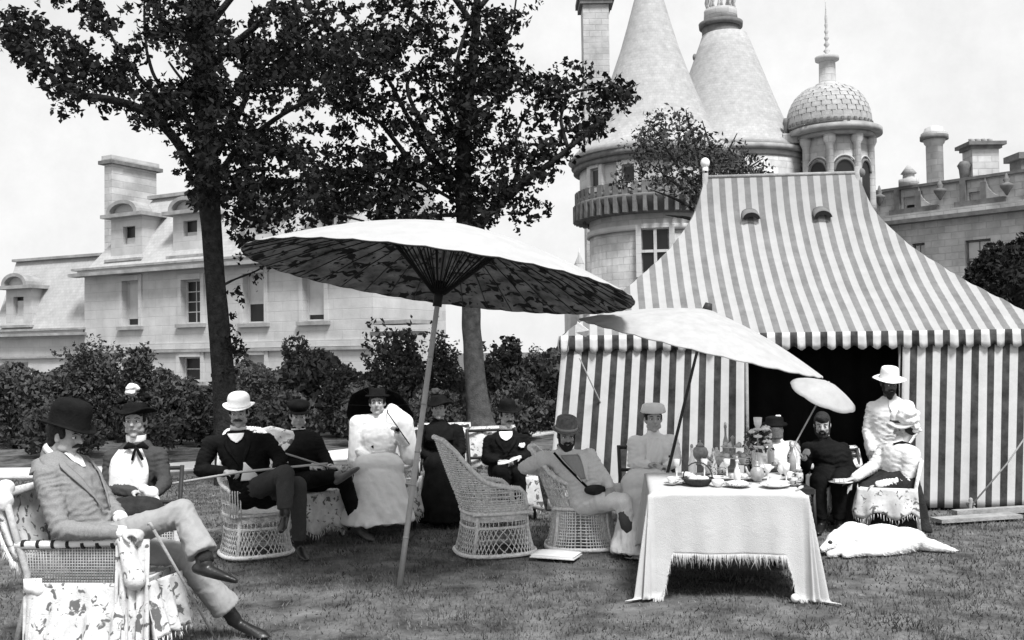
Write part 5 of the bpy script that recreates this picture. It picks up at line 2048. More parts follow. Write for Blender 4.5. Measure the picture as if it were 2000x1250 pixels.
        for (h_, k_, a_, t_) in legs:
            bk_ = unit(unit(h_ - k_) + unit(a_ - k_))
            tf += [(k_ + bk_ * .06, unit(unit(k_ - h_) + unit(a_ - k_)), .085, .012 * g['fk'], .042), (h_ * .7 + k_ * .3, unit(k_ - h_) + side * .6, .14, .009 * g['fk'], .055), (k_ * .45 + a_ * .55, unit(a_ - k_) * .5 + side, .16, .005 * g['fk'], .07), (a_ + (k_ - a_) * .1, unit(a_ - k_) + side * .3, .07, .006 * g['fk'], .045)]
        lv = joint_folds(lv, tf, g['seed'] + 3)
        obj('trousers', lv, g['legs'], th)
    elif g['skirt'] is not None and legs:
        kl, kr = legs[0][1], legs[1][1]
        al, ar = legs[0][2], legs[1][2]
        km = (kl + kr) / 2
        dwn = A([km[0], km[1], 0]) - A([hip[0], hip[1], 0])
        fd = unit(dwn)
        hem = g['hem']
        fl = g.get('flare', 1.0)
        S_ = [rcone(hipj[0] + (km - hip) * q_, .15 - .02 * q_, hipj[1] + (km - hip) * q_, .15 - .02 * q_) for q_ in (0, .25, .5, .75, 1)] + [rcone(hipj[0], .14, kl, .12), rcone(hipj[1], .14, kr, .12)]
        ring0 = [km + A([0, 0, -.02]), km + fd * .05 * fl + A([0, 0, -.2]), A([km[0], km[1], hem + .03]) + fd * .10 * fl]
        ring0[1][2] = (km[2] + hem) / 2
        S_.append(loft(ring0, [hs] * 3, [fd] * 3, [.22, .26 * fl, .33 * fl], [.15, .19 * fl, .27 * fl], 24))
        back = A([hip[0], hip[1], hem + .03]) - fd * .02
        S_.append(loft([hip, (hip + back) / 2, back], [hs] * 3, [fd] * 3, [.20, .24 * fl, .27 * fl], [.16, .19 * fl, .2 * fl], 24))
        S_.append(loft([(hip + km) / 2, ((hip + km) / 2) * A([1, 1, 0]) + A([0, 0, hem + .03])], [hs] * 2, [fd] * 2, [.2, .3 * fl], [.2, .28 * fl], 20))
        sv = fuse(S_, g['vox'] * 1.3, 4)
        v, f = sv
        # long folds falling from the lap
        N = normals(v, np.asarray(f))
        dz = np.clip((km[2] - v[:, 2]) / max(km[2], .1), 0, 1)
        ph = snoise(v * A([1, 1, .10]), (34, 34, 34), g['seed'] + 9)
        v = v + N * (ph * .026 * dz)[:, None]
        v[:, 2] = np.maximum(v[:, 2], hem)
        v, f = wrinkle((v, f), .0045, (40, 40, 26), g['seed'] + 2, hem)
        obj('skirt', (v, f), g['skirt'], th)
    for (h_, k_, a_, t_) in legs:
        if t_ is None:
            continue
        shn = unit(k_ - a_)
        d = unit(t_ - a_)
        L = np.linalg.norm(t_ - a_)
        sv_ = unit(np.cross(d, shn))
        uv_ = np.cross(sv_, d)
        heel = a_ - uv_ * .040 - d * .035
        S_ = [loft([heel - d * .015, heel + d * .05, heel + d * (L * .5 + .03), heel + d * (L + .0), heel + d * (L + .06)], [sv_] * 5, [uv_] * 5, [.026, .034, .036, .043, .022], [.030, .040, .032, .024, .014], 14),
              rcone(a_ + shn * .07, .046, a_ - uv_ * .01, .044), rcone(heel - uv_ * .01, .03, heel + d * .03 - uv_ * .01, .03)]
        shv = fuse(S_, .008, 2)
        shv[0][:, 2] = np.maximum(shv[0][:, 2], 0.003)
        obj('shoe', shv, g['shoe'], th)
    th['_t'] = 0
    return dict(th=th, H=H, tor=tor, fwd=fwd, side=side, up=upv, hip=hip, neck=neck, body=body, jacket=jacket, g=g, arms=arms)


def on_torso(R, ang, t, off):
    """Point on the clothed chest: ang 0 = front, t 0 hip..1 neck."""
    C, S_, B_, a, b, tt = R['tor']
    i = min(max(np.searchsorted(tt, t) - 1, 0), len(tt) - 2)
    q_ = (t - tt[i]) / (tt[i + 1] - tt[i])
    c = C[i] * (1 - q_) + C[i + 1] * q_
    s_ = unit(S_[i] * (1 - q_) + S_[i + 1] * q_)
    aa = a[i] * (1 - q_) + a[i + 1] * q_ + off
    bb = b[i] * (1 - q_) + b[i + 1] * q_ + off
    f_ = unit(R['fwd'] - s_ * np.dot(R['fwd'], s_))
    ca, sa = math.cos(ang), math.sin(ang)
    return c + f_ * bb * math.copysign(abs(ca) ** .91, ca) + s_ * aa * math.copysign(abs(sa) ** .91, sa)


def patch(R, name, rows, m, off=.012, th_=.006, amp=.003):
    """Cloth piece lying on the chest; rows = [(t, ang0, ang1)] from top to bottom."""
    ts = [r_[0] for r_ in rows]
    order = np.argsort(ts)

    def fn(u, v):
        t = ts[0] + (ts[-1] - ts[0]) * v
        a0 = np.interp(t, np.array(ts)[order], np.array([r_[1] for r_ in rows])[order])
        a1 = np.interp(t, np.array(ts)[order], np.array([r_[2] for r_ in rows])[order])
        return on_torso(R, a0 + (a1 - a0) * u, t, off + amp * math.sin(u * 17 + v * 9))
    return obj(name, thick(grid(fn, 10, 12), th_), m, R['jacket'])


def collar(R, m, r0=.062, h=.045, open_=0.0, t0=.02):
    H = R['H']
    base = R['neck'] + R['up'] * t0
    ax = unit(H.p(0, -.02, -.05) - base)
    f_ = unit(H.f - ax * np.dot(H.f, ax))
    s_ = np.cross(f_, ax)
    return obj('collar', thick(grid(lambda u, v: base + ax * (v * h) + (f_ * math.cos(2 * math.pi * u) + s_ * math.sin(2 * math.pi * u)) * (r0 + .004 * v), 24, 2, True), .005), m, R['th'])


def lapels(R, m, t0=.93, t1=.42, a0=.5, a1=.06, w_=.22, off=.016):
    for q_ in (-1, 1):
        def fn(u, v):
            t = t0 + (t1 - t0) * v
            inner = a0 * (1 - v) ** 1.1 + a1 * v
            ww = w_ * (0.55 + 0.6 * math.sin(math.pi * min(1, v * 1.0 + .12)) ** 1) * (1 - .75 * v)
            return on_torso(R, q_ * (inner + ww * u), t, off + .004 * math.sin(math.pi * u))
        obj('lapel', thick(grid(fn, 6, 12), .006), m, R['jacket'])


def cuff(R, i, m, r=.034, L=.03):
    s_, e_, w_ = R['arms'][i]
    d = unit(w_ - e_)
    return obj('cuff', tube([w_ - d * L, w_ - d * L * .3, w_ + d * .012], [r, r + .002, r], 14), m, R['jacket'])


def hair_cap(R, m=HAIR, back=.02, low=0.0, k=1.04, bun=False):
    H = R['H']
    S_ = [ell(H.p(0, -.030 - back * .3, .036), (.078 * H.k * k, .088 * H.k * k, .088 * H.k * k), H.M, 18, 12), ell(H.p(0, -.055 - back * .5, -.015 - low), (.064 * H.k * k, .048 * H.k * k, .055 * H.k), H.M)]
    for q_ in (-1, 1):
        S_.append(ell(H.p(.070 * q_, .018, .022), (.012 * H.k, .020 * H.k, .034 * H.k), H.M))
    if bun:
        S_.append(ell(H.p(0, -.10, -.01), (.042, .035, .04), H.M))
    v = wrinkle(fuse(S_, .009, 1), .004, 50, 3)
    return obj('hair', v, m, R['body'])


def fringe(R, m=HAIR):
    H = R['H']
    S_ = [ell(H.p(.018 * i, .066 - .002 * i * i, .072 - .0015 * i * i), (.017 * H.k, .017 * H.k, .022 * H.k), H.M, 8, 6) for i in range(-3, 4)]
    return obj('fringe', wrinkle(fuse(S_, .008, 1), .003, 60, 4), m, R['body'])


def moustache(R, m=HAIR, w_=.032, th_=.0095, droop=.010):
    H = R['H']
    for q_ in (-1, 1):
        obj('moustache', tube([H.p(.002 * q_, .098, -.038), H.p(.5 * w_ * q_, .094, -.042), H.p(w_ * q_, .078, -.043 - droop)], [th_ * H.k, th_ * .95 * H.k, th_ * .35 * H.k], 8), m, R['body'])


def beard(R, m=HAIR, L=.05, w_=.058):
    H = R['H']
    S_ = [ell(H.p(0, .056, -.098), (w_ * .8 * H.k, .034 * H.k, .036 * H.k), H.M), ell(H.p(0, .055, -.115 - L * .35), (w_ * .55 * H.k, .028 * H.k, (.02 + L * .55) * H.k), H.M)]
    for q_ in (-1, 1):
        S_ += [rcone(H.p(.068 * q_, .012, -.015), .012 * H.k, H.p(.052 * q_, .034, -.075), .02 * H.k), rcone(H.p(.052 * q_, .034, -.075), .02 * H.k, H.p(.02 * q_, .062, -.10), .024 * H.k)]
        S_.append(ell(H.p(.026 * q_, .080, -.062), (.012 * H.k, .012 * H.k, .02 * H.k), H.M))
    return obj('beard', wrinkle(fuse(S_, .008, 1), .004, 55, 6), m, R['body'])


def hat(R, prof, m, tilt=0.0, roll=0.0, z=.055, oval=1.16, curl=0.0, back=.0, crown_n=None, band=None, name='hat', wob=0.0, seed=1):
    """prof: list of (r,z) from brim edge to crown top; the hat sits on the head frame."""
    H = R['H']
    f_ = unit(H.f * math.cos(tilt) + H.u * math.sin(tilt))
    u_ = unit(np.cross(H.s, f_))
    s_ = unit(H.s * math.cos(roll) + u_ * math.sin(roll))
    u_ = unit(np.cross(s_, f_))
    k = 36
    V, Fc = [], []
    n_ = len(prof)
    for i, (r_, z_) in enumerate(prof):
        for j in range(k):
            a = 2 * math.pi * j / k
            x, y = r_ * math.cos(a), r_ * math.sin(a) * (1 + (oval - 1) * 1.0)
            zz = z_ + (curl * (x / .14) ** 2 if r_ > .1 else 0)
            if wob:
                zz += wob * math.sin(3 * a + seed) * (r_ > .1)
            V.append(H.p(0, -back, z) + (s_ * x + f_ * y + u_ * zz) * H.k)
    for i in range(n_ - 1):
        for j in range(k):
            q_, w_ = i * k + j, i * k + (j + 1) % k
            Fc.append((q_, w_, w_ + k, q_ + k))
    Fc.append(tuple((n_ - 1) * k + j for j in range(k)))
    Fc.append(tuple(range(k))[::-1])
    ht = obj(name, (A(V), Fc), m, R['body'])
    R['hatf'] = (H.p(0, -back, z), s_, f_, u_)
    if band is not None:
        zb, hb, rb, mb = band
        V_, F_ = [], []
        for zz in (zb, zb + hb):
            for j in range(k):
                a = 2 * math.pi * j / k
                V_.append(H.p(0, -back, z) + (s_ * rb * math.cos(a) + f_ * rb * math.sin(a) * oval + u_ * zz) * H.k)
        for j in range(k):
            F_.append((j, (j + 1) % k, k + (j + 1) % k, k + j))
        obj('hat_band', thick((A(V_), F_), -.003), mb, R['body'])
    return ht


# brim underside first, then over the edge, up the crown
def bowler(rb=.128, rc=.082, h=.115, flat=False):
    p_ = [(rc * .98, .001), (rb - .006, .002), (rb, .007), (rb - .008, .011), (rc + .006, .012), (rc, .020), (rc + .001, h * .55)]
    for i in range(1, 7):
        a = math.pi / 2 * i / 7
        p_.append((rc * math.cos(a) ** (.55 if not flat else .4), h * .55 + h * .45 * math.sin(a)))
    p_.append((.004, h))
    return p_


def felt(rb=.14, rc=.08, h=.10, pinch=.012):
    return [(rc * .98, .001), (rb - .006, .0), (rb, .005), (rb - .006, .009), (rc + .006, .010), (rc, .018), (rc * .98, h * .6), (rc * .9, h * .93), (rc * .78, h), (rc * .4, h - pinch), (.004, h - pinch * 1.3)]


def W(px, py, D):
    return P(px, py, D)


def posy(R, at, rad, m, n_=14, seed=1, name='flower'):
    """Ruffled bloom made of petals."""
    r = np.random.default_rng(seed)
    S_ = []
    for i in range(n_):
        d = r.normal(size=3)
        d /= np.linalg.norm(d)
        S_.append(ell(A(at) + d * rad * .55, A([.45, .45, .3]) * rad, None, 8, 6))
    v = wrinkle(fuse(S_, rad * .13, 1), rad * .09, 3.0 / rad, seed)
    return obj(name, v, m, R['body'])


# ---- 1 the near man in profile with the black hat
D = 5.95
hm = W(130, 852, D)
R1 = person('man in grey tweed and tall black hat in profile with crossed legs and cane', (W(190, 1090, D)[0], D, 0),
            hip=W(178, 1068, D), neck=W(105, 893, D), head=hm, face=(0.96, -0.20, -0.16), up=(0.1, 0, 1),
            sl=W(92, 932, D - .18), sr=W(160, 915, D + .17), el=W(118, 1035, D - .27), er=W(212, 985, D + .2),
            wl=W(240, 1040, D - .30), wr=W(236, 1012, D - .02), hl=W(290, 1040, D - .33), hr=W(285, 1032, D - .12), curl=(1.0, .5), pl=(0, .3, -1), pr=(0, 0, -1),
            kl=W(358, 1000, D - .10), al=W(402, 1098, D - .22), tl=W(462, 1120, D - .25),
            kr=W(352, 1082, D + .12), ar=W(458, 1208, D + .28), tr=W(520, 1240, D + .2),
            jacket=TWEED, legs=TROUS, shoe=SHOE, vox=.0085, seed=11, thin=1.06, fold=.013, cuff=.088, cuffat=.84, hsp=(0.1, 1, 0))
hair_cap(R1, back=.03, low=.03, k=1.06)
moustache(R1, w_=.04, th_=.013)

hat(R1, bowler(.145, .104, .178, True), BLACKC, tilt=-.10, z=.052, curl=.022, oval=1.22, band=(.018, .03, .1, SHOE), name='top_hat')
collar(R1, WHITE, .068, .04)
lapels(R1, TWEED, .9, .3, .55, .15, .3)
patch(R1, 'turned_collar', [(1.02, 1.2, 4.6), (.90, 1.0, 5.0)], TWEED, off=.012, th_=.012)
patch(R1, 'shirt_front', [(.98, -.35, .35), (.78, -.06, .06)], WHITE, off=.006)
patch(R1, 'pocket_handkerchief', [(.74, .60, .95), (.66, .72, .92)], WHITE, off=.014)
cuff(R1, 0, WHITE, .038, .035)
cuff(R1, 1, WHITE, .040, .045)
obj('sock', tube([W(397, 1083, D - .2), W(402, 1100, D - .22)], [.05, .048], 12), DARKC, R1['th'])
sp = W(428, 1128, D - .24)
# spat on the raised shoe
R1['th']['_t'] = 0
ct = W(300, 1034, D - .33)
cb_ = G(428, 1262)
cane = obj('walking_cane', tube([ct, (ct + cb_) / 2 + A([0.004, 0, 0]), cb_], [.009, .008, .006], 8), WOODW, None)
tag(cane, 'thin straight cane slanting from the hand of the man in tweed to the grass', 'walking cane')
ch_ = obj('handle', tube([ct + A([-.035, 0, .03]), ct + A([-.02, 0, .035]), ct], [.009, .010, .009], 8), WOODW, cane)

# ---- 2 the woman with the flowered hat
D = 7.4
R2 = person('woman with a white flower on her dark hat, black bow, busy with needlework', (W(265, 1000, D)[0], D, 0),
            hip=W(264, 1008, D + .05), neck=W(266, 868, D), head=W(264, 822, D - .03), face=(.12, -.99, -.06),
            sl=W(222, 893, D), sr=W(310, 890, D), el=W(206, 950, D - .05), er=W(322, 942, D - .05), wl=W(262, 962, D - .25), wr=W(308, 962, D - .27), hl=W(285, 958, D - .3), hr=W(292, 966, D - .32),
            curl=(.9, .8), pl=(.3, 0, -1), pr=(-.3, 0, -1), kl=W(238, 1005, D - .42), kr=W(292, 1005, D - .42), al=W(240, 1130, D - .45), ar=W(290, 1130, D - .45),
            female=True, jacket=CHAR, skirt=DARKC, vox=.0095, seed=22, skin=SKIN, hk=1.02)
hair_cap(R2, bun=True)
fringe(R2)
hat(R2, [(.08, .0), (.15, .004), (.158, .012), (.15, .02), (.09, .022), (.085, .05), (.078, .075), (.05, .085), (.004, .088)], BLACKC, tilt=.12, z=.052, oval=1.0, wob=.016, curl=.02)
posy(R2, W(258, 762, D - .04), .062, WHITE, 16, 2)
posy(R2, W(285, 776, D - .02), .045, BLACKC, 10, 3, 'ribbon_bow')
posy(R2, W(238, 784, D - .02), .04, BLACKC, 9, 8, 'ribbon_bow')
collar(R2, WHITE, .064, .075, t0=.0)
patch(R2, 'jabot', [(.97, -.55, .55), (.75, -.75, .75), (.5, -.8, .8), (.28, -.55, .55)], WHITE, off=.026, th_=.008, amp=.007)
for q_ in (-1, 1):
    a = W(266, 872, D - .16)
    obj('black_bow', tube([a, a + A([.05 * q_, -.01, .012]), a + A([.09 * q_, 0, -.015])], [.010, .026, .012], 8, ry=[.006, .010, .006]), BLACKC, R2['jacket'])
    obj('bow_tail', tube([a, a + A([.02 * q_ + .01, -.02, -.05]), a + A([.04 * q_ + .015, -.015, -.10])], [.008, .012, .010], 6), BLACKC, R2['jacket'])
nw = obj('needlework', wrinkle(fuse([ell(W(296, 962, D - .36), (.05, .03, .045)), ell(W(282, 955, D - .35), (.035, .02, .03)), ell(W(305, 978, D - .36), (.03, .02, .035))], .01, 1), .008, 20, 5), WHITE, None)
tag(nw, 'crumpled white needlework in the hands of the woman with the white flower', 'needlework')

# ---- 3 the man in the white bowler
D = 8.6
R3 = person('man in a white bowler hat and black jacket, stick across his knees', (W(490, 990, D)[0], D, 0),
            hip=W(497, 965, D), neck=W(466, 845, D), head=W(467, 806, D - .03), face=(.10, -.97, -.2), sl=W(412, 868, D), sr=W(520, 862, D + .02),
            el=W(392, 918, D - .05), er=W(548, 895, D - .05), wl=W(440, 922, D - .3), wr=W(540, 917, D - .35), hl=W(470, 920, D - .32), hr=W(560, 916, D - .42), curl=(1.0, .8),
            kl=W(556, 925, D - .42), al=W(556, 1002, D - .50), tl=W(548, 1028, D - .66), kr=W(582, 948, D - .22), ar=W(584, 1062, D - .12), tr=W(598, 1084, D - .28),
            jacket=BLACKC, legs=CHAR, shoe=SHOE, vox=.0105, seed=33, thin=1.10, hk=1.02)
hair_cap(R3)
moustache(R3, CHAR, w_=.04, th_=.012)
hat(R3, bowler(.135, .094, .135), CREAM if False else WHITE, tilt=.02, z=.048, curl=.028, oval=1.18, band=(.014, .018, .097, CREAM), name='bowler_hat')
collar(R3, WHITE, .064, .04)
patch(R3, 'shirt_collar_front', [(1.0, -.55, .55), (.86, -.02, .02)], WHITE, off=.012)
patch(R3, 'waistcoat', [(.55, .10, .14), (.40, .0, .42), (.26, -.15, .62)], WHITE, off=.022, amp=.001)
lapels(R3, BLACKC, .95, .5, .42, .04, .2)
posy(R3, W(548, 868, D - .15), .02, WHITE, 6, 12, 'buttonhole')
st = obj('walking_stick', tube([W(335, 945, D - .38), W(470, 922, D - .36), W(640, 905, D - .36)], [.011, .011, .009], 8), POLE, None)
tag(st, 'pale walking stick lying level under the hand of the man in the white bowler', 'walking stick')

# ---- 4 the youth in the black cap
D = 9.5
R4 = person('youth in a black cap and black suit, one foot resting across the other knee', (W(595, 960, D)[0], D, 0),
            hip=W(594, 938, D), neck=W(583, 845, D), head=W(583, 812, D - .02), face=(.28, -.93, -.22), sl=W(548, 862, D), sr=W(612, 858, D),
            el=W(552, 905, D - .05), er=W(632, 892, D - .08), wl=W(612, 912, D - .3), wr=W(645, 912, D - .32), hl=W(640, 914, D - .33), hr=W(662, 912, D - .36), curl=(.8, .8),
            kl=W(618, 935, D - .42), al=W(660, 928, D - .50), tl=W(694, 908, D - .55), kr=W(672, 935, D - .22), ar=W(700, 1030, D - .12), tr=W(726, 1046, D - .24),
            jacket=BLACKC, legs=BLACKC, shoe=SHOEG, vox=.0105, seed=44, thin=1.08, skin=SKIN)
hair_cap(R4)
hat(R4, [(.085, 0), (.092, .01), (.108, .045), (.106, .07), (.07, .09), (.004, .094)], BLACKC, z=.06, oval=1.05, name='cap')
H = R4['H']
obj('cap_peak', thick(grid(lambda u, v: H.p((.085 * math.cos(math.pi * (.12 + .76 * u))) * (1 + .1 * v), .075 + (.055 * v) * math.sin(math.pi * (.12 + .76 * u)) + .02 * math.sin(math.pi * u), .062 - .012 * v), 10, 3), .004), BLACKC, R4['body'])
collar(R4, WHITE, .06, .02)
cuff(R4, 0, WHITE, .036, .035)
cuff(R4, 1, WHITE, .034, .02)
st = obj('walking_stick', tube([W(545, 882, D - .2), W(645, 913, D - .36), W(672, 921, D - .37)], [.009, .009, .009], 8), WOODW, None)
tag(st, 'slim stick slanting across the lap of the youth in the black cap', 'walking stick')

# ---- 5 the woman in white
D = 10.0
R5 = person('woman in a voluminous white dress before an open black parasol', (W(745, 960, D)[0], D, 0),
            hip=W(745, 912, D), neck=W(738, 822, D), head=W(737, 787, D - .02), face=(.05, -.98, .0), sl=W(705, 840, D), sr=W(775, 836, D),
            el=W(700, 880, D - .05), er=W(792, 868, D - .05), wl=W(722, 900, D - .25), wr=W(776, 848, D - .22), hl=W(740, 900, D - .3), hr=W(772, 835, D - .25), curl=(.6, 1.1),
            kl=W(712, 912, D - .45), kr=W(765, 912, D - .42), al=W(715, 1000, D - .45), ar=W(765, 1000, D - .45), female=True, jacket=WHITE, skirt=WHITE, vox=.0115, seed=55, puff=True, flare=1.12, thin=1.10, hem=.12)
hair_cap(R5)
fringe(R5)
hat(R5, [(.08, 0), (.12, .0), (.126, .008), (.12, .016), (.085, .02), (.082, .07), (.06, .085), (.004, .09)], BLACKC, z=.066, oval=1.0)
posy(R5, W(725, 760, D), .035, BLACKC, 10, 21, 'ribbon_bow')
posy(R5, W(742, 757, D), .03, CHAR, 10, 22, 'feather')
# wide white shawl over the shoulders
S_ = [rcone(W(700, 828, D + .02), .09, W(745, 826, D + .02), .10), rcone(W(745, 826, D + .02), .10, W(788, 826, D + .02), .10), rcone(W(700, 828, D), .09, W(698, 900, D - .02), .10), rcone(W(788, 826, D), .10, W(800, 890, D), .10),
      rcone(W(745, 815, D + .03), .09, W(745, 850, D + .03), .14), rcone(W(765, 800, D + .06), .06, W(790, 822, D + .04), .08)]
obj('shawl', wrinkle(fuse(S_, .014, 3), .008, (40, 40, 20), 51), WHITE, R5['th'])
posy(R5, W(728, 873, D - .27), .02, BLACKC, 6, 14, 'belt_clasp')
# ruffled petticoat edge in shade
# the black parasol behind her
c = W(742, 812, D + .28)
axb = unit(A([.12, .62, .35]))
s_ = unit(np.cross(axb, A([0, 0, 1])))
b_ = np.cross(s_, axb)
bp_ = thing('black_parasol', c, 'open black parasol standing behind the woman in the white dress', 'parasol')
V, Fc = [], []
for j in range(9):
    for i in range(64):
        rr_ = .37 * (.03 + .97 * j / 8)
        a = 2 * math.pi * i / 64
        V.append(c + (s_ * math.cos(a) + b_ * math.sin(a)) * rr_ * (1 - .04 * abs(math.sin(4 * a)) * j / 8) + axb * .2 * (1 - (rr_ / .37) ** 1.8))
for j in range(8):
    for i in range(64):
        q_, w_ = j * 64 + i, j * 64 + (i + 1) % 64
        Fc.append((q_, w_, w_ + 64, q_ + 64))
obj('canopy', thick((A(V), Fc), .004), BLACKC, bp_)
for i in range(8):
    a = 2 * math.pi * (i + .5) / 8
    obj('rib', tube([c + axb * .19, c + (s_ * math.cos(a) + b_ * math.sin(a)) * .36 + axb * .0], .003, 4), DWOOD, bp_)
obj('handle', tube([c + axb * .26, W(757, 806, D - .16), W(800, 868, D - .34)], .006, 6), DWOOD, bp_)
posy(R5, W(776, 840, D - .33), .025, BLACKC, 7, 15, 'ribbon_knot')

# ---- 6 the woman in black
D = 10.6
R6 = person('pale-faced woman all in black behind the empty wicker chair', (W(865, 930, D)[0], D, 0),
            hip=W(868, 905, D), neck=W(857, 828, D), head=W(857, 797, D - .02), face=(.0, -.99, -.08), sl=W(826, 845, D), sr=W(890, 843, D),
            el=W(822, 885, D - .05), er=W(902, 878, D - .08), wl=W(850, 898, D - .25), wr=W(890, 890, D - .28), hl=W(868, 898, D - .3), hr=W(882, 884, D - .32), curl=(.7, .9),
            kl=W(850, 912, D - .42), kr=W(892, 915, D - .42), al=W(855, 990, D - .45), ar=W(905, 990, D - .45), female=True, jacket=BLACKC, skirt=BLACKC, vox=.0115, seed=66, puff=True, thin=1.04)
hair_cap(R6, k=1.12)
fringe(R6)
hat(R6, [(.08, 0), (.165, .0), (.172, .01), (.16, .022), (.09, .03), (.088, .075), (.06, .09), (.004, .095)], BLACKC, z=.052, oval=1.0, wob=.02)
posy(R6, W(852, 765, D), .055, CHAR, 12, 24, 'feather')
posy(R6, W(872, 772, D), .045, BLACKC, 12, 26, 'feather')
patch(R6, 'scarf', [(1.0, -.9, .9), (.6, -.8, .8)], BLACKC, off=.02, th_=.01, amp=.01)

# ---- 7 the man with the pocket handkerchief
D = 10.3
R7 = person('man with a white pocket handkerchief and soft dark hat, holding a slip of paper', (W(990, 940, D)[0], D, 0),
            hip=W(992, 918, D), neck=W(988, 843, D), head=W(990, 812, D - .02), face=(.35, -.92, -.12), sl=W(957, 862, D), sr=W(1022, 860, D),
            el=W(950, 897, D - .05), er=W(1032, 890, D - .05), wl=W(975, 902, D - .25), wr=W(1016, 893, D - .28), hl=W(998, 899, D - .3), hr=W(1000, 896, D - .33), curl=(.7, .8),
            kl=W(980, 925, D - .45), kr=W(1012, 925, D - .42), al=W(990, 1002, D - .42), ar=W(1020, 1002, D - .40), tl=W(984, 1012, D - .6), tr=W(1022, 1012, D - .58),
            jacket=BLACKC, legs=BLACKC, vox=.0115, seed=77, thin=1.05, hk=1.0)
hair_cap(R7)
moustache(R7, w_=.034, th_=.011)
hat(R7, felt(.135, .088, .12), BLACKC, z=.052, curl=.01, oval=1.15, name='soft_hat')
collar(R7, WHITE, .064, .045)
patch(R7, 'shirt_front', [(1.02, -.6, .6), (.8, -.04, .04)], WHITE, off=.012)
lapels(R7, BLACKC, .9, .5, .4, .05, .2)
patch(R7, 'pocket_handkerchief', [(.72, .62, 1.02), (.66, .55, 1.0), (.6, .7, .95)], WHITE, off=.016)
sl_ = thick(grid(lambda u, v: W(972 + 46 * u, 903 - 11 * u + 5 * v + 2 * math.sin(u * 5), D - .42 - .02 * v), 10, 3), .004)
o = obj('paper_slip', sl_, WHITE, None)
tag(o, 'curled white paper in the hands of the man with the pocket handkerchief', 'paper')

# ---- 8 the bearded man in tweed
D = 8.75
R8 = person('bearded man in pale tweed and checked hat lounging in a wicker chair', (W(1150, 1000, D)[0], D, 0),
            hip=W(1158, 975, D - .05), neck=W(1105, 882, D + .03), head=W(1106, 850, D - .03), face=(.12, -.96, -.25), sl=W(1062, 897, D), sr=W(1150, 893, D),
            el=W(1026, 912, D + .12), er=W(1182, 938, D - .05), wl=W(1062, 922, D + .22), wr=W(1190, 952, D - .25), hl=W(1078, 928, D + .25), hr=W(1190, 966, D - .33), curl=(.6, .8), pr=(0, .3, -1),
            kl=W(1216, 980, D - .38), kr=W(1240, 955, D - .15), al=W(1236, 1062, D - .35), ar=W(1268, 1050, D - .1), tl=W(1262, 1076, D - .50), tr=W(1290, 1062, D - .25),
            jacket=LTWEED, legs=LTWEED, shoe=SHOE, vox=.0105, seed=88, thin=1.08, skin=SKIND, fold=.013)
hair_cap(R8)
moustache(R8, w_=.036, th_=.012)
beard(R8, L=.05, w_=.062)
hat(R8, felt(.128, .096, .125, .02), mat('checked_felt', .16, .9, .35, 30, .5, 90), z=.048, curl=.012, oval=1.12, band=(.014, .026, .098, mat('pale_band', .36, .9, .1)), name='checked_hat')
collar(R8, CREAM, .066, .035)
lapels(R8, LTWEED, .93, .35, .4, .08, .26)
patch(R8, 'waistcoat', [(.9, -.35, .35), (.4, -.12, .12)], TROUS, off=.010)
obj('shoulder_strap', tube([W(1082, 884, D - .17), W(1100, 905, D - .19), W(1125, 930, D - .2), W(1150, 955, D - .2)], .011, 6, ry=.006), BLACKC, R8['jacket'])
obj('satchel', wrinkle(fuse([ell(W(1163, 957, D - .24), (.10, .045, .045))], .01, 1), .004, 20, 3), DARKC, R8['jacket'])
obj('stocking', tube([W(1217, 996, D - .39), W(1226, 1030, D - .385), W(1236, 1062, D - .35)], [.056, .058, .042], 12), CHAR, R8['th'])

# ---- 9 the lady in white with the small white hat
D = 9.0
R9 = person('lady in a small white hat grasping the dark pole of the cream parasol', (W(1275, 970, D)[0], D, 0),
            hip=W(1268, 940, D), neck=W(1275, 852, D), head=W(1276, 818, D - .02), face=(.05, -.99, -.05), sl=W(1243, 868, D), sr=W(1308, 866, D),
            el=W(1236, 905, D - .05), er=W(1320, 900, D - .05), wl=W(1268, 908, D - .26), wr=W(1300, 912, D - .28), hl=W(1290, 902, D - .33), hr=W(1290, 912, D - .33), curl=(1.1, .9),
            kl=W(1238, 948, D - .45), kr=W(1290, 948, D - .45), al=W(1240, 1040, D - .45), ar=W(1290, 1040, D - .45), female=True, jacket=WHITE, skirt=CREAM, vox=.0105, seed=99, skin=SKIN, thin=1.02, puff=True)
hair_cap(R9, k=1.1)
fringe(R9)
hat(R9, [(.075, 0), (.108, .0), (.116, .01), (.108, .045), (.1, .07), (.08, .083), (.004, .088)], WHITE, z=.058, oval=1.08)
patch(R9, 'lace_front', [(.97, -.4, .4), (.3, -.3, .3)], WHITE, off=.02, th_=.008, amp=.008)
obj('button', ell(on_torso(R9, 1.0, .5, .01), (.02, .02, .04)), DARKC, R9['jacket'])

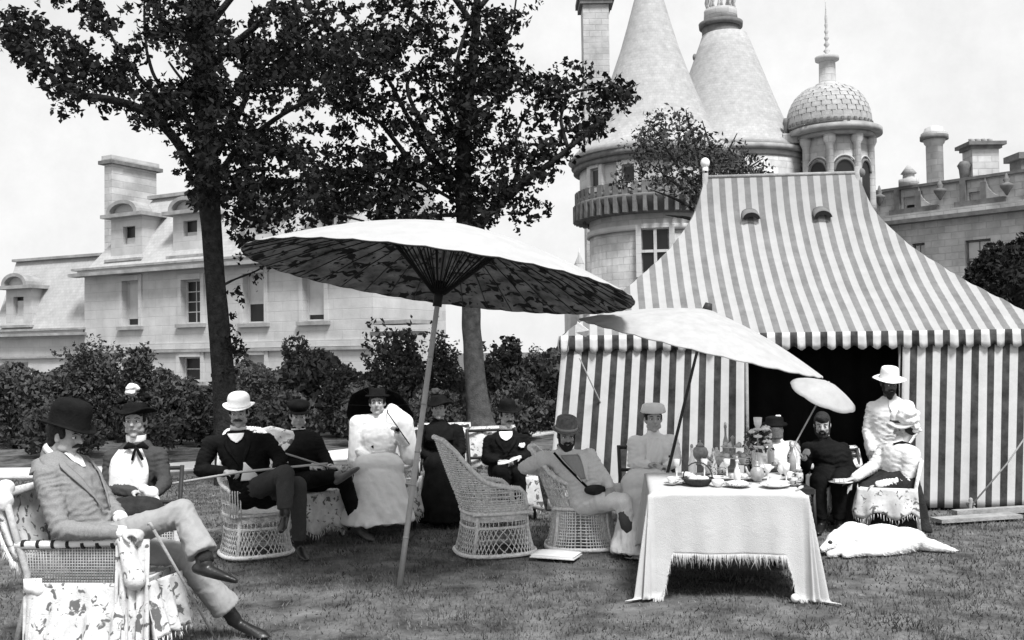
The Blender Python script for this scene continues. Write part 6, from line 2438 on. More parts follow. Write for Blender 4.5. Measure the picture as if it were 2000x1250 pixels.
# ---- 10 the woman behind the table
D = 9.25
R10 = person('veiled woman in white blouse and black hat, seated behind the tea table', (W(1518, 950, D)[0], D, 0),
             hip=W(1518, 940, D), neck=W(1517, 865, D), head=W(1513, 840, D - .02), face=(-.25, -.95, -.1), sl=W(1488, 878, D), sr=W(1545, 878, D),
             el=W(1480, 915, D - .05), er=W(1552, 912, D - .05), wl=W(1500, 930, D - .25), wr=W(1530, 930, D - .28), hl=W(1512, 930, D - .3), hr=W(1520, 930, D - .32),
             kl=W(1498, 948, D - .42), kr=W(1535, 948, D - .42), al=W(1500, 1030, D - .45), ar=W(1538, 1030, D - .45), female=True, jacket=WHITE, skirt=DARKC, vox=.0115, seed=110, skin=SKIND, thin=1.06, puff=True, hk=.95)
hair_cap(R10)
fringe(R10)
hat(R10, [(.08, 0), (.12, .0), (.126, .01), (.12, .02), (.088, .03), (.085, .075), (.06, .085), (.004, .09)], BLACKC, z=.05, oval=1.0)
posy(R10, W(1520, 816, D - .02), .035, WHITE, 10, 31)
H = R10['H']
obj('veil', thick(grid(lambda u, v: H.p(.085 * math.sin(-1.2 + 2.4 * u), .03 + .09 * math.cos(-1.2 + 2.4 * u), .05 - .12 * v), 14, 6), .003), mat('grey_veil', .14, .9, .4, 90), R10['body'])

# ---- 11 the bearded man in black
D = 9.9
R11 = person('bearded man all in black sitting in shade in front of the tent doorway', (W(1620, 950, D)[0], D, 0),
             hip=W(1632, 925, D), neck=W(1612, 862, D), head=W(1606, 830, D - .02), face=(-.3, -.93, -.2), sl=W(1578, 878, D), sr=W(1645, 878, D),
             el=W(1570, 915, D - .05), er=W(1658, 918, D - .05), wl=W(1571, 895, D - .5), wr=W(1620, 938, D - .3), hl=W(1570, 884, D - .55), hr=W(1604, 938, D - .38), curl=(1.1, .7), pl=(.4, 0, -.3),
             kl=W(1598, 938, D - .45), kr=W(1638, 940, D - .42), al=W(1604, 1020, D - .45), ar=W(1640, 1022, D - .45), tl=W(1596, 1034, D - .62), tr=W(1640, 1036, D - .62),
             jacket=BLACKC, legs=BLACKC, vox=.0115, seed=121, thin=1.12, skin=SKIN)
hair_cap(R11, k=1.06)
obj('hair', wrinkle(fuse([ell(R11['H'].p(0, .004, .066), (.072, .086, .060), R11['H'].M), ell(R11['H'].p(.02, .05, .085), (.05, .04, .03), R11['H'].M)], .009, 1), .005, 50, 3), HAIR, R11['body'])
beard(R11, L=.06, w_=.06)
moustache(R11)
# ---- 12 the standing man in the white hat
D = 10.4
R12 = person('man standing in a white jacket and broad white hat by the doorway', (W(1730, 1000, D)[0], D, 0),
             hip=W(1728, 866, D), neck=W(1738, 779, D - .05), head=W(1736, 748, D - .14), face=(.1, -.93, -.35), up=(0, -.25, 1), sl=W(1705, 797, D - .02), sr=W(1772, 795, D - .02),
             el=W(1694, 842, D), er=W(1786, 838, D), wl=W(1704, 880, D - .15), wr=W(1765, 872, D - .2), hl=W(1710, 898, D - .2), hr=W(1748, 878, D - .3), curl=(.6, .6),
             kl=W(1715, 930, D - .06), kr=W(1742, 930, D), al=W(1715, 986, D), ar=W(1742, 988, D + .05), tl=W(1712, 996, D - .17), tr=W(1745, 998, D - .14),
             jacket=CREAM, legs=CREAM, vox=.0115, seed=132, thin=1.06, skin=mat('hat_shaded_skin', .10, .6, .2, 20), hk=1.02)  # hat brim's shadow on the face is put into the dark skin colour
hair_cap(R12)
beard(R12, L=.03, w_=.058)
moustache(R12)
hat(R12, felt(.165, .092, .125, .02), WHITE, tilt=.12, z=.046, curl=.0, oval=1.05, wob=.006, name='broad_hat')
patch(R12, 'jacket_opening', [(1.0, -.4, .4), (.7, -.05, .05)], WHITE, off=.012)

# ---- 13 the lady reaching with a plate
D = 9.3
R13 = person('lady in white seen from behind in a big pale hat, reaching out a plate', (W(1760, 965, D)[0], D, 0),
             hip=W(1752, 943, D), neck=W(1758, 868, D + .05), head=W(1766, 838, D + .08), face=(-.72, .62, -.2), sl=W(1732, 884, D + .17), sr=W(1778, 890, D - .10),
             el=W(1704, 912, D + .12), er=W(1772, 940, D - .16), wl=W(1668, 934, D + .05), wr=W(1712, 948, D - .10), hl=W(1650, 938, D + .02), hr=W(1690, 948, D - .05), curl=(.5, .5),
             pl=(0, 0, -1), pr=(0, 0, -1), kl=W(1708, 955, D + .25), kr=W(1700, 962, D - .02), al=W(1700, 1035, D + .25), ar=W(1695, 1038, D + .05), female=True, jacket=CREAM, skirt=DARKC, vox=.0105, seed=143, puff=True, thin=1.12)
hair_cap(R13, bun=True)
hat(R13, [(.09, 0), (.145, -.01), (.155, .0), (.15, .012), (.115, .03), (.118, .075), (.105, .115), (.06, .14), (.004, .145)], CREAM, tilt=.18, z=.035, oval=1.0, wob=.018, band=(.03, .025, .118, CHAR), name='straw_hat')
posy(R13, W(1774, 812, D), .115, WHITE, 22, 41, 'gauze_trim')
posy(R13, W(1790, 836, D - .03), .06, CREAM, 12, 43, 'gauze_trim')
obj('neck_ribbon', tube([W(1745, 868, D - .02), W(1762, 864, D - .05), W(1778, 868, D - .02)], [.012, .016, .012], 8), BLACKC, R13['jacket'])
S_ = [ell(W(1782, 905, D - .12), (.085, .08, .10)), ell(W(1728, 900, D + .12), (.08, .08, .09))]
obj('puffed_sleeve', wrinkle(fuse(S_, .013, 2), .008, 42, 7), CREAM, R13['jacket'])

# ================================================================ the white dog
D = 8.5
dog = thing('dog', (W(1720, 1060, D)[0], D, 0), 'long-haired white dog asleep on the grass beside the tea table', 'dog')
def dz(px, z, dd=0.0):
    p = W(px, 1000, D + dd)
    return A([p[0], p[1], z * .93])
S_ = [ell(dz(1690, .04, -.14), (.26, .10, .05)), ell(dz(1672, .135), (.17, .15, .118)), ell(dz(1722, .125, .03), (.21, .16, .108)), ell(dz(1768, .105, .05), (.17, .16, .092)),
      rcone(dz(1662, .15), .12, dz(1632, .12, -.05), .075), ell(dz(1628, .115, -.08), (.075, .07, .07)), rcone(dz(1622, .10, -.10), .05, dz(1604, .055, -.16), .03),
      ell(dz(1630, .185, -.03), (.022, .015, .035)), rcone(dz(1650, .05, -.16), .04, dz(1618, .03, -.24), .03), rcone(dz(1690, .05, -.17), .045, dz(1648, .028, -.27), .028),
      rcone(dz(1770, .09, -.05), .09, dz(1735, .05, -.18), .05), rcone(dz(1735, .045, -.18), .045, dz(1700, .03, -.22), .03),
      rcone(dz(1788, .07, .02), .06, dz(1822, .045, -.04), .055), rcone(dz(1822, .045, -.04), .05, dz(1862, .02, -.12), .018)]
dv = wrinkle(fuse(S_, .012, 4), .004, 16, 61, .004)
obj('body', dv, FUR, dog)
# tufts of long coat
r = np.random.default_rng(8)
N = normals(dv[0], np.asarray(dv[1]))
pick = r.choice(len(dv[0]), 2200, replace=False)
C0 = dv[0][pick]
dirn = N[pick] * .22 + A([.8, -.05, -.4])
dirn /= np.linalg.norm(dirn, axis=1, keepdims=True)
Lh = r.uniform(.018, .036, (len(pick), 1))
tip = C0 + dirn * Lh
tip[:, 2] = np.maximum(tip[:, 2], .006)
sd_ = np.cross(dirn, r.normal(size=(len(pick), 3)))
sd_ /= np.linalg.norm(sd_, axis=1, keepdims=True)
V = np.stack([C0 - sd_ * .0025, C0 + sd_ * .0025, tip], 1).reshape(-1, 3)
obj('coat_hair', (V, np.arange(len(V)).reshape(-1, 3)), FUR, dog, smooth=False, kind='stuff')
obj('ear', wrinkle(fuse([ell(dz(1636, .135, -.135), (.03, .014, .04))], .007, 1), .002, 30, 2), FUR, dog)
obj('nose', ell(dz(1600, .055, -.17), (.016, .014, .013)), SHOE, dog)
obj('eye', ell(dz(1620, .118, -.150), (.020, .012, .018)), SHOE, dog)
# ================================================================ chairs
class Fr:
    """Local frame: x forward, y to the sitter's left, z up."""
    def __init__(s, pos, yaw):
        s.o = A(pos)
        c, q_ = math.cos(yaw), math.sin(yaw)
        s.x, s.y = A([c, q_, 0]), A([-q_, c, 0])

    def __call__(s, x, y, z):
        return s.o + s.x * x + s.y * y + A([0, 0, z])

    def box(s, x0, y0, z0, x1, y1, z1):
        return obox(s((x0 + x1) / 2, (y0 + y1) / 2, (z0 + z1) / 2), s.x * (x1 - x0) / 2, s.y * (y1 - y0) / 2, A([0, 0, (z1 - z0) / 2]))


def wicker_chair(pos, yaw, label, H=1.03, skirt='diamond', upper='dense', arm=.60, a=.31, b=.30, lean=.34, m=WICKER, front=.40):
    fr = Fr(pos, yaw)
    th = thing('wicker_chair', pos, label, 'chair', 'wicker tub chairs on the lawn')
    ZS = .37

    def sc(z):
        zz = [0, .12, .25, ZS, .7, 1.1]
        return float(np.interp(z, zz, [a * 1.06, a * .95, a * .88, a * .86, a * .90, a * .92])), float(np.interp(z, zz, [b * 1.06, b * .97, b * .92, b * .93, b * 1.02, b * 1.0])), (-(z - ZS) * lean if z > ZS else (-.04 * (1 - z / ZS) if False else 0))

    def pt(phi, z, off=0.0):
        sx, sy, ox = sc(z)
        c, q_ = math.cos(phi), math.sin(phi)
        e = 2 / 2.9
        x = -math.copysign(abs(c) ** e, c) * (sx + off)
        y = math.copysign(abs(q_) ** e, q_) * (sy + off)
        lf = max(0, -x / sx) if z > ZS else 1
        return fr(x + ox * (0.25 + .75 * lf), y, z)

    PE = math.radians(142)

    def rim(phi):
        d = abs(math.degrees(phi))
        return float(np.interp(d, [0, 25, 42, 58, 75, 95, 118, 132, 142], [H, H * .985, H * .90, H * .76, arm + .06, arm, arm - .02, arm - .07, front]))
    # stakes
    S_ = []
    nst = 46
    for i in range(nst + 1):
        phi = -PE + 2 * PE * i / nst
        S_.append(tube([pt(phi, z) for z in np.linspace(ZS, rim(phi), 6)], .0048, 5))
    obj('back_stake', merge(S_), m, th, kind='stuff')
    # woven wall
    S_ = []
    step = .020 if upper == 'dense' else .085
    z = ZS + .012
    row = 0
    while z < H:
        run = []
        for i in range(nst * 2 + 1):
            phi = -PE + 2 * PE * i / (nst * 2)
            if rim(phi) >= z:
                run.append(pt(phi, z, .005 * (1 if (i // 2 + row) % 2 else -1)))
            else:
                if len(run) > 3:
                    S_.append(tube(run, .0058, 4))
                run = []
        if len(run) > 3:
            S_.append(tube(run, .0058, 4))
        if upper == 'dense' and row in (5, 6):
            z += .016
        z += step
        row += 1
    if upper != 'dense':        # slanting open work
        for i in range(-nst, nst * 2, 2):
            for sg in (1, -1):
                run = []
                for q_ in np.linspace(0, 1, 14):
                    zz = ZS + (H - ZS) * q_
                    phi = -PE + 2 * PE * (i + sg * q_ * 9) / nst
                    if abs(phi) <= PE and rim(phi) >= zz:
                        run.append(pt(phi, zz, .004 * sg))
                if len(run) > 2:
                    S_.append(tube(run, .0042, 4))
    obj('back_weave', merge(S_), m, th, kind='stuff')
    rp = [pt(phi, rim(phi), .004) for phi in np.linspace(-PE, PE, 70)]
    low = [pt(PE, z_, .004) for z_ in (front - .02, .2, .02)]
    rl = obj('rim_roll', tube(rp, [.021] * 70, 10), m, th)
    # plaited turns on the roll
    obj('plait', merge([tube([rp[i] + A([0, 0, .023]), rp[i] + fr.x * .012 - A([0, 0, .0]), rp[i] - A([0, 0, .020])], .006, 5) for i in range(1, 69)]), m, rl, kind='stuff')
    obj('seat', thick(grid(lambda u, v: fr(-.25 * a / .31 + .52 * u * a / .31, (-.27 + .54 * v) * b / .30, ZS + .01 - .02 * math.sin(math.pi * u) * math.sin(math.pi * v)), 10, 10), .02), m, th)
    # skirt
    S_ = []
    PP = np.linspace(-math.pi, math.pi, 81)
    if skirt == 'diamond':
        for z_ in np.arange(ZS - .065, ZS + .001, .011):
            S_.append(tube([pt(p, z_, .004 * (1 if (i // 2) % 2 else -1)) for i, p in enumerate(PP)], .0058, 4))
        for z_ in (.245, .255, .02):
            S_.append(tube([pt(p, z_, .003) for p in PP], .007, 5))
        nn = 54
        for i in range(nn):
            p = -math.pi + 2 * math.pi * i / nn
            S_.append(tube([pt(p, ZS - .06), pt(p, .25)], .0048, 5))
            for sg in (1, -1):
                S_.append(tube([pt(p + sg * .34 * q_, .25 - .23 * q_, .003 * sg) for q_ in np.linspace(0, 1, 6)], .0043, 5))
    else:
        nn = 84
        for i in range(nn):
            p = -math.pi + 2 * math.pi * i / nn
            S_.append(tube([pt(p, z_) for z_ in (ZS, .25, .12, .015)], .0062, 5))
        for z_ in np.arange(.03, ZS, .026):
            S_.append(tube([pt(p, z_, .005 * (1 if (i // 2) % 2 else -1)) for i, p in enumerate(PP)], .0058, 4))
    obj('skirt_weave', merge(S_), m, th, kind='stuff')
    obj('base_roll', tube([pt(p, .018, .006) for p in PP[:-1]], .019, 8, closed=True), m, th)
    obj('seat_roll', tube([pt(p, ZS, .006) for p in PP[:-1]], .014, 8, closed=True), m, th)
    for sg in (-1, 1):
        for ph in (PE, math.radians(48)):
            obj('leg', tube([pt(sg * ph, ZS), pt(sg * ph, .2), pt(sg * ph, .0)], .015, 8), m, th)
    if upper != 'x':
        # curled arm ends
        for sg in (-1, 1):
            e = pt(sg * PE, front, .0)
            obj('arm_scroll', tube([e + A([0, 0, .0]), e + fr.x * .03 - A([0, 0, .01]), e + fr.x * .05 + A([0, 0, .004]), e + fr.x * .065 + A([0, 0, .03])], [.018, .016, .013, .008], 8), m, th)
    return fr, th


g = P(962, 1083, 8.55)
fr, ch0 = wicker_chair((P(965, 1000, 8.72)[0], 8.72, 0), math.radians(17), 'empty pale wicker tub chair with open diamond-work skirt, standing alone on the grass', a=.325, b=.30)
fr8, ch8 = wicker_chair((P(1136, 1000, 8.92)[0], 8.92, 0), math.radians(-6), 'wicker tub chair with a ribbed flaring skirt under the bearded man in tweed', H=.90, skirt='ribbed', upper='open', arm=.56, a=.31, b=.30)
fr3, ch3 = wicker_chair((P(500, 1000, 8.78)[0], 8.78, 0), math.radians(-62), 'wicker chair with a lattice skirt under the man in the white bowler', H=1.08, arm=.62, a=.27, b=.29, upper='open')
cv = obj('floral_cover', thick(grid(lambda u, v: fr3(-.42 - .03 * math.sin(v * 3) + .02 * math.sin(u * 14), 0.03 + .42 * u + .02 * math.sin(v * 9), 1.10 - .12 * abs(u - .5) - .32 * v), 14, 8), .012), FLORAL, ch3)
# front arm post with vertical ribs
for sg in (-1, 1):
    for k_ in range(5):
        obj('arm_stake', tube([fr3(.22 + .012 * k_, sg * (.27 - .02 * k_), .36), fr3(.23 + .012 * k_, sg * (.28 - .02 * k_), .60)], .006, 5), WICKER, ch3)


def tassels(fr, pts, L, m, parent, n=40, seed=1):
    r = np.random.default_rng(seed)
    S_ = []
    pts = A(pts)
    t = np.linspace(0, len(pts) - 1, n)
    for q_ in t:
        p = A([np.interp(q_, range(len(pts)), pts[:, c]) for c in range(3)])
        l_ = L * r.uniform(.7, 1.2)
        S_.append(tube([p, p + A([r.normal() * .004, r.normal() * .004, -l_ * .5]), p + A([r.normal() * .008, r.normal() * .008, -l_])], [.003, .004, .0025], 4))
    return obj('fringe', merge(S_), m, parent, kind='stuff')


def draped_chair(pos, yaw, label, Hb=.95, w_=.26, low=.12, cover=True, cane=False, m=DWOOD, seed=1, back_cover=True):
    fr = Fr(pos, yaw)
    th = thing('garden_chair', pos, label, 'chair', 'chairs covered in flowered chintz')
    for sx in (-1, 1):
        for sy in (-1, 1):
            top = .44 if sx > 0 else Hb
            obj('leg', tube([fr(.22 * sx + (.03 * sx), sy * w_, 0), fr(.22 * sx, sy * w_, .44)] + ([fr(-.22 - (Hb - .44) * .22, sy * w_, Hb)] if sx < 0 else []), .018, 8), m, th)
    obj('seat', fr.box(-.24, -w_, .40, .26, w_, .45), m if not cover else FLORAL, th, smooth=False)
    for zz in (.62, Hb - .02):
        obj('back_rail', tube([fr(-.22 - (zz - .44) * .22, -w_, zz), fr(-.22 - (zz - .44) * .22, w_, zz)], .016, 8), m, th)
    r = np.random.default_rng(seed)
    ph = r.uniform(0, 6)
    if cover:
        P0 = [(-.24, -w_ - .02), (.28, -w_ - .02), (.28, w_ + .02), (-.24, w_ + .02)]
        seg = []
        for i in range(3):
            for q_ in np.linspace(0, 1, 16)[:-1]:
                seg.append((P0[i][0] + (P0[i + 1][0] - P0[i][0]) * q_, P0[i][1] + (P0[i + 1][1] - P0[i][1]) * q_))
        seg.append(P0[3])
        n_ = len(seg) - 1

        def fn(u, v):
            k = min(int(u * n_ + 1e-6), n_ - 1)
            f = u * n_ - k
            x = seg[k][0] * (1 - f) + seg[k + 1][0] * f
            y = seg[k][1] * (1 - f) + seg[k + 1][1] * f
            o = 1 + (.10 + .10 * math.sin(u * 44 + ph)) * v
            bottom = low + .07 * math.sin(u * 9.4 * 2 + ph) ** 2
            return fr(x * o, y * o, .455 - (.455 - bottom) * v)
        obj('seat_cover', thick(grid(fn, 60, 8), .006), FLORAL, th)
        tassels(fr, [fn(u, 1.0) for u in np.linspace(0, 1, 30)], .05, CREAM, th, 70, seed)
    if back_cover:
        def fb(u, v):
            x = -.22 - (Hb - .44) * .22
            if v < .5:
                q_ = v * 2
                return fr(x - .035 + (.1 * (1 - q_)) * .9 - .0, (u * 2 - 1) * (w_ + .03), .50 + (Hb + .02 - .5) * q_) + fr.x * (.02 * math.sin(u * 15 + ph)) - fr.x * .0
            q_ = (v - .5) * 2
            return fr(x - .075 + .09 * q_ * .6, (u * 2 - 1) * (w_ + .035), Hb + .02 - (Hb - .55) * q_) + fr.x * (.015 * math.sin(u * 18 + ph * 2))
        obj('back_cover', thick(grid(fb, 20, 14), .008), FLORAL, th)
    if cane:
        obj('cane_panel', merge([tube([fr(-.235 - .22 * (z_ - .44), -w_, z_), fr(-.235 - .22 * (z_ - .44), w_, z_)], .004, 4) for z_ in np.arange(.46, .68, .016)] + [tube([fr(-.235, y_, .45), fr(-.29, y_, .68)], .004, 4) for y_ in np.arange(-w_, w_, .02)]), CANE, th, kind='stuff')
    return fr, th


def gp(px, D):
    return (P(px, 800, D)[0], D, 0)


draped_chair(gp(596, 9.55), math.radians(-50), 'flowered chair under the youth in the black cap, cover tails hanging below the seat', Hb=.92, low=.06, seed=3)
draped_chair(gp(748, 10.1), math.radians(-88), 'wide flowered chair under the woman in the white dress', Hb=.95, w_=.33, low=.10, seed=4)
draped_chair(gp(868, 10.75), math.radians(-85), 'flowered chair mostly hidden by the woman in black', Hb=.95, w_=.27, seed=5)
draped_chair(gp(978, 10.45), math.radians(-70), 'flowered chair showing behind the shoulder of the man with the pocket handkerchief', Hb=.93, w_=.28, low=.10, seed=6)
draped_chair(gp(1270, 9.15), math.radians(-88), 'dark wooden chair under the lady in the small white hat', Hb=.85, cover=False, back_cover=False, seed=7)
draped_chair(gp(1520, 9.4), math.radians(-92), 'dark chair of the veiled woman, hidden behind the tea table', Hb=.85, cover=False, back_cover=False, seed=8)
draped_chair(gp(1648, 10.05), math.radians(-80), 'flowered chair whose cover shows pale beside the bearded man in black', Hb=.70, w_=.29, low=.15, seed=9)
draped_chair(gp(1733, 9.33), math.radians(160), 'chintz-cushioned cane chair of the lady reaching out the plate', Hb=.72, w_=.24, low=.16, cane=True, m=WICKER, seed=10, back_cover=False)
draped_chair(gp(264, 7.5), math.radians(-88), 'dark chair under the woman with the white flower on her hat', Hb=.9, cover=False, back_cover=False, seed=11)

# ---- the near cane armchair with flowered draperies
frn = Fr((P(211, 1000, 6.0)[0], 6.0, 0), math.radians(-4))
nc = thing('cane_armchair', frn.o, 'cane-panelled armchair with white flowered draperies under the man in tweed', 'chair')
for sy in (-1, 1):
    y = .31 * sy
    obj('leg', tube([frn(.30, y, 0), frn(.30, y, .70)], .02, 10), CANE, nc)
    obj('leg', tube([frn(-.42, y, 0), frn(-.33, y, .40), frn(-.33, y, .52), frn(-.40, y, .74), frn(-.47, y, .98)], .02, 10), CANE, nc)
    ar = obj('arm', tube([frn(-.40, y, .685), frn(-.15, y, .69), frn(.15, y, .705), frn(.33, y, .70)], .023, 10), WHITE, nc)
    obj('arm_binding', merge([tube([frn(x_, y, .69 + .00 * x_), frn(x_ + .02, y, .692)], .0255, 10) for x_ in np.arange(-.36, .3, .09)]), DARKC, ar, kind='stuff')
    obj('rail', tube([frn(-.34, y, .455), frn(.30, y, .455)], .015, 8), CANE, nc)
    S_ = []
    for x_ in np.arange(-.34, .30, .0165):
        S_.append(tube([frn(x_, y, .455), frn(x_ - .012 * (x_ < -.2), y, .685)], .0036, 4))
    for z_ in np.arange(.462, .685, .0165):
        S_.append(tube([frn(-.35, y + .003, z_), frn(.30, y + .003, z_)], .0036, 4))
    obj('cane_panel', merge(S_), CANE, nc, kind='stuff')
obj('seat', frn.box(-.33, -.30, .42, .33, .30, .46), FLORAL, nc, smooth=False)
obj('back_rail', tube([frn(-.47, -.31, .98), frn(-.47, .31, .98)], .022, 10), CANE, nc)


def fb(u, v):
    z_ = 1.00 - .40 * v
    return frn(-.40 - (z_ - .74) * .30 - .05 - .03 * math.sin(math.pi * v), (u * 2 - 1) * .31, z_ - .05 * math.sin(u * 6.28) * v)


obj('back_cover', thick(grid(fb, 18, 10), .03), FLORAL, nc)
obj('cover_knot', wrinkle(fuse([ell(frn(-.49, -.27, 1.0), (.05, .06, .055)), ell(frn(-.47, -.30, .94), (.045, .05, .06))], .012, 1), .008, 18, 3), WHITE, nc)
tassels(frn, [fb(u, 1.0) + A([0, -.02, 0]) for u in np.linspace(0, 1, 12)], .085, CREAM, nc, 46, 2)
tassels(frn, [fb(0, v) + A([0, -.02, 0]) for v in np.linspace(.45, 1, 12)], .08, CREAM, nc, 26, 4)


def drape(x0, x1, y0, y1, ztop, bot, label='seat_drapery', amp=.03, n=34, seed=1, out=.08, fr_=None, parent=None, ff=20):
    fr_ = fr_ or frn
    parent = parent or nc
    nx = np.array([y1 - y0, -(x1 - x0)])
    nx = nx / np.linalg.norm(nx)
    if nx[1] > 0 and y0 == y1:
        nx = -nx

    def fn(u, v):
        zb = float(np.interp(u, np.linspace(0, 1, len(bot)), bot))
        q_ = amp * math.sin(u * ff + seed) * (v ** .7) + amp * .5 * math.sin(u * ff * 2.3 + seed * 2 + v * 2) * v + out * v
        return fr_(x0 + (x1 - x0) * u + nx[0] * q_, y0 + (y1 - y0) * u + nx[1] * q_, ztop - (ztop - zb) * v)
    obj(label, thick(grid(fn, n, 16), .006), FLORAL, parent)
    tassels(fr_, [fn(u, 1.0) for u in np.linspace(0, 1, 20)], .05, CREAM, parent, int(40 * abs(x1 - x0 + y1 - y0)) + 14, seed)
    return fn


drape(-.28, .28, -.33, -.33, .47, [.03, .16, .14, .10, .10, .13, .18], seed=1, amp=.022, n=44)
drape(-.33, -.23, -.35, -.33, .50, [-.02, .0, .10], seed=4, amp=.025, n=14, out=.05, ff=7)
drape(.22, .40, -.35, -.30, .72, [.02, .0, .05], seed=2, amp=.03, n=24, ff=26, out=.05)
drape(.36, .44, -.30, .05, .46, [.12, .17, .13, .2], seed=3, amp=.03, n=24)
obj('seat_drapery', wrinkle(fuse([ell(frn(-.29, -.35, .46), (.04, .035, .045)), ell(frn(-.25, -.34, .44), (.045, .03, .04))], .012, 1), .008, 18, 3), WHITE, nc)
obj('arm_scarf', wrinkle(fuse([rcone(frn(.27, -.33, .71), .045, frn(.30, -.35, .62), .05), rcone(frn(.30, -.35, .62), .05, frn(.34, -.36, .50), .065), ell(frn(.24, -.31, .73), (.06, .045, .035))], .012, 2), .008, 16, 9), FLORAL, nc)

# ================================================================ the tea table
TD0, TD1 = 7.02, 6.90
pl, pr = G(1285, 1128), G(1562, 1142)
tl_ = P(1272, 962, TD0)
tr_ = P(1572, 968, TD1)
e = unit(A([tr_[0] - tl_[0], tr_[1] - tl_[1], 0]))
nb = A([-e[1], e[0], 0])
TW = float(np.linalg.norm((tr_ - tl_) * A([1, 1, 0])))
TDp, TZ = 1.16, 0.740
T0 = A([tl_[0], tl_[1], 0])


def tp(s, t, z):
    return T0 + e * s + nb * t + A([0, 0, z])


tab = thing('tea_table', tp(TW / 2, TDp / 2, 0), 'tea table hidden under a white fringed cloth, in the middle of the party', 'table')
obj('tabletop', obox(tp(TW / 2, TDp / 2, TZ - .02), e * (TW / 2 - .01), nb * (TDp / 2 - .01), A([0, 0, .015])), DWOOD, tab, smooth=False)
for s_ in (.06, TW - .06):
    for t_ in (.06, TDp - .06):
        obj('leg', tube([tp(s_, t_, 0), tp(s_, t_, TZ - .03)], .025, 8), DWOOD, tab)
OX, OY = .60, .43
NS, NT = 120, 104


def cloth(s, t):
    a = -s if s < 0 else max(0.0, s - TW)
    b = -t if t < 0 else max(0.0, t - TDp)
    sx, sy = (-1 if s < 0 else 1), (-1 if t < 0 else 1)
    es, et = min(max(s, 0), TW), min(max(t, 0), TDp)
    d = math.hypot(a, b)
    z0 = TZ + .006
    if d == 0:
        return tp(s, t, z0 + .0025 * math.sin(s * 31) * math.sin(t * 23))
    if a == 0 or b == 0:
        q_ = d
        out = .012 + .035 * q_
        along = (t if a > 0 else s)
        rip = .016 * math.sin(along * 13 + (1 if a > 0 else 2.4)) * min(1, q_ * 2.2) + .006 * math.sin(along * 37) * min(1, q_ * 2)
        if b > 0:
            near = min(s, TW - s)
            k_ = min(1.0, max(0.0, 1.5 - near / .10))
            k_ = k_ * k_ * (3 - 2 * k_)
            q_ = q_ + .33 * k_ * (b / OY)
            if q_ > z0 - .012:
                out += (q_ - z0 + .012) * .7
                q_ = z0 - .012
        return tp(es + (sx * (out + rip) if a > 0 else 0), et + (sy * (out + rip) if b > 0 else 0), z0 - q_)
    ph = math.atan2(b, a)
    r_ = .012 * math.cos(0) + d * (.05 + .15 * math.sin(2 * ph) ** 2 + .07 * math.sin(6 * ph) + .05 * math.sin(14 * ph) * math.sin(2 * ph))
    zz = z0 - d - .33 * (b / OY) * math.sin(ph) ** 2
    if zz < .012:
        r_ += (.012 - zz) * .8
        zz = .012
    # the hanging corner gathers towards the diagonal
    ph2 = ph
    return tp(es + sx * (.012 + r_ * math.cos(ph2)), et + sy * (.012 + r_ * math.sin(ph2)), zz)


V, Fc = grid(lambda u, v: cloth(-OX + (TW + 2 * OX) * u, -OY + (TDp + 2 * OY) * v), NS, NT)
tc_ = obj('tablecloth', thick((V, Fc), .004), TABLELINEN, None)
tag(tc_, 'white fringed tablecloth spread over the tea table, its corners trailing on the grass', 'tablecloth')
r = np.random.default_rng(5)
S_ = []
for q_ in np.arange(.0, TW, .0055):
    p = cloth(q_, -OY)
    L = r.uniform(.03, .085) if r.random() > .25 else r.uniform(.07, .11)
    S_.append(tube([p + A([0, 0, .004]), p + A([r.normal() * .004, r.normal() * .004, -L * .5]), p + A([r.normal() * .009, r.normal() * .006, -L])], [.0032, .0034, .0012], 4))
for q_ in np.arange(0, TDp, .009):
    for s_ in (-OX, TW + OX):
        p = cloth(s_, q_)
        S_.append(tube([p, p + A([0, 0, -r.uniform(.03, .08)])], [.003, .002], 4))
obj('fringe', merge(S_), TABLELINEN, tc_, kind='stuff')


def tt(px, py, z=None):
    """Point on the table top seen at a photograph pixel."""
    z = TZ + .012 if z is None else z
    p = G(px, py, z)
    return p


def ware(name, vf, m, label, cat, grp=None, **k):
    o = obj(name, vf, m, None, **k)
    return tag(o, label, cat, grp)


def plate(px, py, r_, label, m=CHINA, rim=True):
    c = tt(px, py)
    o = ware('plate', lathe([(r_ * .55, 0), (r_ * .6, .004), (r_ * .98, .018), (r_, .021), (r_ * .97, .022), (r_ * .62, .009), (.003, .008)], c, 28), m, label, 'plate', 'plates on the tea table')
    return c, o


def cup(px, py, label, r_=.034, h=.055, m=CHINA):
    c = tt(px, py)
    th = thing('teacup', c, label, 'cup', 'teacups on the tea table')
    obj('bowl', lathe([(.018, .010), (.020, .013), (r_ * .85, .03), (r_, h), (r_ * .95, h), (r_ * .8, .032), (.004, .018)], c, 20), m, th)
    obj('saucer', lathe([(.03, 0), (.058, .011), (.06, .013), (.03, .008), (.003, .007)], c, 20), m, th)
    obj('handle', tube([c + A([r_ * .95, 0, h * .85]), c + A([r_ + .022, 0, h * .8]), c + A([r_ + .02, 0, h * .5]), c + A([r_ * .8, 0, h * .45])], .004, 6), m, th)
    return c


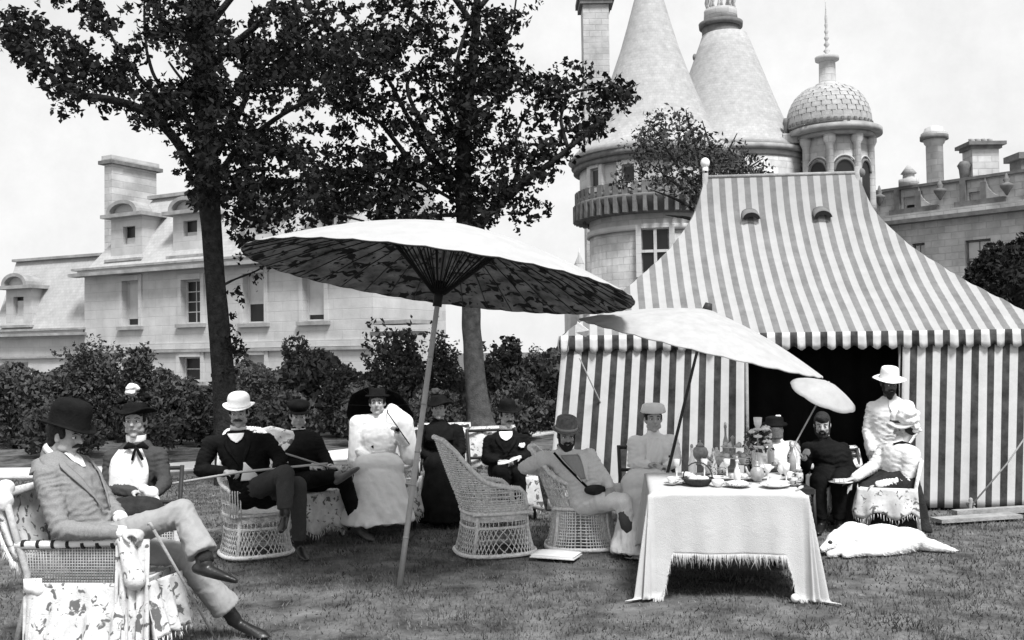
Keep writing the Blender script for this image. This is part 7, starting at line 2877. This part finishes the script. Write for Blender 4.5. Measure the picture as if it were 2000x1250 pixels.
def teapot(px, py, label, m, r_=.062, cat='teapot'):
    c = tt(px, py)
    th = thing('teapot', c, label, cat)
    obj('pot', lathe([(r_ * .5, 0), (r_ * .55, .008), (r_ * .95, .035), (r_, .06), (r_ * .85, .09), (r_ * .5, .11), (r_ * .45, .113)], c, 24), m, th)
    lid = obj('lid', lathe([(r_ * .47, .113), (r_ * .4, .125), (.012, .135), (.014, .15), (.004, .155)], c, 18), m, th)
    obj('spout', tube([c + A([-r_ * .85, 0, .045]), c + A([-r_ * 1.35, 0, .07]), c + A([-r_ * 1.6, 0, .115])], [.017, .011, .008], 10), m, th)
    obj('handle', tube([c + A([r_ * .8, 0, .095]), c + A([r_ * 1.45, 0, .095]), c + A([r_ * 1.5, 0, .05]), c + A([r_ * .9, 0, .035])], .006, 8), m, th)


# front row
c = tt(1363, 947)
bk = thing('bread_basket', c, 'dark shallow basket of rolls at the front corner of the tea table', 'basket')
obj('basket', lathe([(.075, 0), (.085, .006), (.115, .045), (.12, .05), (.108, .048), (.075, .012), (.003, .010)], c, 30), BASKET, bk)
obj('rim', tube([c + A([.117 * math.cos(a), .117 * math.sin(a), .05]) for a in np.linspace(0, 2 * math.pi, 30, endpoint=False)], .006, 6, closed=True), BASKET, bk)
obj('handle', tube([c + A([.11 * math.cos(a), 0, .05 + .12 * math.sin(a)]) for a in np.linspace(0, math.pi, 12)], .005, 6), BASKET, bk)
r = np.random.default_rng(2)
for i, lab in enumerate(['bread roll heaped at the rim end of the dark basket', 'bread roll lying lowest in the dark basket', 'bread roll on top of the heap in the dark basket', 'small bread roll at the back of the dark basket', 'bread roll beside the basket handle']):
    a = i * 1.26
    p = c + A([.05 * math.cos(a), .05 * math.sin(a), .045 + .012 * (i == 2)])
    ware('bread_roll', ell(p, (.036, .026, .022)), CAKE, lab, 'bread roll', 'bread rolls in the basket')
c, _ = plate(1440, 950, .105, 'broad plate of thin slices at the front edge beside the dark basket', DCHINA)
for i in range(9):
    a = i * .7
    ware('bread_slice', obox(c + A([.05 * math.cos(a), .05 * math.sin(a), .025 + .003 * (i % 2)]), A([.026, .008, .003]), A([-.006, .02, .004]), A([0, 0, .004])), CAKE, 'thin buttered slice fanned out on the broad front plate', 'bread slice', 'slices on the front plate', smooth=False)
c, _ = plate(1514, 951, .11, 'broad plate with a folded napkin nearest the fluttering corner of the cloth', CHINA)
ware('napkin', wrinkle(fuse([ell(c + A([0, 0, .025]), (.06, .045, .014))], .007, 1), .006, 30, 4), WHITE, 'crumpled white napkin lying on the front plate', 'napkin')
teapot(1479, 940, 'squat grey teapot between the two broad front plates', SILVER, .055)
c, _ = plate(1400, 936, .075, 'small plate tucked behind the dark basket', CHINA)
c, _ = plate(1330, 945, .08, 'small plate at the end of the table nearest the lady with the dark pole', DCHINA)
cup(1312, 946, 'teacup at the corner of the cloth beside the lady with the dark pole')
cup(1340, 936, 'teacup just behind the dark bread basket')
cup(1550, 948, 'teacup near the knife at the table corner', m=DCHINA)
# second row: long platter and cups
c = tt(1455, 936)
ware('platter', lathe([(.10, 0), (.11, .004), (.19, .016), (.195, .02), (.12, .010), (.003, .009)], c, 36, oval=(1, .5)), CHINA, 'long oval white platter across the middle of the table', 'platter')
for i, (px_, lab) in enumerate([(1385, 'teacup first in the middle row, behind the small plate'), (1408, 'patterned teacup second in the middle row'), (1540, 'teacup at the far end of the middle row')]):
    cup(px_, 926 if i < 2 else 935, lab, m=DCHINA if i == 1 else CHINA)
for i in range(7):
    a = i * .9
    ware('small_cake', lathe([(.022, 0), (.026, .016), (.022, .028), (.003, .032)], c + A([.10 * math.cos(a) * (1 if i else 0), .045 * math.sin(a) * (1 if i else 0), .012]), 12), CAKE, 'small iced cake on the long oval platter', 'cake', 'cakes on the oval platter')
# raised stand with a second tier
c = tt(1432, 915)
st = thing('cake_stand', c, 'two-tier cake stand loaded with pastries at the back of the table', 'cake stand')
obj('tier', lathe([(.04, .085), (.14, .095), (.145, .10), (.04, .093), (.003, .092)], c, 28), CHINA, st)
obj('tier', lathe([(.03, .175), (.10, .183), (.104, .188), (.03, .182), (.003, .181)], c, 28), CHINA, st)
obj('stem', lathe([(.06, 0), (.05, .01), (.012, .02), (.012, .25), (.02, .26), (.004, .28)], c, 16), SILVER, st)
for i in range(8):
    a = i * .785
    ware('pastry', wrinkle(ell(c + A([.10 * math.cos(a), .10 * math.sin(a), .115]), (.028, .024, .02), None, 10, 8) if False else fuse([ell(c + A([.10 * math.cos(a), .10 * math.sin(a), .117]), (.028, .024, .02))], .008, 0), .004, 40, i), CAKE if i % 3 else DCHINA, 'pastry on the lower tier of the cake stand', 'pastry', 'pastries on the lower tier')
for i in range(5):
    a = i * 1.256 + .3
    ware('pastry', lathe([(.018, 0), (.024, .018), (.012, .034), (.003, .038)], c + A([.062 * math.cos(a), .062 * math.sin(a), .186]), 12), CAKE, 'pastry on the upper tier of the cake stand', 'pastry', 'pastries on the upper tier')
# urn, epergne, jugs
c = tt(1482, 918)
ep = thing('flower_epergne', c, 'tall pale centrepiece of flowers rising highest from the tea table', 'flower vase')
obj('foot', lathe([(.05, 0), (.045, .01), (.015, .03), (.012, .12), (.045, .16), (.07, .20), (.072, .21), (.03, .18), (.004, .17)], c, 24), CHINA, ep)
obj('upper_vase', lathe([(.012, .17), (.01, .34), (.03, .38), (.036, .44), (.03, .44), (.006, .36)], c, 18), CHINA, ep)
r = np.random.default_rng(9)
for i in range(16):
    a = r.uniform(0, 6.28)
    hh = r.uniform(.20, .36)
    rr_ = .085 * (1 - abs(hh - .25) * 2.2)
    S_ = [ell(c + A([rr_ * math.cos(a) + .02 * math.cos(k_ * 1.26), rr_ * math.sin(a) + .02 * math.sin(k_ * 1.26), hh]), (.019, .019, .012), None, 8, 6) for k_ in range(5)]
    obj('flower', merge(S_ + [ell(c + A([rr_ * math.cos(a), rr_ * math.sin(a), hh + .008]), (.012, .012, .012), None, 8, 6)]), (WHITE, CREAM, CAKE)[i % 3], ep)
V, Fc = leaves([c + A([r.normal() * .05, r.normal() * .05, r.uniform(.16, .33)]) for _ in range(160)], .04, 5)
obj('foliage', (V, Fc), SHRUBLEAF, ep, smooth=False, kind='stuff')
c = tt(1368, 908)
ur = thing('tea_urn', c, 'small rounded tea urn at the back of the table near the striped wall', 'tea urn')
obj('body', lathe([(.045, 0), (.05, .012), (.02, .03), (.06, .07), (.072, .11), (.055, .15), (.03, .165)], c, 24), SILVER, ur)
obj('lid', lathe([(.04, .165), (.02, .19), (.008, .20), (.012, .215), (.003, .22)], c, 18), SILVER, ur)
obj('tap', tube([c + A([0, -.06, .07]), c + A([0, -.09, .07]), c + A([0, -.092, .05])], .007, 8), SILVER, ur)
teapot(1400, 908, 'white china teapot in the back row beside the tea urn', CHINA, .058)
cup(1450, 908, 'teacup in the back row just before the flower centrepiece')
cup(1515, 915, 'teacup in the back row beyond the flower centrepiece', m=DCHINA)
cup(1385, 915, 'teacup squeezed between the tea urn and the white teapot', m=DCHINA)
c = tt(1528, 925)
jg = thing('milk_jug', c, 'little white milk jug in front of the veiled woman', 'jug')
obj('jug', lathe([(.025, 0), (.04, .03), (.036, .06), (.026, .08), (.032, .10), (.028, .10), (.02, .08), (.004, .01)], c, 20), CHINA, jg)
obj('handle', tube([c + A([.03, 0, .09]), c + A([.06, 0, .08]), c + A([.055, 0, .04]), c + A([.038, 0, .03])], .005, 6), CHINA, jg)
c = tt(1560, 940)
bt = thing('glass_jar', c, 'dark jam jar standing near the end of the table', 'jar')
obj('jar', lathe([(.03, 0), (.034, .01), (.034, .06), (.024, .075), (.026, .08)], c, 18), DCHINA, bt)
obj('lid', lathe([(.028, .08), (.028, .09), (.004, .094)], c, 18), SILVER, bt)
a, b = tt(1556, 958), tt(1584, 940)
kn = thing('table_knife', (a + b) / 2, 'knife jutting over the end of the table edge', 'knife')
dd = unit(b - a)
obj('blade', obox(a + dd * .05, dd * .06, np.cross(dd, A([0, 0, 1])) * .009, A([0, 0, .0015])), SILVER, kn, smooth=False)
obj('handle', obox(a + dd * .15 + A([0, 0, .004]), dd * .045, np.cross(dd, A([0, 0, 1])) * .01, A([0, 0, .006])), CHINA, kn, smooth=False)
c = tt(1402, 950)
ware('sugar_bowl', lathe([(.025, 0), (.03, .006), (.046, .03), (.045, .05), (.04, .05), (.036, .03), (.004, .014)], c, 20), CHINA, 'open sugar bowl between the basket and the sliced bread', 'bowl')
c = tt(1498, 932)
ware('glass_dish', lathe([(.03, 0), (.012, .02), (.012, .045), (.05, .07), (.06, .085), (.055, .085), (.04, .068), (.004, .055)], c, 20), CHINA, 'stemmed white dish beside the flower centrepiece', 'dish')

r = np.random.default_rng(14)
for i, (px_, py_, h_, r_, m_, lab) in enumerate([
        (1352, 926, .13, .030, CHINA, 'slender white jug between the lady with the dark pole and the basket'), (1418, 903, .20, .028, SILVER, 'tall dull decanter at the back edge between the teapot and the cake stand'),
        (1462, 902, .17, .026, DCHINA, 'patterned bottle at the back edge beside the flower centrepiece'), (1506, 905, .16, .030, CHINA, 'pale carafe at the back edge in front of the veiled woman'),
        (1548, 922, .13, .030, SILVER, 'dull metal flask near the outer end of the back row'), (1394, 930, .12, .028, DCHINA, 'patterned bottle in the middle row behind the small plate'),
        (1440, 945, .11, .026, CHINA, 'small white cruet standing between the oval platter and the sliced bread'), (1545, 905, .10, .032, DCHINA, 'short patterned jar at the far back corner')]):
    c = tt(px_, py_)
    h_ *= 1.65
    q_ = thing('bottle', c, lab, 'bottle', 'bottles and jugs on the tea table')
    obj('body', lathe([(r_ * .8, 0), (r_, .008), (r_ * 1.05, h_ * .4), (r_ * .75, h_ * .6), (r_ * .36, h_ * .72), (r_ * .34, h_ * .92), (r_ * .5, h_ * .94), (r_ * .48, h_)], c, 18), m_, q_)
    obj('stopper', lathe([(r_ * .3, h_), (r_ * .45, h_ + .012), (r_ * .3, h_ + .026), (.002, h_ + .03)], c, 12), SILVER if m_ is not SILVER else CHINA, q_)
for i, (px_, py_, lab) in enumerate([(1322, 932, 'stemmed glass nearest the lady with the dark pole'), (1376, 932, 'stemmed glass behind the handle of the dark basket'), (1420, 932, 'stemmed glass before the cake stand'),
                                     (1500, 945, 'stemmed glass between the grey teapot and the napkin plate'), (1536, 945, 'stemmed glass beside the dark jam jar'), (1476, 900, 'stemmed glass at the back edge behind the flowers')]):
    c = tt(px_, py_)
    ware('wine_glass', lathe([(.028, 0), (.026, .004), (.005, .008), (.005, .08), (.024, .10), (.027, .145), (.025, .145), (.021, .104), (.003, .09)], c, 18), CHINA, lab, 'glass', 'stemmed glasses on the tea table')

# plate held out by the lady in white
c = P(1642, 944, 9.3)
pl_ = thing('plate', c, 'white plate of cake held out by the lady in the big pale hat', 'plate')
obj('dish', lathe([(.05, 0), (.11, .014), (.115, .018), (.05, .008), (.003, .007)], c, 26), CHINA, pl_)
for i in range(3):
    ware('cake_slice', obox(c + A([.045 * (i - 1), .01 * i, .028]), A([.02, .006, 0]), A([-.006, .018, 0]), A([0, 0, .014])), CAKE, ['wedge of cake nearest the thumb on the held-out plate', 'middle wedge of cake on the held-out plate', 'wedge of cake at the outer rim of the held-out plate'][i], 'cake', smooth=False)

# small things on the grass
a, b = G(1036, 1094), G(1122, 1100)
d = unit(b - a)
n_ = A([-d[1], d[0], 0])
L = np.linalg.norm(b - a)
bo = thing('open_book', (a + b) / 2, 'pale open book lying on the grass between the two wicker chairs', 'book')
obj('cover', obox((a + b) / 2 + n_ * .10 + A([0, 0, .03]), d * L / 2, n_ * .12, A([0, 0, .004])), CREAM, bo, smooth=False)
obj('page_block', obox((a + b) / 2 + n_ * .10 + A([0, 0, .042]), d * (L / 2 - .008), n_ * .112, A([0, 0, .008])), WHITE, bo, smooth=False)
obj('page', thick(grid(lambda u, v: (a + b) / 2 + n_ * (-.01 + .22 * v) + d * (-L / 2 + L * u) + A([0, 0, .052 + .012 * math.sin(u * 3.1) * v]), 8, 6), .002), WHITE, bo)
c = G(1553, 1176)
ware('croquet_ball', ell(c + A([0, 0, .028]), (.03, .03, .03)), WHITE, 'small white ball on the grass under the trailing corner of the tablecloth', 'ball')
